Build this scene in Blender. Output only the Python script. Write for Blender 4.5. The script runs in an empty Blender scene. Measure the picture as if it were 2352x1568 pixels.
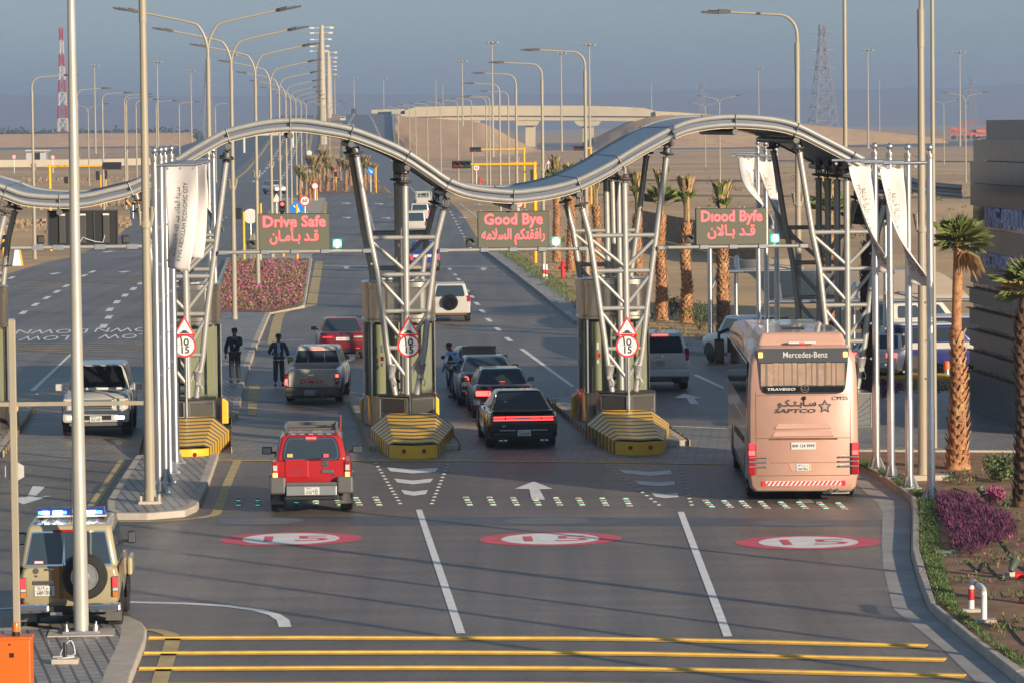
import bpy, bmesh, math, random
from math import sin, cos, pi, radians as RD
from mathutils import Vector as V, Matrix
sc = bpy.context.scene
C = sc.collection
rnd = random.Random(11)
# ---------------------------------------------------------------- camera
H, F = 8.6, 9200.0                      # camera height (m); focal length for a 2352-wide picture
PITCH, ROLL = math.atan(499/9200), RD(.6)
fw = V((0, cos(PITCH), -sin(PITCH))); up0 = V((0, sin(PITCH), cos(PITCH))); rt0 = V((1, 0, 0))
rt = rt0*cos(ROLL) - up0*sin(ROLL); up = up0*cos(ROLL) + rt0*sin(ROLL)
cam_d = bpy.data.cameras.new('camera'); cam = bpy.data.objects.new('camera', cam_d); C.objects.link(cam)
cam.matrix_world = Matrix(((rt.x, up.x, -fw.x, 0), (rt.y, up.y, -fw.y, 0), (rt.z, up.z, -fw.z, H), (0, 0, 0, 1)))
cam_d.sensor_width = 36; cam_d.lens = F*36/2352; cam_d.clip_start = 1; cam_d.clip_end = 30000
sc.camera = cam
# ---------------------------------------------------------------- light
HAZE = 0.00026
SUN_EL, SUN_AZ = 14.0, 140.0            # degrees; azimuth clockwise from +Y
w = bpy.data.worlds.new('World'); sc.world = w; w.use_nodes = True
nt = w.node_tree; bg = nt.nodes['Background']
sky = nt.nodes.new('ShaderNodeTexSky'); sky.sky_type = 'NISHITA'; sky.sun_disc = False
sky.sun_elevation = RD(SUN_EL); sky.sun_rotation = RD(SUN_AZ); sky.altitude = 0
sky.air_density = 1.5; sky.dust_density = 0.55; sky.ozone_density = 3.0
hs = nt.nodes.new('ShaderNodeHueSaturation'); hs.inputs["Saturation"].default_value = .4
nt.links.new(sky.outputs[0], hs.inputs['Color']); tn = nt.nodes.new('ShaderNodeMix'); tn.data_type = 'RGBA'; tn.blend_type = 'MULTIPLY'; tn.inputs[0].default_value = 1; tn.inputs[7].default_value = (.50, .68, .90, 1)
nt.links.new(hs.outputs[0], tn.inputs[6]); nt.links.new(tn.outputs[2], bg.inputs[0])
bg.inputs[1].default_value = 0.05
sd = bpy.data.lights.new('sun', 'SUN'); sun = bpy.data.objects.new('sun', sd); C.objects.link(sun)
sd.energy = 2.5; sd.angle = RD(.5); sd.color = (1, .83, .62)
sdir = V((sin(RD(SUN_AZ))*cos(RD(SUN_EL)), cos(RD(SUN_AZ))*cos(RD(SUN_EL)), sin(RD(SUN_EL))))
sun.rotation_euler = sdir.to_track_quat('Z', 'Y').to_euler()
sc.view_settings.view_transform = 'Standard'; sc.view_settings.look = 'None'
sc.view_settings.exposure = 1.45; sc.view_settings.gamma = 1
sc.render.engine = 'CYCLES'
cy = sc.cycles; cy.max_bounces = 6; cy.diffuse_bounces = 2; cy.glossy_bounces = 3; cy.transparent_max_bounces = 12
cy.volume_bounces = 0; cy.use_denoising = True; cy.caustics_reflective = False; cy.caustics_refractive = False
# ---------------------------------------------------------------- picture -> place
def ray(px, py): return (fw + rt*((px-1176)/F) + up*((784-py)/F))
CAM = V((0, 0, H))
def G(px, py, z=0.0):
    d = ray(px, py); return CAM + d*((z-H)/d.z)
def PT(px, py, Y):
    d = ray(px, py); return CAM + d*(Y/d.y)
A4 = RD(4.0); UU = V((cos(A4), sin(A4), 0)); DD = V((-sin(A4), cos(A4), 0))
OO = V(((1437-1176)/F*111.0, 111.0, 0))          # gate frame: below the front frame of the third tower
def GP(u, d, z=0.0): return OO + UU*u + DD*d + V((0, 0, z))
def GW(px, py, d=0.0):                           # picture -> (u, z) in the gate plane at depth d
    r = ray(px, py); o = GP(0, d); t = (o-CAM).dot(DD)/r.dot(DD); p = CAM + r*t
    return (p-OO).dot(UU), p.z
# ---------------------------------------------------------------- materials
M = {}
def mat(name, c, rough=.5, metal=0.0, var=0.0, scale=4.0, bump=0.0, emit=0.0, c2=None, spec=.5, ecol=None, stretch=None, detail=4, alpha=1.0):
    m = bpy.data.materials.new(name); m.use_nodes = True; n = m.node_tree; b = n.nodes['Principled BSDF']
    b.inputs['Base Color'].default_value = (*c, 1); b.inputs['Roughness'].default_value = rough
    b.inputs['Metallic'].default_value = metal; b.inputs['Specular IOR Level'].default_value = spec
    b.inputs['Alpha'].default_value = alpha
    if emit:
        b.inputs['Emission Color'].default_value = (*(ecol or c), 1); b.inputs['Emission Strength'].default_value = emit
    if var or c2 or bump:
        tc = n.nodes.new('ShaderNodeTexCoord'); mp = n.nodes.new('ShaderNodeMapping'); n.links.new(tc.outputs['Object'], mp.inputs[0])
        if stretch: mp.inputs['Scale'].default_value = stretch
        nz = n.nodes.new('ShaderNodeTexNoise'); nz.inputs['Scale'].default_value = scale; nz.inputs['Detail'].default_value = detail
        nz.inputs['Roughness'].default_value = .65
        n.links.new(mp.outputs[0], nz.inputs['Vector'])
        if var or c2:
            cr = n.nodes.new('ShaderNodeValToRGB'); cr.color_ramp.elements[0].position = .34; cr.color_ramp.elements[1].position = .66
            a = c if c2 else tuple(x*(1-var) for x in c); z = c2 or tuple(min(1, x*(1+var)) for x in c)
            cr.color_ramp.elements[0].color = (*a, 1); cr.color_ramp.elements[1].color = (*z, 1)
            n.links.new(nz.outputs[0], cr.inputs[0]); n.links.new(cr.outputs[0], b.inputs['Base Color'])
        if bump:
            bp = n.nodes.new('ShaderNodeBump'); bp.inputs['Strength'].default_value = bump; bp.inputs['Distance'].default_value = .05
            n.links.new(nz.outputs[0], bp.inputs['Height']); n.links.new(bp.outputs[0], b.inputs['Normal'])
    M[name] = m; return m
mat('soil', (.24, .135, .075), .95, var=.35, scale=1.3, bump=.6, detail=10)
mat('asphalt_new', (.085, .092, .105), .5, var=.2, scale=1.2)
mat('asphalt_far', (.15, .142, .135), .5, var=.1, scale=.05)
mat('concrete', (.46, .40, .33), .85, var=.14, scale=1.6, bump=.1, detail=8)
mat('gutter', (.34, .325, .31), .8, var=.2, scale=.9, detail=9)
mat('bridge_concrete', (.47, .405, .27), .85, var=.08, scale=.15, detail=8)
mat('mound_sand', (.66, .40, .185), .95, var=.16, scale=.2, detail=10)
mat('web_blue_reflection', (.20, .23, .30), .35, metal=.5)  # blue-grey carries the bluish reflection in the recess between the rails
mat('cream_wall', (.58, .50, .36), .85, var=.06, scale=.3)
mat('white_paint', (.78, .77, .75), .7, var=.13, scale=2.5, detail=10)
mat('old_paint', (.38, .33, .25), .8, var=.25, scale=2.0, detail=10)
mat('yellow_paint', (.74, .46, .09), .6, var=.18, scale=2.5, detail=8)
mat('faded_yellow', (.50, .38, .18), .75, var=.2, scale=2.0, detail=8)
mat('ghost_paint', (.15, .16, .175), .75, var=.25, scale=2.2, detail=10, stretch=(.3, 2, 1))
mat('pink_red', (.66, .10, .14), .7, var=.12, scale=2.5)
mat('yellow', (.86, .50, .03), .4, var=.06, scale=3)
mat('signal_yellow', (.85, .43, .01), .45)
mat('stripe_grey', (.045, .05, .06), .5)
mat('steel', (.40, .39, .365), .42, metal=.35, var=.06, scale=6)
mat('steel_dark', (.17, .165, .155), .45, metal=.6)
mat('galv', (.58, .585, .59), .3, metal=.9, var=.07, scale=5, stretch=(1, 1, .2))
mat('stainless', (.50, .46, .40), .22, metal=.9, var=.05, scale=3, stretch=(1, 1, .1))
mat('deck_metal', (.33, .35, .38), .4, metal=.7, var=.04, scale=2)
mat('rust', (.16, .075, .035), .8, var=.3, scale=20)
mat('pole_cream', (.35, .305, .225), .45, var=.06, scale=2, stretch=(1, 1, .3))
mat('pole_galv', (.45, .44, .39), .42, metal=.25, var=.08, scale=4, stretch=(1, 1, .3))
mat('lamp_grey', (.055, .05, .045), .5)
mat('lamp_lens', (.22, .19, .13), .3)
mat('black', (.012, .012, .013), .5)
mat('black_gloss', (.01, .01, .011), .12)
mat('rubber', (.022, .021, .02), .85, var=.2, scale=20)
mat('chrome', (.75, .75, .76), .12, metal=1)
mat('silver', (.48, .48, .48), .3, metal=.8)
mat('dark_glass', (.012, .016, .018), .06, spec=.8)
mat('blue_glass', (.03, .045, .06), .08, spec=.8)
mat('mirror_glass', (.35, .40, .42), .08, metal=.9)
mat('tail_red', (.36, .012, .015), .2)
mat('brake_red', (.6, .02, .02), .3, emit=2.6, ecol=(1, .05, .04))
mat('dim_red', (.5, .02, .03), .3, emit=.5, ecol=(1, .05, .06))
mat('amber', (.65, .17, .02), .25)
mat('amber_lit', (.9, .3, .03), .3, emit=3.0, ecol=(1, .42, .05))
mat('head_lit', (1, .9, .7), .3, emit=5.0, ecol=(1, .78, .42))
mat('clear_lens', (.5, .5, .48), .12)
mat('led_face', (.115, .115, .078), .65, var=.05, scale=60)
mat('led_red', (.7, .03, .04), .5, emit=1.9, ecol=(1, .055, .06))
mat('led_green', (.9, 1, .95), .5, emit=4.5, ecol=(.80, 1, .93))
mat('signal_green', (.01, .10, .09), .3)
mat('green_glow', (.02, .3, .2), .4, emit=.25, ecol=(.05, .9, .55))
mat('stud_green', (.1, .6, .4), .4, emit=.2, ecol=(.1, 1, .6))
mat('stud_red', (.35, .05, .06), .4)
mat('stud_white', (.75, .73, .68), .5)
mat('blue_lit', (.1, .25, 1), .3, emit=4, ecol=(.03, .16, 1))
mat('white_lit', (.9, .95, 1), .3, emit=9, ecol=(.6, .78, 1))
mat('sign_red', (.72, .03, .035), .4)
mat('sign_white', (.78, .77, .74), .45)
mat('sign_blue', (.01, .22, .68), .4)
mat('plate_white', (.62, .62, .60), .5)
mat('ink', (.03, .03, .032), .6)
mat('orange', (.75, .13, .008), .45, var=.06, scale=3)
mat('hydrant_red', (.62, .02, .02), .4)
mat('cloth_white', (.66, .62, .60), .9, var=.05, scale=3)
mat('banner_ink', (.10, .14, .085), .8)
mat('tan_fabric', (.42, .33, .24), .9, var=.05, scale=1)
mat('cladding', (.155, .135, .118), .33, metal=.55, var=.05, scale=.8)
mat('cladding_low', (.10, .105, .115), .35, metal=.4, var=.05, scale=.8)
mat('window_orange_reflection', (.45, .25, .12), .15, metal=.35, var=.6, scale=2.2)  # orange reflection of sunlit surroundings put into the glass colour
mat('fin_blue', (.55, .57, .86), .5, var=.2, scale=8)
mat('skin', (.20, .095, .055), .55)
mat('hair', (.012, .010, .009), .8)
mat('cloth_black', (.022, .022, .026), .85)
mat('cloth_navy', (.028, .032, .05), .85)
mat('cloth_blue', (.34, .43, .66), .85)
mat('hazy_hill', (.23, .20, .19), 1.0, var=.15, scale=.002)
mat('far_green', (.045, .062, .03), 1.0, var=.3, scale=.1)
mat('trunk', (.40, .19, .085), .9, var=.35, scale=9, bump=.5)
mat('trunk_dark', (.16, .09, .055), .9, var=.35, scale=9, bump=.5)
mat('boot', (.47, .28, .13), .9, var=.3, scale=6)
mat('frond', (.14, .17, .04), .6, var=.4, scale=3)
mat('frond_dry', (.42, .27, .12), .9, var=.3, scale=4)
mat('grass', (.10, .165, .04), .8, var=.4, scale=2.5)
mat('bush', (.12, .17, .06), .75, var=.4, scale=3)
mat('purple', (.11, .028, .068), .8, var=.45, scale=3)
mat('pink_flower', (.50, .10, .24), .8, var=.3, scale=3)
mat('dry_plant', (.30, .20, .10), .9, var=.4, scale=2)
mat('machine_red', (.48, .07, .03), .6)
mat('stone', (.30, .21, .13), .95, var=.3, scale=2, bump=.5)
def brick(name, c1, c2, mortar, sx, sy, rot=0, msize=.04, rough=.85):
    m = bpy.data.materials.new(name); m.use_nodes = True; n = m.node_tree; b = n.nodes['Principled BSDF']; b.inputs['Roughness'].default_value = rough
    tc = n.nodes.new('ShaderNodeTexCoord'); mp = n.nodes.new('ShaderNodeMapping'); mp.inputs['Rotation'].default_value = (0, 0, rot)
    bt = n.nodes.new('ShaderNodeTexBrick'); bt.inputs['Color1'].default_value = (*c1, 1); bt.inputs['Color2'].default_value = (*c2, 1)
    bt.inputs['Mortar'].default_value = (*mortar, 1); bt.inputs['Scale'].default_value = 1; bt.inputs['Brick Width'].default_value = sx
    bt.inputs['Row Height'].default_value = sy; bt.inputs['Mortar Size'].default_value = msize*sy
    nz = n.nodes.new('ShaderNodeTexNoise'); nz.inputs['Scale'].default_value = .8; nz.inputs['Detail'].default_value = 8
    mx = n.nodes.new('ShaderNodeMix'); mx.data_type = 'RGBA'; mx.blend_type = 'OVERLAY'; mx.inputs[0].default_value = .45
    n.links.new(tc.outputs['Object'], mp.inputs[0]); n.links.new(mp.outputs[0], bt.inputs['Vector']); n.links.new(tc.outputs['Object'], nz.inputs['Vector'])
    n.links.new(bt.outputs[0], mx.inputs[6]); n.links.new(nz.outputs[0], mx.inputs[7]); n.links.new(mx.outputs[2], b.inputs['Base Color'])
    M[name] = m; return m
brick('paver', (.27, .26, .25), (.32, .305, .29), (.09, .085, .08), .42, .21, rot=RD(80), msize=.12, rough=.5)
brick('gate_paver', (.20, .185, .165), (.27, .25, .225), (.11, .105, .10), .5, .24, rot=RD(4), msize=.1, rough=.52)
def layered(name, c, rough, layers):
    m = bpy.data.materials.new(name); m.use_nodes = True; n = m.node_tree; b = n.nodes['Principled BSDF']; tc = n.nodes.new('ShaderNodeTexCoord'); last = None
    for k, (st, sc_, lo, hi, a, z) in enumerate(layers):
        mp = n.nodes.new('ShaderNodeMapping'); mp.inputs['Scale'].default_value = st; mp.inputs['Location'].default_value = (k*7.3, k*3.1, 0); nz = n.nodes.new('ShaderNodeTexNoise'); nz.inputs['Scale'].default_value = sc_; nz.inputs['Detail'].default_value = 6
        cr = n.nodes.new('ShaderNodeValToRGB'); e = cr.color_ramp.elements; e[0].position = lo; e[1].position = hi; e[0].color = (a, a, a*1.01, 1); e[1].color = (z, z*.995, z*.98, 1)
        n.links.new(tc.outputs['Object'], mp.inputs[0]); n.links.new(mp.outputs[0], nz.inputs['Vector']); n.links.new(nz.outputs[0], cr.inputs[0])
        mx = n.nodes.new('ShaderNodeMix'); mx.data_type = 'RGBA'; mx.blend_type = 'MULTIPLY'; mx.inputs[0].default_value = 1
        if last is None: mx.inputs[6].default_value = (*c, 1)
        else: n.links.new(last, mx.inputs[6])
        n.links.new(cr.outputs[0], mx.inputs[7]); last = mx.outputs[2]
    n.links.new(last, b.inputs['Base Color']); b.inputs['Roughness'].default_value = rough; M[name] = m
layered('sand', (.60, .39, .19), .95, [((.3, 1, 1), .02, .35, .65, .74, 1.12), ((1, 1, 1), .09, .3, .7, .84, 1.12), ((.25, 1, 1), .35, .55, .72, 1.0, .72), ((1, 1, 1), 2, .3, .7, .85, 1.14)])
layered('asphalt', (.170, .143, .120), .5, [((1, 1, 1), .09, .35, .68, .82, 1.16), ((.22, 1.3, 1), .9, .3, .7, .80, 1.16), ((1.1, .025, 1), 1.0, .38, .62, .80, 1.10), ((1, 1, 1), 9, .3, .72, .78, 1.26), ((1, 1, 1), 1.7, .66, .76, 1.0, 1.28), ((.8, .35, 1), 2.3, .64, .74, 1.0, .72)])
def glass(name, tint, refl):
    m = bpy.data.materials.new(name); m.use_nodes = True; n = m.node_tree; n.nodes.remove(n.nodes['Principled BSDF']); out = n.nodes['Material Output']
    t = n.nodes.new('ShaderNodeBsdfTransparent'); t.inputs[0].default_value = (*tint, 1)
    g = n.nodes.new('ShaderNodeBsdfGlossy'); g.inputs['Roughness'].default_value = .03
    lw = n.nodes.new('ShaderNodeLayerWeight'); lw.inputs[0].default_value = refl
    mx = n.nodes.new('ShaderNodeMixShader'); n.links.new(lw.outputs['Fresnel'], mx.inputs[0]); n.links.new(t.outputs[0], mx.inputs[1]); n.links.new(g.outputs[0], mx.inputs[2])
    n.links.new(mx.outputs[0], out.inputs[0]); M[name] = m
glass('booth_glass', (.80, .83, .72), .2)
def paint(name, c, rough=.25, metal=0.0):
    m = mat(name, c, rough, metal, var=.03, scale=3); m.node_tree.nodes['Principled BSDF'].inputs['Coat Weight'].default_value = .6; return m
# ---------------------------------------------------------------- mesh builder
def frame_of(d):
    d = d.normalized(); a = V((0, 0, 1)) if abs(d.z) < .95 else V((1, 0, 0)); x = d.cross(a).normalized(); return x, x.cross(d).normalized()
class MB:
    def __init__(s): s.v = []; s.f = []; s.m = []; s.k = 0
    def add(s, vs, fs):
        o = len(s.v); s.v += [tuple(p) for p in vs]; s.f += [tuple(i+o for i in f) for f in fs]; s.m += [s.k]*len(fs); return s
    def box(s, c, d, rz=0.0, mtx=None):
        x, y, z = d[0]/2, d[1]/2, d[2]/2; ca, sa = cos(rz), sin(rz); c = V(c); vs = []
        for k in (-1, 1):
            for j in (-1, 1):
                for i in (-1, 1):
                    p = V((i*x*ca - j*y*sa, i*x*sa + j*y*ca, k*z)); vs.append(c + (mtx @ p if mtx else p))
        return s.add(vs, [(0, 2, 3, 1), (4, 5, 7, 6), (0, 1, 5, 4), (2, 6, 7, 3), (0, 4, 6, 2), (1, 3, 7, 5)])
    def hexa(s, b, t):                    # four bottom and four top corners, counter-clockwise
        return s.add(list(b)+list(t), [(3, 2, 1, 0), (4, 5, 6, 7), (0, 1, 5, 4), (1, 2, 6, 5), (2, 3, 7, 6), (3, 0, 4, 7)])
    def rings(s, rs, caps=True, closed=True):
        n = len(rs[0]); vs = [p for r in rs for p in r]; fs = []
        for i in range(len(rs)-1):
            for j in range(n if closed else n-1):
                k = (j+1) % n; fs.append((i*n+j, i*n+k, (i+1)*n+k, (i+1)*n+j))
        if caps and closed: fs += [tuple(range(n-1, -1, -1)), tuple((len(rs)-1)*n+j for j in range(n))]
        return s.add(vs, fs)
    def tube(s, pts, r, n=10, caps=True):
        pts = [V(p) for p in pts]; rs = []; m = len(pts); rr = r if isinstance(r, (list, tuple)) else [r]*m
        x0 = None
        for i, p in enumerate(pts):
            d = (pts[min(i+1, m-1)]-pts[max(i-1, 0)])
            if x0 is None: x, y = frame_of(d)
            else:
                dn = d.normalized(); x = (x0 - dn*x0.dot(dn)).normalized(); y = x.cross(dn).normalized()
            x0 = x
            rs.append([p + (x*cos(2*pi*j/n) - y*sin(2*pi*j/n))*rr[i] for j in range(n)])
        return s.rings(rs, caps)
    def lathe(s, prof, c=(0, 0, 0), ax=(0, 0, 1), n=20):       # prof: (radius, height)
        ax = V(ax).normalized(); x, y = frame_of(ax); c = V(c)
        return s.rings([[c + ax*h + (x*cos(2*pi*j/n) + y*sin(2*pi*j/n))*max(r, 1e-4) for j in range(n)] for r, h in prof])
    def prism(s, poly, vec):
        poly = [V(p) for p in poly]; vec = V(vec); n = len(poly)
        return s.add(poly+[p+vec for p in poly], [tuple(range(n-1, -1, -1)), tuple(range(n, 2*n))] + [(i, (i+1) % n, n+(i+1) % n, n+i) for i in range(n)])
    def poly(s, pts): return s.add(pts, [tuple(range(len(pts)))])
    def sphere(s, c, r, n=10):
        m = n//2+1; return s.lathe([(r*sin(pi*i/m), -r*cos(pi*i/m)) for i in range(m+1)], c, n=n)
    def make(s, name, mats, parent=None, smooth=None, bevel=0.0, fix=True, seg=2):
        me = bpy.data.meshes.new(name); me.from_pydata(s.v, [], s.f)
        if not isinstance(mats, (list, tuple)): mats = [mats]
        for m in mats: me.materials.append(M[m] if isinstance(m, str) else m)
        if len(mats) > 1: me.polygons.foreach_set('material_index', s.m)
        if fix:
            b = bmesh.new(); b.from_mesh(me); bmesh.ops.recalc_face_normals(b, faces=b.faces); b.to_mesh(me); b.free()
        if smooth is not None: me.shade_smooth(); me.set_sharp_from_angle(angle=RD(smooth))
        me.update()
        o = bpy.data.objects.new(name, me); C.objects.link(o)
        if parent: o.parent = parent
        if bevel:
            bv = o.modifiers.new('bevel', 'BEVEL'); bv.width = bevel; bv.segments = seg; bv.limit_method = 'ANGLE'; bv.angle_limit = RD(35)
        return o
def tag(o, label=None, cat=None, group=None, kind=None):
    if label: o['label'] = label
    if cat: o['category'] = cat
    if group: o['group'] = group
    if kind: o['kind'] = kind
    return o
def thing(name, label, cat, loc=(0, 0, 0), rz=0.0, group=None):
    o = bpy.data.objects.new(name, None); C.objects.link(o); o.empty_display_size = .3
    o.location = loc; o.rotation_euler = (0, 0, rz); return tag(o, label, cat, group)
def struct(name, mb, m, **k):
    o = mb.make(name, m, **k); o['kind'] = 'structure'; return o
def dup(root, loc, rz=None, label=None, group=None, parent=None, scale=None):
    r = root.copy(); C.objects.link(r)
    if parent is None:
        r.location = loc
        if rz is not None: r.rotation_euler = (0, 0, rz)
        if scale: r.scale = (scale, scale, scale)
        if label: r['label'] = label
        if group: r['group'] = group
    else: r.parent = parent
    for ch in list(root.children): dup(ch, None, parent=r)
    return r
def text(body, size, m, parent=None, loc=(0, 0, 0), rot=(pi/2, 0, 0), name='lettering', ext=.002, align='CENTER', fat=0.0, sx=1.0, shear=0.0, width=None):
    cu = bpy.data.curves.new(name, 'FONT'); cu.body = body; cu.size = size; cu.align_x = align; cu.align_y = 'CENTER'; cu.extrude = ext
    cu.offset = fat*size; cu.resolution_u = 2; cu.shear = shear
    t = bpy.data.objects.new('t', cu); me = bpy.data.meshes.new_from_object(t); bpy.data.objects.remove(t); bpy.data.curves.remove(cu)
    if width:
        xs = [q.co.x for q in me.vertices]; sx = width/max(1e-6, max(xs)-min(xs))
    if sx != 1.0:
        for q in me.vertices: q.co.x *= sx
    me.name = name; me.materials.clear(); me.materials.append(M[m])
    o = bpy.data.objects.new(name, me); C.objects.link(o); o.location = loc; o.rotation_euler = rot
    if parent: o.parent = parent
    return o
_AR = {'ا': (0xFE8D, 2), 'أ': (0xFE83, 2), 'ب': (0xFE8F, 4), 'ة': (0xFE93, 2), 'ت': (0xFE95, 4), 'د': (0xFEA9, 2), 'ر': (0xFEAD, 2), 'س': (0xFEB1, 4),
       'ص': (0xFEB9, 4), 'ع': (0xFEC9, 4), 'ف': (0xFED1, 4), 'ق': (0xFED5, 4), 'ك': (0xFED9, 4), 'ل': (0xFEDD, 4), 'م': (0xFEE1, 4), 'ن': (0xFEE5, 4),
       'ه': (0xFEE9, 4), 'و': (0xFEED, 2), 'ي': (0xFEF1, 4), 'ـ': (0x640, 0), 'ح': (0xFEA1, 4), 'ط': (0xFEC1, 4)}
def arab(s):                                     # joined letter forms, in drawing order from left to right
    s = s.replace('لا', '\uE000'); out = []
    def joins_next(c): return c == 'ـ' or (c in _AR and _AR[c][1] == 4)
    def joins_prev(c): return c in _AR or c == '\uE000'
    for i, c in enumerate(s):
        p = i > 0 and joins_next(s[i-1]) and joins_prev(c); q = i+1 < len(s) and joins_prev(s[i+1]) and joins_next(c)
        if c == '\uE000': out.append(chr(0xFEFC if p else 0xFEFB)); continue
        if c not in _AR: out.append(c); continue
        b, k = _AR[c]
        out.append(c if k == 0 else chr(b + (1 if p else 0)) if k == 2 else chr(b + (3 if p and q else 1 if p else 2 if q else 0)))
    return ''.join(reversed(out))
def inset(poly, w):                              # inset a horizontal polygon (any winding)
    n = len(poly); a = sum(poly[i].x*poly[(i+1) % n].y - poly[(i+1) % n].x*poly[i].y for i in range(n)); sg = 1 if a > 0 else -1; out = []
    for i in range(n):
        p, q, r = poly[i-1], poly[i], poly[(i+1) % n]
        e1 = (q-p).to_2d().normalized(); e2 = (r-q).to_2d().normalized()
        n1 = V((-e1.y, e1.x))*sg; n2 = V((-e2.y, e2.x))*sg; b = n1+n2
        b = b/max(.35, b.dot(b)/2) if b.length > 1e-6 else n1
        out.append(V((q.x + b.x*w, q.y + b.y*w, q.z)))
    return out
def gp(pts, z=0.0): return [G(x, y, z) for x, y in pts]
def strip(mb, line, wd, z, t=None):              # flat ribbon of given width (m) along a ground polyline
    line = [V((p.x, p.y, z)) for p in line]; L = []; Rr = []
    for i, p in enumerate(line):
        d = (line[min(i+1, len(line)-1)]-line[max(i-1, 0)]).normalized(); nn = V((-d.y, d.x, 0))*wd/2
        L.append(p+nn); Rr.append(p-nn)
    for i in range(len(line)-1):
        if t: mb.prism([L[i], Rr[i], Rr[i+1], L[i+1]], (0, 0, t))
        else: mb.poly([L[i], Rr[i], Rr[i+1], L[i+1]])
def smooth_line(pts, n=6):
    pts = [V(p) for p in pts]; out = []
    for i in range(len(pts)-1):
        p0, p1, p2, p3 = pts[max(i-1, 0)], pts[i], pts[i+1], pts[min(i+2, len(pts)-1)]
        for k in range(n):
            t = k/n; out.append(.5*((2*p1) + (p2-p0)*t + (2*p0-5*p1+4*p2-p3)*t*t + (3*p1-p0-3*p2+p3)*t**3))
    return out+[pts[-1]]
ORD = ['first', 'second', 'third', 'fourth', 'fifth', 'sixth', 'seventh', 'eighth', 'ninth', 'tenth', 'eleventh', 'twelfth', 'thirteenth', 'fourteenth']
# ---------------------------------------------------------------- ground, roads, terrain
Z0 = -.03
def sheet(name, pts, z, m, kind='structure'):
    mb = MB(); mb.poly([V((p.x, p.y, z)) for p in pts]); o = mb.make(name, m, fix=False); o['kind'] = kind
    if o.data.polygons[0].normal.z < 0: o.data.flip_normals()
    return o
mb = MB(); mb.poly([(-6000, -300, Z0), (6000, -300, Z0), (6000, 9500, Z0), (-6000, 9500, Z0)]); struct('ground', mb, 'sand', fix=False)
GUT = [(1964, 1109), (2014, 1154), (2027, 1176), (2025, 1251), (2029, 1306), (2051, 1398), (2126, 1458), (2174, 1498), (2244, 1568), (2330, 1660)]
KI = [(1964, 1069), (2014, 1097), (2088, 1152), (2092, 1176), (2090, 1276), (2106, 1338), (2131, 1401), (2220, 1478), (2326, 1566), (2440, 1660)]
KO = [(1969, 1062), (2014, 1079), (2104, 1140), (2110, 1176), (2111, 1258), (2124, 1301), (2149, 1383), (2261, 1474), (2356, 1536), (2500, 1632)]
KIg = gp(KI); KOg = [V((p.x, p.y, 0)) for p in gp(KO, .15)]; GUg = gp(GUT)
road = gp([(-500, 1800), (-500, 660), (8, 632), (107, 602), (170, 590), (272, 545), (302, 512), (300, 472), (380, 448), (447, 432), (455, 428),
           (985, 428), (1012, 440), (1060, 490), (1095, 545), (1120, 577), (1330, 740), (1420, 785), (1576, 815), (1720, 826), (1800, 860), (1900, 960)]) + KIg + gp([(2700, 1800)])
sheet('road', road, 0, 'asphalt')
g2 = MB()
for i in range(len(GUg)-1): g2.poly([V((*GUg[i].xy, .006)), V((*GUg[i+1].xy, .006)), V((*KIg[i+1].xy, .006)), V((*KIg[i].xy, .006))])
struct('gutter', g2, 'gutter')
kb = MB()
for i in range(len(KIg)-1):
    a, b, c, d = KIg[i], KIg[i+1], KOg[i+1], KOg[i]; t = .25
    kb.hexa([V((*p.xy, -.1)) for p in (a, b, c, d)], [V((*a.lerp(d, t).xy, .15)), V((*b.lerp(c, t).xy, .15)), V((*c.xy, .15)), V((*d.xy, .15))])
struct('kerb', kb, 'concrete', bevel=.02)
sheet('soil_bed', KOg + gp([(2800, 1700), (2800, 1045), (1966, 1045)]), .10, 'soil')
# pavement on the right, parking lot behind it
def island(name, poly, top='paver', h=.15, kw=.22, kerb='concrete', topz=.004):
    k = MB(); k.prism([V((p.x, p.y, -.1)) for p in poly], (0, 0, h+.1)); o = struct(name+'_kerb' if not name.endswith('kerb') else name, k, kerb, bevel=.03)
    s = inset(poly, kw); return sheet(name, s, h+topz, top)
island('pavement', gp([(1930, 905), (1925, 1045), (2820, 1050), (2800, 935), (2225, 908)]))
sheet('parking_lot', gp([(1500, 792), (1576, 815), (1720, 826), (1800, 860), (1960, 866), (2500, 870), (2500, 765), (1700, 765)]), .002, 'asphalt_new')
yk = MB(); yk.prism([V((p.x, p.y, 0)) for p in gp([(1962, 871), (2240, 874), (2240, 866), (1962, 863)])], (0, 0, .14)); struct('yellow_kerb', yk, 'yellow')
sheet('planting_bed', gp([(1962, 912), (2235, 912), (2235, 874), (1962, 871)]), .05, 'soil')
island('corner_pavement', gp([(1515, 793), (1577, 812), (1645, 816), (1640, 792), (1560, 782)]), h=.12)
# verge along the right side of the through road
kv = MB(); RK = [(1120, 577), (1180, 622), (1240, 668), (1330, 740), (1420, 785), (1515, 806)]
for (a, b) in zip(RK, RK[1:]):
    p, q = G(*a), G(*b); n = V((q.y-p.y, p.x-q.x, 0)).normalized()
    kv.prism([p-n*.9+V((0, 0, .006)), q-n*.9+V((0, 0, .006)), q+V((0, 0, .006)), p+V((0, 0, .006))], (0, 0, .01))
    kv.prism([p, q, q+n*.3, p+n*.3], (0, 0, .16))
struct('road_kerb', kv, 'gutter', bevel=.02)
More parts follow.
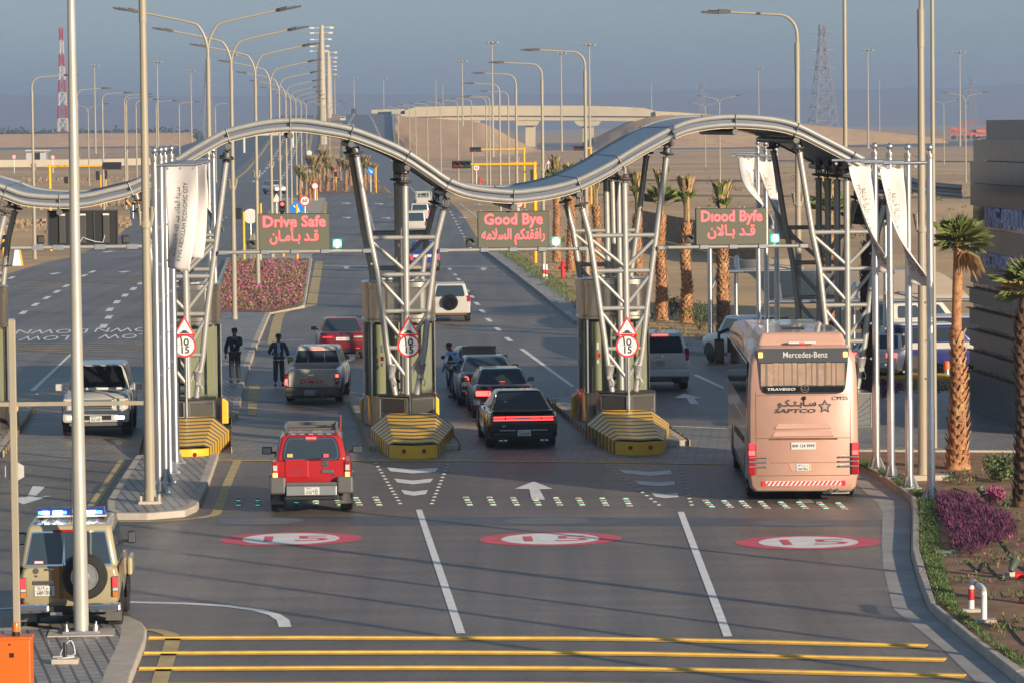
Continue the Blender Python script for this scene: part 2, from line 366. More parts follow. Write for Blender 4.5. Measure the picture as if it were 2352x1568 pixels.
# planted and paved islands between the carriageways
ISL1 = gp([(398, 1058), (548, 958), (563, 875), (595, 787), (622, 722)]) + gp([(700, 708), (717, 598), (520, 598), (470, 720), (430, 800), (404, 930), (330, 1040)])
island('island_pavement', ISL1)
FB = gp([(622, 717), (694, 703), (709, 601), (528, 601), (490, 716)], .15); sheet('flower_bed', FB, .17, 'soil')
island('flagpole_island_pavement', gp([(312, 1057), (502, 1052), (482, 1110), (461, 1160), (452, 1174), (425, 1186), (340, 1193), (266, 1193), (246, 1184), (245, 1162), (276, 1112)]), kw=.2)
island('corner_island_pavement', gp([(-400, 1475), (45, 1459), (95, 1438), (170, 1428.5), (252, 1428), (300, 1434), (325, 1446), (337, 1462), (333, 1488), (302, 1568), (270, 1700), (-400, 1760)]), kw=.42)
def gisle(u, d0, d1, hw): return [GP(u-hw, d0), GP(u+hw, d0), GP(u+hw, d1), GP(u, d1+.9), GP(u-hw, d1)]
TU = [GW(x, 700)[0] for x in (-78, 426, 931, 1437, 1944)]
gate_isl = [island('gate_island_pavement', gisle(TU[i], -4.6, 12.5, 1.2)) for i in (0, 2, 3)]
ks = MB()
for i in (0, 1, 2, 3):
    for k in range(36):
        ks.k = k % 2; ks.box(GP(TU[i]-1.215, -4.5+k*.48, .085), (.02, .48, .17), A4); ks.box(GP(TU[i]+1.215, -4.5+k*.48, .085), (.02, .48, .17), A4)
struct('striped_kerb', ks, ['faded_yellow', 'stripe_grey'])

sheet('median_pavement', gp([(540, 596), (714, 596), (738, 520), (748, 455), (640, 455)], 0), .02, 'concrete')
sheet('palm_median', gp([(716, 444), (893, 445), (872, 420), (838, 380), (800, 340), (700, 340), (705, 380)], 0), .03, 'soil')
# gate plaza block paving
sheet('gate_paving', gp([(-400, 1058), (500, 1056.5), (1000, 1057), (1500, 1061), (1662, 1066), (1960, 1075), (1930, 985), (1545, 976), (1100, 972), (560, 955), (-400, 960)]), .004, 'gate_paver')
# ---------------------------------------------------------------- painted markings
Zm = .009
wm = MB(); ym = MB(); fy = MB(); gm = MB(); om = MB()
def P(mb, pts, z=Zm): mb.poly(gp(pts, 0) if z is None else [V((p.x, p.y, z)) for p in gp(pts)])
P(wm, [(955, 1170), (969, 1170), (1069, 1454), (1048, 1454)]); P(wm, [(1556, 1175), (1571, 1175), (1682, 1461), (1662, 1462)])
strip(wm, gp([(-60, 1401), (25, 1396.5), (150, 1386), (300, 1382.5), (425, 1385.5), (520, 1391), (590, 1400), (630, 1411), (650, 1424), (655, 1440)]), .22, Zm)
P(wm, [(1182, 1122), (1226, 1105), (1270, 1122.5), (1239, 1123), (1252, 1147), (1221, 1147), (1216, 1123)])
P(om, [(1818, 1122), (1838, 1122), (1871, 1155), (1838, 1155)])
P(wm, [(75, 1115.5), (106, 1115.5), (80, 1140.5), (117, 1138), (53, 1158), (22, 1143), (62, 1141)])
P(wm, [(1548, 913.5), (1571, 903), (1613, 914), (1594, 913.5), (1607, 928), (1586, 928), (1577, 914)])
P(wm, [(1192, 801), (1203, 801), (1321, 887.5), (1312, 888.5)]); P(wm, [(160, 813), (166, 813), (80, 897), (68, 897.5)])
P(wm, [(1591, 861), (1601, 859.5), (1662, 888), (1662, 893)])
def chev(ox, s): 
    for q in s: P(wm, [(ox+x/4.0, 784.4+y/4.0) for x, y in q])
chev(588, [[(1203, 1155), (1440, 1172), (1673, 1158), (1650, 1195), (1440, 1210), (1235, 1190)], [(1267, 1257), (1440, 1275), (1628, 1257), (1600, 1293), (1440, 1310), (1297, 1293)],
           [(1332, 1360), (1450, 1377), (1580, 1360), (1560, 1400), (1450, 1415), (1360, 1400)]])
chev(1176, [[(983, 1175), (1265, 1195), (1455, 1182), (1470, 1217), (1265, 1233), (1035, 1210)], [(1120, 1275), (1355, 1293), (1490, 1280), (1500, 1315), (1355, 1330), (1180, 1315)],
            [(1268, 1383), (1410, 1397), (1520, 1387), (1532, 1428), (1410, 1437), (1320, 1425)]])
for x, y in [(90, 1380), (215, 1305), (325, 1232), (428, 1170), (523, 1112), (608, 1060), (770, 965), (848, 930), (105, 985), (950, 1430), (1000, 1347), (1008, 1278), (1073, 1208), (1148, 1147), (1225, 1087), (1290, 1037)]:
    x, y = x/4, 392+y/4; wd = 6+(y-600)*.02; h = 2.2+(y-600)*.014; sl = 7 if x < 225 else 4
    P(wm, [(x-wd+sl, y-h), (x+wd+sl*.6, y-h), (x+wd-sl, y+h), (x-wd-sl*.6, y+h)])
for x, y in [(1780, 905), (1828, 955), (1862, 1000), (1900, 1050), (1938, 1103), (1985, 1160), (2030, 1223), (2080, 1293), (2140, 1373), (2225, 1460), (2320, 1550)]:
    x, y = 588+x/4, 392+y/4; wd = 4+(y-610)*.013; h = 2.0+(y-610)*.015; sl = 2+(y-610)*.02
    P(wm, [(x-wd-sl, y-h), (x+wd-sl, y-h), (x+wd+sl, y+h), (x-wd+sl, y+h)])
def dots(a, b, n, wd):
    for i in range(n):
        t = i/(n-1); x, y = a[0]+(b[0]-a[0])*t, a[1]+(b[1]-a[1])*t; P(wm, [(x-wd, y-1.0), (x+wd*.6, y-1.0), (x+wd, y+1.2), (x-wd*.6, y+1.2)])
dots((1027, 870/2+38), (1070, 552), 12, 3.6); dots((1640, 0), (1641, 1), 2, .1)
dots((846, 478), (860, 530), 13, 2.6); dots((938, 425), (958, 447), 7, 2); dots((988, 420), (1004, 432), 5, 2); dots((1058, 470), (1094, 498), 7, 3); dots((448, 550), (520, 500), 10, 2.5)
for a, b, wd in [((730, 611), (1160, 613), .35), ((440, 440), (600, 436), .3), ((-20, 586), (330, 578), .3), ((588, 786), (700, 780), .12), ((560, 962), (545, 962), .1), ((1545, 978), (1668, 984), .18)]:
    strip(wm, [G(*a), G(*b)], wd, Zm)
for x, y in [(795, 614.5), (1110, 618)]: P(wm, [(x-16, y-.5), (x, y-3), (x+16, y-.5), (x+5, y-.3), (x+7, y+3), (x-5, y+3), (x-4, y-.3)])
for x, y in [(128, 628), (287, 624), (250, 578)]: P(wm, [(x-17, y+.4), (x-2, y-.2), (x+8, y-3), (x+2, y-.4), (x+17, y-1), (x-6, y+3)])
for x, y in [(797, 500), (888, 501), (795, 467), (872, 468.5), (1065, 500), (1098, 470)]: P(wm, [(x-11, y-.7), (x+2, y-.5), (x+1, y-1.6), (x+11, y+.8), (x+1, y+2.6), (x+1, y+.8), (x-11, y+.6)])
for a, b in [((450, 432), (560, 372)), ((540, 430), (650, 368)), ((575, 400), (640, 355))]: strip(wm, [G(*a), G(*b)], .35, .02)
struct('white_road_marking', wm, 'white_paint')
strip(ym, gp([(-100, 962), (540, 963)]), .12, Zm)
strip(ym, gp([(503, 1057), (840, 1057), (1000, 1057.5), (1400, 1061.5), (1664, 1066)]), .24, .0105)
strip(om, gp([(588, 921), (834, 929)]), .25, Zm); strip(om, gp([(1043, 978), (1105, 985)]), .6, .0105); P(om, [(1221, 993), (1236, 997), (1220, 999)])
for y0, y1 in [(647, 642), (651, 645.5), (655, 649)]: strip(ym, [G(13, y0+2), G(330, y1)], .25, Zm)
for k in range(5): strip(ym, [G(30, 789+k*5.6), G(332, 787+k*4.4)], .2, Zm)
struct('yellow_road_marking', ym, 'yellow_paint')
strip(fy, gp([(733, 601), (716, 702)]), .5, Zm); strip(fy, smooth_line(gp([(715, 702), (690, 708), (655, 716), (641, 726), (632, 760), (627, 790)])), .45, Zm)
strip(fy, smooth_line(gp([(546, 1056), (520, 1116), (500, 1172), (484, 1184), (440, 1191), (360, 1197), (265, 1198)])), .22, Zm)
strip(fy, gp([(282, 1057), (211, 1162)]), .22, Zm)
strip(fy, smooth_line(gp([(337, 1445), (372, 1450), (396, 1463), (388, 1500), (366, 1568), (340, 1660)])), .26, Zm)
strip(fy, gp([(702, 345), (690, 395)]), .4, .02); strip(fy, gp([(616, 320), (598, 377)]), .5, .5)
strip(fy, gp([(868, 420), (893, 444)]), .6, .02); strip(fy, gp([(747, 463), (742, 520)]), .5, .03)
P(fy, [(572, 879), (598, 879), (587, 954), (568, 954)]); P(fy, [(575, 640), (575, 640.5), (576, 640)])
struct('faded_road_marking', fy, 'faded_yellow'); struct('worn_road_marking', om, 'old_paint')
# speed numbers in red rings, and the older ones painted over
gb = MB(); P(gb, [(500, 1187), (1176, 1186), (1764, 1190), (2035, 1194), (2035, 1208), (1764, 1208), (1176, 1205.5), (500, 1206)], .003); struct('painted_over_band', gb, 'asphalt_new')
def ell(mb, c, rx, ry, z, n=48, ri=0):
    c = V((c.x, c.y, z)); o = [c+V((rx*cos(2*pi*i/n), ry*sin(2*pi*i/n), 0)) for i in range(n)]
    mb.poly(o)
rd = MB(); wd = MB()
for px, py in [(668, 1237), (1264, 1237), (1857, 1245)]:
    c = G(px, py); ell(rd, c, 1.49, 1.36, .006); ell(wd, c, 1.02, 1.12, .010)
    t = text('15', 1.45, 'pink_red', None, (c.x, c.y-.06, .0145), (0, 0, RD(2)), 'speed_number_marking', ext=.0005, fat=.0, width=1.36); t['kind'] = 'structure'
struct('red_road_ring', rd, 'pink_red'); struct('white_road_disc', wd, 'white_paint')
for px, py in [(600, 1196), (1255, 1196), (1835, 1200)]: ell(gm, G(px, py), .93, .78, .0066)
struct('ghost_road_marking', gm, 'ghost_paint')
for px, py, s in [(120, 772, 'SLOW'), (300, 768, 'SLOW')]:
    t = text(s, 5.0, 'white_paint', None, (*G(px-5, py+4).xy, .012), (0, 0, pi+RD(4)), 'slow_text_marking', ext=.0005, fat=.0, width=2.4); t['kind'] = 'structure'
    t = text('DOWN', 5.0, 'white_paint', None, (*G(px, py-11).xy, .012), (0, 0, pi+RD(4)), 'slow_text_marking', ext=.0005, fat=.0, width=3.0); t['kind'] = 'structure'
# raised yellow rumble strips across the near lanes
rs = MB()
for pts in ([(342, 1466), (700, 1465), (1000, 1466), (1300, 1466.5), (1500, 1469), (1764, 1475), (2130, 1484)], [(331, 1501), (700, 1499), (1000, 1498.5), (1300, 1500), (1500, 1502), (1764, 1507), (2172, 1516)],
            [(320, 1536.5), (700, 1534.5), (1000, 1534), (1300, 1535), (1500, 1537), (1764, 1542), (2218, 1553)], [(310, 1574), (700, 1572), (1000, 1571), (1300, 1572), (1764, 1579), (2260, 1592)]):
    L = gp(pts); strip(rs, L, .50, .009); strip(rs, [p+V((0, .03, 0)) for p in L], .13, .010, .028)
struct('rumble_strip', rs, 'yellow_paint', bevel=.006)
# ---------------------------------------------------------------- ramp, bridge earthworks, far land
ST = [(560, 0.0, 455, 985), (700, .8, 540, 945), (850, 3.2, 592, 909), (1000, 6.6, 622, 905), (1150, 10, 640, 903), (1280, 12, 650, 900), (1420, 12.3, 655, 870)]
rp = MB(); em = MB(); rl = []; ll = []
for Y, z, xl, xr in ST:
    a, b = PT(xl, 300, Y), PT(xr, 300, Y); ll.append(V((a.x, Y, z+.02))); rl.append(V((b.x, Y, z+.02)))
for i in range(len(ST)-1): rp.poly([ll[i], rl[i], rl[i+1], ll[i+1]])
struct('ramp_road', rp, 'asphalt_far')
for i in range(len(ST)-1):
    w0, w1 = 1+ST[i][1]*2.1, 1+ST[i+1][1]*2.1
    em.poly([ll[i], ll[i+1], ll[i+1]-V((w1*1.6, 0, ST[i+1][1]+.1)), ll[i]-V((w0*1.6, 0, ST[i][1]+.1))])
struct('ramp_slope', em, 'asphalt_far')  # slope shares the road's grey, its shade painted in as colour
ew = MB()
for i in range(1, len(ST)-1):
    ew.poly([rl[i], rl[i+1], V((rl[i+1].x+.6, rl[i+1].y, -.1)), V((rl[i].x+.6, rl[i].y, -.1))])
    ew.prism([rl[i]+V((-.3, 0, 0)), rl[i+1]+V((-.3, 0, 0)), rl[i+1]+V((0, 0, 0)), rl[i]], (0, 0, .9))
struct('ramp_retaining_slope', ew, 'gutter')
lm = MB()
for a, b, c in [((742, 262), (718, 350), 1), ((664, 262), (616, 320), 1)]:
    pass
def onramp(px, Y): 
    for i in range(len(ST)-1):
        if ST[i][0] <= Y <= ST[i+1][0]:
            t = (Y-ST[i][0])/(ST[i+1][0]-ST[i][0]); p = PT(px, 300, Y); return V((p.x, Y, ST[i][1]+(ST[i+1][1]-ST[i][1])*t+.06))
def rampline(mb, x0, x1, wd, dash=0, Y0=600, Y1=1275, n=24):
    for k in range(n):
        if dash and k % 2: continue
        ya, yb = Y0+(Y1-Y0)*k/n, Y0+(Y1-Y0)*(k+1)/n
        f = lambda Y: x0+(x1-x0)*(1/600-1/Y)/(1/600-1/1280)
        a, b = onramp(f(ya), ya), onramp(f(yb), yb); nn = V((wd/2, 0, 0)); mb.poly([a-nn, a+nn, b+nn, b-nn])
rampline(lm, 720, 815, .5, 1, n=60); rampline(lm, 935, 848, .5, 1, n=60); rampline(lm, 580, 683, .5, 1, n=60); rampline(lm, 640, 705, .5, 1, n=60)
struct('ramp_marking', lm, 'white_paint', fix=False)
lm = MB(); rampline(lm, 690, 725, .6); rampline(lm, 800, 780, .6); rampline(lm, 530, 662, .6); struct('ramp_edge_marking', lm, 'faded_yellow', fix=False)
md = MB()
for Y0, Y1 in zip((620, 760, 900, 1040, 1180), (760, 900, 1040, 1180, 1280)):
    a, b = onramp(712+Y0*.022, Y0), onramp(712+Y1*.022, Y1); a2, b2 = onramp(770+Y0*.012, Y0), onramp(770+Y1*.012, Y1)
    md.poly([a+V((0, 0, .1)), a2+V((0, 0, .1)), b2+V((0, 0, .1)), b+V((0, 0, .1))])
struct('ramp_median_ground', md, 'sand', fix=False)
def mound(name, top, foot, m='mound_sand', sub=6):                 # rough earth slope between two picture lines given with depths
    mb2 = MB(); T = smooth_line([PT(x, y, Y) for x, y, Y in top], 5); B = smooth_line([V((*PT(x, y, Y).xy, z)) for x, y, Y, z in foot], 5); R2 = random.Random(3)
    rows = [[a.lerp(b, k/sub) + V((R2.uniform(-1, 1), R2.uniform(-2, 2), R2.uniform(-.35, .35)))*(0 if k in (0, sub) else 1) for a, b in zip(T, B)] for k in range(sub+1)]
    back = [a+V((0, 60, -1)) for a in T]
    mb2.rings([back]+rows, caps=False, closed=False); return struct(name, mb2, m, smooth=60)
mound('bridge_mound', [(908, 262, 1400), (930, 268, 1400), (1040, 276, 1400), (1110, 284, 1400), (1180, 320, 1400), (1235, 345, 1400)],
      [(905, 345, 1120, -.5), (940, 400, 1080, -.5), (1050, 400, 1060, -.5), (1140, 380, 1080, -.5), (1215, 360, 1150, -.5), (1262, 360, 1250, -.5)])
mound('right_abutment_mound', [(1370, 316, 1460), (1440, 282, 1460), (1500, 264, 1460), (1560, 258, 1460), (1700, 271, 1460), (1839, 285, 1460), (2000, 301, 1460), (2170, 319, 1460)],
      [(1350, 340, 1380, -.5), (1400, 345, 1340, -.5), (1480, 345, 1320, -.5), (1560, 345, 1320, -.5), (1700, 345, 1330, -.5), (1839, 340, 1360, -.5), (2000, 335, 1400, -.5), (2180, 330, 1440, -.5)])
mound('left_sand_ridge', [(-200, 311, 1900), (0, 309, 1900), (200, 307, 1900), (440, 305, 1900)], [(-200, 330, 1850, -.5), (0, 327, 1850, -.5), (200, 325, 1850, -.5), (455, 318, 1850, -.5)])
kl = MB()
for a, b, w_ in (((1250, 449), (2240, 457), .5), ((1764, 371), (2240, 373), 1.2), ((1240, 414), (1760, 418), .6)): strip(kl, [G(*a), G(*b)], w_, Z0+.02, .25)
struct('sand_kerb', kl, 'concrete')
sheet('far_road', gp([(-200, 348), (435, 338), (435, 331), (-200, 339)]), .02, 'asphalt_far')
sheet('side_road', gp([(1235, 346), (1700, 342), (2400, 334), (2400, 323), (1700, 328), (1235, 330)]), .02, 'asphalt_far')
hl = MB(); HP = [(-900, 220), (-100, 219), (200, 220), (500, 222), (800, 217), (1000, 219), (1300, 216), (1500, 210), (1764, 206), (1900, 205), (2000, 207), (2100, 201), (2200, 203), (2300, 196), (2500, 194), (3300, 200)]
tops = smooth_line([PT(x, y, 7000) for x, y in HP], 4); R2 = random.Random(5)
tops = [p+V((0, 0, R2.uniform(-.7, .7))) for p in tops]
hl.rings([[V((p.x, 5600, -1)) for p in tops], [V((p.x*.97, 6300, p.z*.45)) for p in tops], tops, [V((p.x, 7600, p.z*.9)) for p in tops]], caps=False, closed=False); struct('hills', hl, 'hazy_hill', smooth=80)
# ---------------------------------------------------------------- the wavy gate canopy
CD0, CD1 = -.35, 7.6
prof_px = [(-260, 330), (-200, 352), (-100, 398), (0, 428), (50, 446), (100, 452), (150, 453), (200, 449.5), (250, 438), (300, 424.5), (370, 390), (442, 345), (500, 312), (525, 301), (587, 286), (638, 279), (688, 278), (738, 284),
           (808, 297.5), (888, 327.5), (938, 352), (988, 385), (1033, 415), (1088, 433), (1175, 442), (1226, 438), (1276, 429.5), (1331, 413), (1401, 378), (1426, 362), (1476, 332), (1546, 295), (1601, 277), (1676, 269),
           (1764, 273.5), (1826, 287), (1889, 317), (1956, 352), (2014, 382), (2089, 413), (2139, 424.5), (2209, 431)]
PRF = smooth_line([V((*GW(x, y, CD0), 0)) for x, y in prof_px], 5)
def cz(u):
    for a, b in zip(PRF, PRF[1:]):
        if a.x <= u <= b.x: return a.y + (b.y-a.y)*(u-a.x)/(b.x-a.x)
    return PRF[-1].y if u > PRF[-1].x else PRF[0].y
can = thing('gate_canopy', 'long wavy steel canopy of twin tubes carried over all the toll lanes', 'canopy', GP(0, 0), A4)
def cl(d, dz): return [V((p.x, d, p.y+dz)) for p in PRF]
for d in (CD0, CD1):
    MB().tube(cl(d, 0), .076, 12).make('upper_rail', 'steel', can, smooth=40)
    MB().tube(cl(d+(.03 if d > 0 else -.03), -.22), .068, 12).make('lower_rail', 'steel', can, smooth=40)
    wb = MB(); wb.rings([cl(d+.03, -.03), cl(d+.03, -.19), cl(d+.05, -.19), cl(d+.05, -.03)], caps=False, closed=False); wb.make('web_plate', 'web_blue_reflection', can, smooth=50)
    eb = MB(); eb.rings([[V((p.x, d-.04, p.y-.30)), V((p.x, d+.04, p.y-.30)), V((p.x, d+.04, p.y-.322)), V((p.x, d-.04, p.y-.322))] for p in PRF]); eb.make('edge_flange', 'cream_wall', can)
dk = MB(); top = [V((p.x, CD0+.05, p.y+.02)) for p in PRF]; top2 = [V((p.x, CD1-.05, p.y+.02)) for p in PRF]
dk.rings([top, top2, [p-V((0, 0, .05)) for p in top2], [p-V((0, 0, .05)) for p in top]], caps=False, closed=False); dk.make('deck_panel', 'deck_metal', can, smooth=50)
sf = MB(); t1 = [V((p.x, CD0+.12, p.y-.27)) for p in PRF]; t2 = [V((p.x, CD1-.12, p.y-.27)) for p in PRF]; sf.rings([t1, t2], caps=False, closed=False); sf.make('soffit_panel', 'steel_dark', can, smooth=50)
clamps = [-100, 10, 135, 300, 412, 525, 668, 808, 936, 1030, 1180, 1331, 1426, 1546, 1690, 1830, 1958, 2080]
for x in clamps:
    u = GW(x, 400, CD0)[0]; z = cz(u); s = math.atan2(cz(u+.1)-cz(u-.1), .2); mx = Matrix.Rotation(-s, 3, 'Y')
    for d in (CD0, CD1):
        MB().box((u, d, z-.13), (.028, .20, .40), mtx=mx).make('clamp_plate', 'steel_dark', can, bevel=.02)
    MB().tube([(u, CD0, z-.42), (u, CD1, z-.42)], .085, 12).make('cross_beam', 'steel_dark', can, smooth=40)
    MB().box((u, (CD0+CD1)/2, z+.028), (.025, CD1-CD0-.2, .018), mtx=mx).make('deck_seam', 'steel_dark', can)
# ---------------------------------------------------------------- lattice towers
def tower(i, label, pat):
    u0 = TU[i]; t = thing('gate_tower', label, 'tower', GP(u0, 0), A4, 'lattice towers under the canopy')
    def q(pts): return [V((GW(x, y)[0]-u0, 0, GW(x, y)[1])) for x, y in pts]
    L, Rg, Ce, lev = q(pat[0]), q(pat[1]), q(pat[2]), [GW(pat[2][0][0], y)[1] for y in pat[3]]
    def at(path, z):
        for a, b in zip(path, path[1:]):
            if b.z <= z <= a.z: return a.lerp(b, (a.z-z)/(a.z-b.z))
        return path[-1] if z < path[-1].z else path[0]
    def bearing(top, ax):
        zt = cz(u0+top.x+ax.x*.4)-.36; ln = max(.3, (zt-top.z)/max(.3, ax.z)); b = MB(); ax = ax.normalized()
        b.lathe([(.03, 0), (.03, ln*.7)], top, ax, 8); b.lathe([(.05, .02), (.11, .03), (.11, .05), (.05, .06)], top, ax, 10); b.lathe([(.04, .1), (.19, .13), (.21, .15), (.19, .18), (.04, .2)], top, ax, 16)
        b.k = 1; b.lathe([(.06, ln*.45), (.10, ln*.47), (.10, ln*.52), (.06, ln*.54)], top, ax, 8)
        b.k = 0; b.lathe([(.045, ln*.55), (.10, ln*.6), (.115, ln*.62), (.115, ln*1.02), (.09, ln*1.02+.02)], top, ax, 14)
        b.box(top+ax*.28+V((.07, 0, 0)), (.05, .1, .16)); b.box(top+ax*.28-V((.07, 0, 0)), (.05, .1, .16))
        b.make('bearing', ['steel_dark', 'rust'], t, smooth=40)
    for d in (0, 5.3):
        o = V((0, d, 0))
        for path, nm in ((L, 'leg'), (Rg, 'leg')):
            MB().tube([p+o for p in path], .086, 12).lathe([(.099, -.01), (.099, .03)], path[0]+o, path[0]-path[1], 12).make(nm, 'steel', t, smooth=45)
            bearing(path[0]+o, path[0]-path[1])
        for k, z in enumerate(lev):
            a, c, b = at(L, z)+o, at(Ce, z)+o, at(Rg, z)+o
            MB().tube([a, b], .064, 10).make('strut', 'steel', t, smooth=45)
            zn = (lev[k+1] if k+1 < len(lev) else lev[-1]-.95)
            for s in (L, Rg):
                MB().tube([at(s, z-.08)+o, at(Ce, zn+.09)+o], .058, 10).make('brace', 'steel', t, smooth=45)
        for path in (L, Rg):
            e = at(path, lev[-1]-.72)+o; c = MB(); c.lathe([(.05, -.16), (.085, -.15), (.09, -.02), (.125, .1), (.15, .24), (.16, .25), (.16, .28), (.13, .28), (.10, .12)], e, (0, 0, 1), 16); c.box(e+V((0, -.13, -.06)), (.14, .07, .1))
            c.tube([e+V((.06, -.13, -.1)), e+V((.12, -.15, -.22)), e+V((.1, -.13, -.32)), e+V((.05, -.1, -.3))], .014, 6); c.make('lamp_cup', 'steel', t, smooth=40)
    for d in (0, 1.77, 3.53, 5.3):
        o = V((0, d, 0)); e = Ce[-1]+o
        if d > 3 and d < 4: e = V((e.x, e.y, 4.22))
        if d > 5: e = V((e.x, e.y, .15))
        MB().tube([Ce[0]+o, e], .094, 12).lathe([(.106, -.01), (.106, .035)], Ce[0]+o, Ce[0]-Ce[1], 12).make('column', 'steel', t, smooth=45); bearing(Ce[0]+o, V((0, 0, 1)))
    for path in (L, Rg):
        pass
    return t
PA = ([(1338.5, 483), (1354, 541), (1366, 622), (1378.5, 709.5), (1391, 799), (1399, 856), (1407, 908)], [(1530, 366), (1507, 542), (1496, 622), (1485, 707), (1475, 805), (1466, 856), (1459, 908)], [(1434, 424.5), (1442, 908)], [541, 622, 708, 800])
PB = ([(820, 365), (850, 545), (868, 629.5), (878, 714), (887, 790), (900, 862), (908, 907)], [(1018, 487), (1003, 547), (993, 632), (983, 717), (976, 790), (965, 862), (957, 907)], [(930, 431), (936, 907)], [546, 631, 715, 798])
tA = tower(3, 'lattice tube tower beside the right side of the good bye sign', PA)
tB = tower(2, 'lattice tube tower between the drive safe and good bye signs', PB)
dup(tA, GP(TU[1], 0), A4, 'lattice tube tower behind the pale banners at left'); dup(tB, GP(TU[4], 0), A4, 'lattice tube tower rising behind the pink bus'); dup(tB, GP(TU[0], 0), A4, 'lattice tube tower cut off by the left edge of the photo')
# ---------------------------------------------------------------- plinth cabinets, booths, crash barriers
cb = thing('plinth_cabinet', 'steel cabinet under the tower left of the good bye sign', 'cabinet', GP(TU[2], 0), A4, 'cabinets under the towers')
pl = [(-.79, -.32), (0, -.92), (.79, -.32), (.79, .45), (-.79, .45)]
MB().prism([V((x, y, .15)) for x, y in pl], (0, 0, 1.0)).make('body', 'stainless', cb, bevel=.015)
MB().prism([V((x*1.02, y*1.02+.0, 1.15)) for x, y in pl], (0, 0, .025)).make('top_plate', 'black', cb)
for s in (-1, 1):
    a, b = V((s*.75, -.35, 0)), V((s*.05, -.885, 0)); nn = V((s*.6, -.79, 0)).normalized()*.006; pm = MB()
    def fp(t, z): return a.lerp(b, t)+nn+V((0, 0, z))
    pm.poly([fp(.04, .24), fp(.95, .24), fp(.95, 1.07), fp(.04, 1.07)]); pm.make('door_panel', 'stainless' if s > 0 else 'cladding', cb, fix=False)  # left panel takes a darker metal: its shade is put into the colour
    rm = MB()
    for z0, z1 in ((.72, .5), (.6, .36), (.5, .24)): rm.tube([fp(.03, z0)+nn, fp(.75, z1-.12 if z1 > .3 else z1)+nn], .012, 5)
    for p0, p1 in (((.03, .2), (.03, 1.09)), ((.03, 1.09), (.97, 1.09)), ((.97, 1.09), (.97, .2))): rm.tube([fp(*p0)+nn, fp(*p1)+nn], .018, 5)
    rm.make('trim', 'galv', cb)
for i, l in ((1, 'steel cabinet under the tower nearest the banners at left'), (3, 'steel cabinet under the tower right of the good bye sign'), (0, 'steel cabinet under the tower at the left photo edge')): dup(cb, GP(TU[i], 0), A4, l)
rc = thing('plinth_cabinet', 'pale steel cabinet with fan lines showing right of the bus', 'cabinet', GP(TU[4], 0), A4, 'cabinets under the towers')
x0, x1 = GW(1946, 970, -1.2)[0]-TU[4], GW(2003, 970, -1.2)[0]-TU[4]
MB().box(((x0+x1)/2-.3, -.6, .62), (x1-x0+.6, 1.2, 1.0)).make('body', 'stainless', rc, bevel=.015)
rm = MB()
for k in range(5): rm.tube([(x1-.62, -1.208, .2+k*.06), (x1-.03, -1.208, .22+k*.19)], .012, 5)
rm.tube([(x1-.02, -1.208, .15), (x1-.02, -1.208, 1.1), (x0, -1.208, 1.1)], .02, 5); rm.make('trim', 'galv', rc)
mat('booth_inner', (.36, .355, .28), .6); mat('booth_dark', (.03, .034, .03), .5)
def sup(r, n=40, e=3.2, ry=None): 
    ry = ry or r; return [(r*math.copysign(abs(cos(2*pi*j/n))**(2/e), cos(2*pi*j/n)), ry*math.copysign(abs(sin(2*pi*j/n))**(2/e), sin(2*pi*j/n))) for j in range(n)]
def booth(i, label):
    b = thing('toll_booth', label, 'booth', GP(TU[i]-.06, 3.05), A4, 'glass booths behind the towers')
    def ring(r, z): return [V((x, y, z)) for x, y in sup(r)]
    MB().rings([ring(1.02, .15), ring(1.02, .95), ring(1.05, .96), ring(1.05, 1.0), ring(.98, 1.0)]).make('base', 'stainless', b, smooth=35)
    MB().rings([ring(1.0, 1.0), ring(1.0, 3.1)], caps=False).make('glazing', 'booth_glass', b, smooth=60)
    MB().rings([ring(1.0, 3.06), ring(1.05, 3.07), ring(1.05, 3.14), ring(1.035, 3.16), ring(1.035, 4.02), ring(1.06, 4.03), ring(1.06, 4.18), ring(1.03, 4.2), ring(.95, 4.2)]).make('upper_band', 'stainless', b, smooth=35)
    MB().box((.12, -.98, 3.66), (1.0, .2, .78)).make('sign_box', 'stainless', b, bevel=.04)
    fr = MB()
    for a in range(0, 40, 5): x, y = sup(1.005)[a]; fr.box((x, y, 2.05), (.045, .045, 2.1))
    fr.make('glazing_bar', 'galv', b)
    MB().box((-.52, -.72, 2.0), (.74, .05, 2.0)).make('brightening_panel_left', 'booth_inner', b); MB().box((.48, -.45, 2.0), (.85, .05, 2.0)).make('brightening_panel_right', 'booth_inner', b)  # pale panels added close behind the front glass to brighten the booth
    MB().box((.2, .2, 1.35), (1.3, .6, .06)).box((.3, .25, 1.65), (.5, .06, .4)).box((-.45, -.3, 2.75), (.5, .5, .6)).make('desk', 'booth_dark', b)
    MB().box((-.52, -.985, 2.05), (.1, .05, .12)).make('call_point', 'hydrant_red', b); MB().box((-.53, -.985, 2.32), (.07, .05, .2)).make('intercom', 'plate_white', b); MB().box((-.51, -.985, 1.88), (.11, .04, .1)).make('notice', 'plate_white', b)
    MB().box((-.3, .1, 4.24), (.5, .35, .08)).box((.3, -.2, 4.23), (.25, .5, .06)).make('roof_unit', 'plate_white', b, bevel=.01)
    return b
b2 = booth(2, 'rounded glass booth behind the tower left of the black sports car'); dup(b2, GP(TU[1]-.06, 3.05), A4, 'rounded glass booth left of the two men in dark clothes'); dup(b2, GP(TU[3]-.06, 3.05), A4, 'rounded glass booth left of the silver off-roader'); dup(b2, GP(TU[0]-.06, 3.05), A4, 'rounded glass booth at the left edge of the photo')
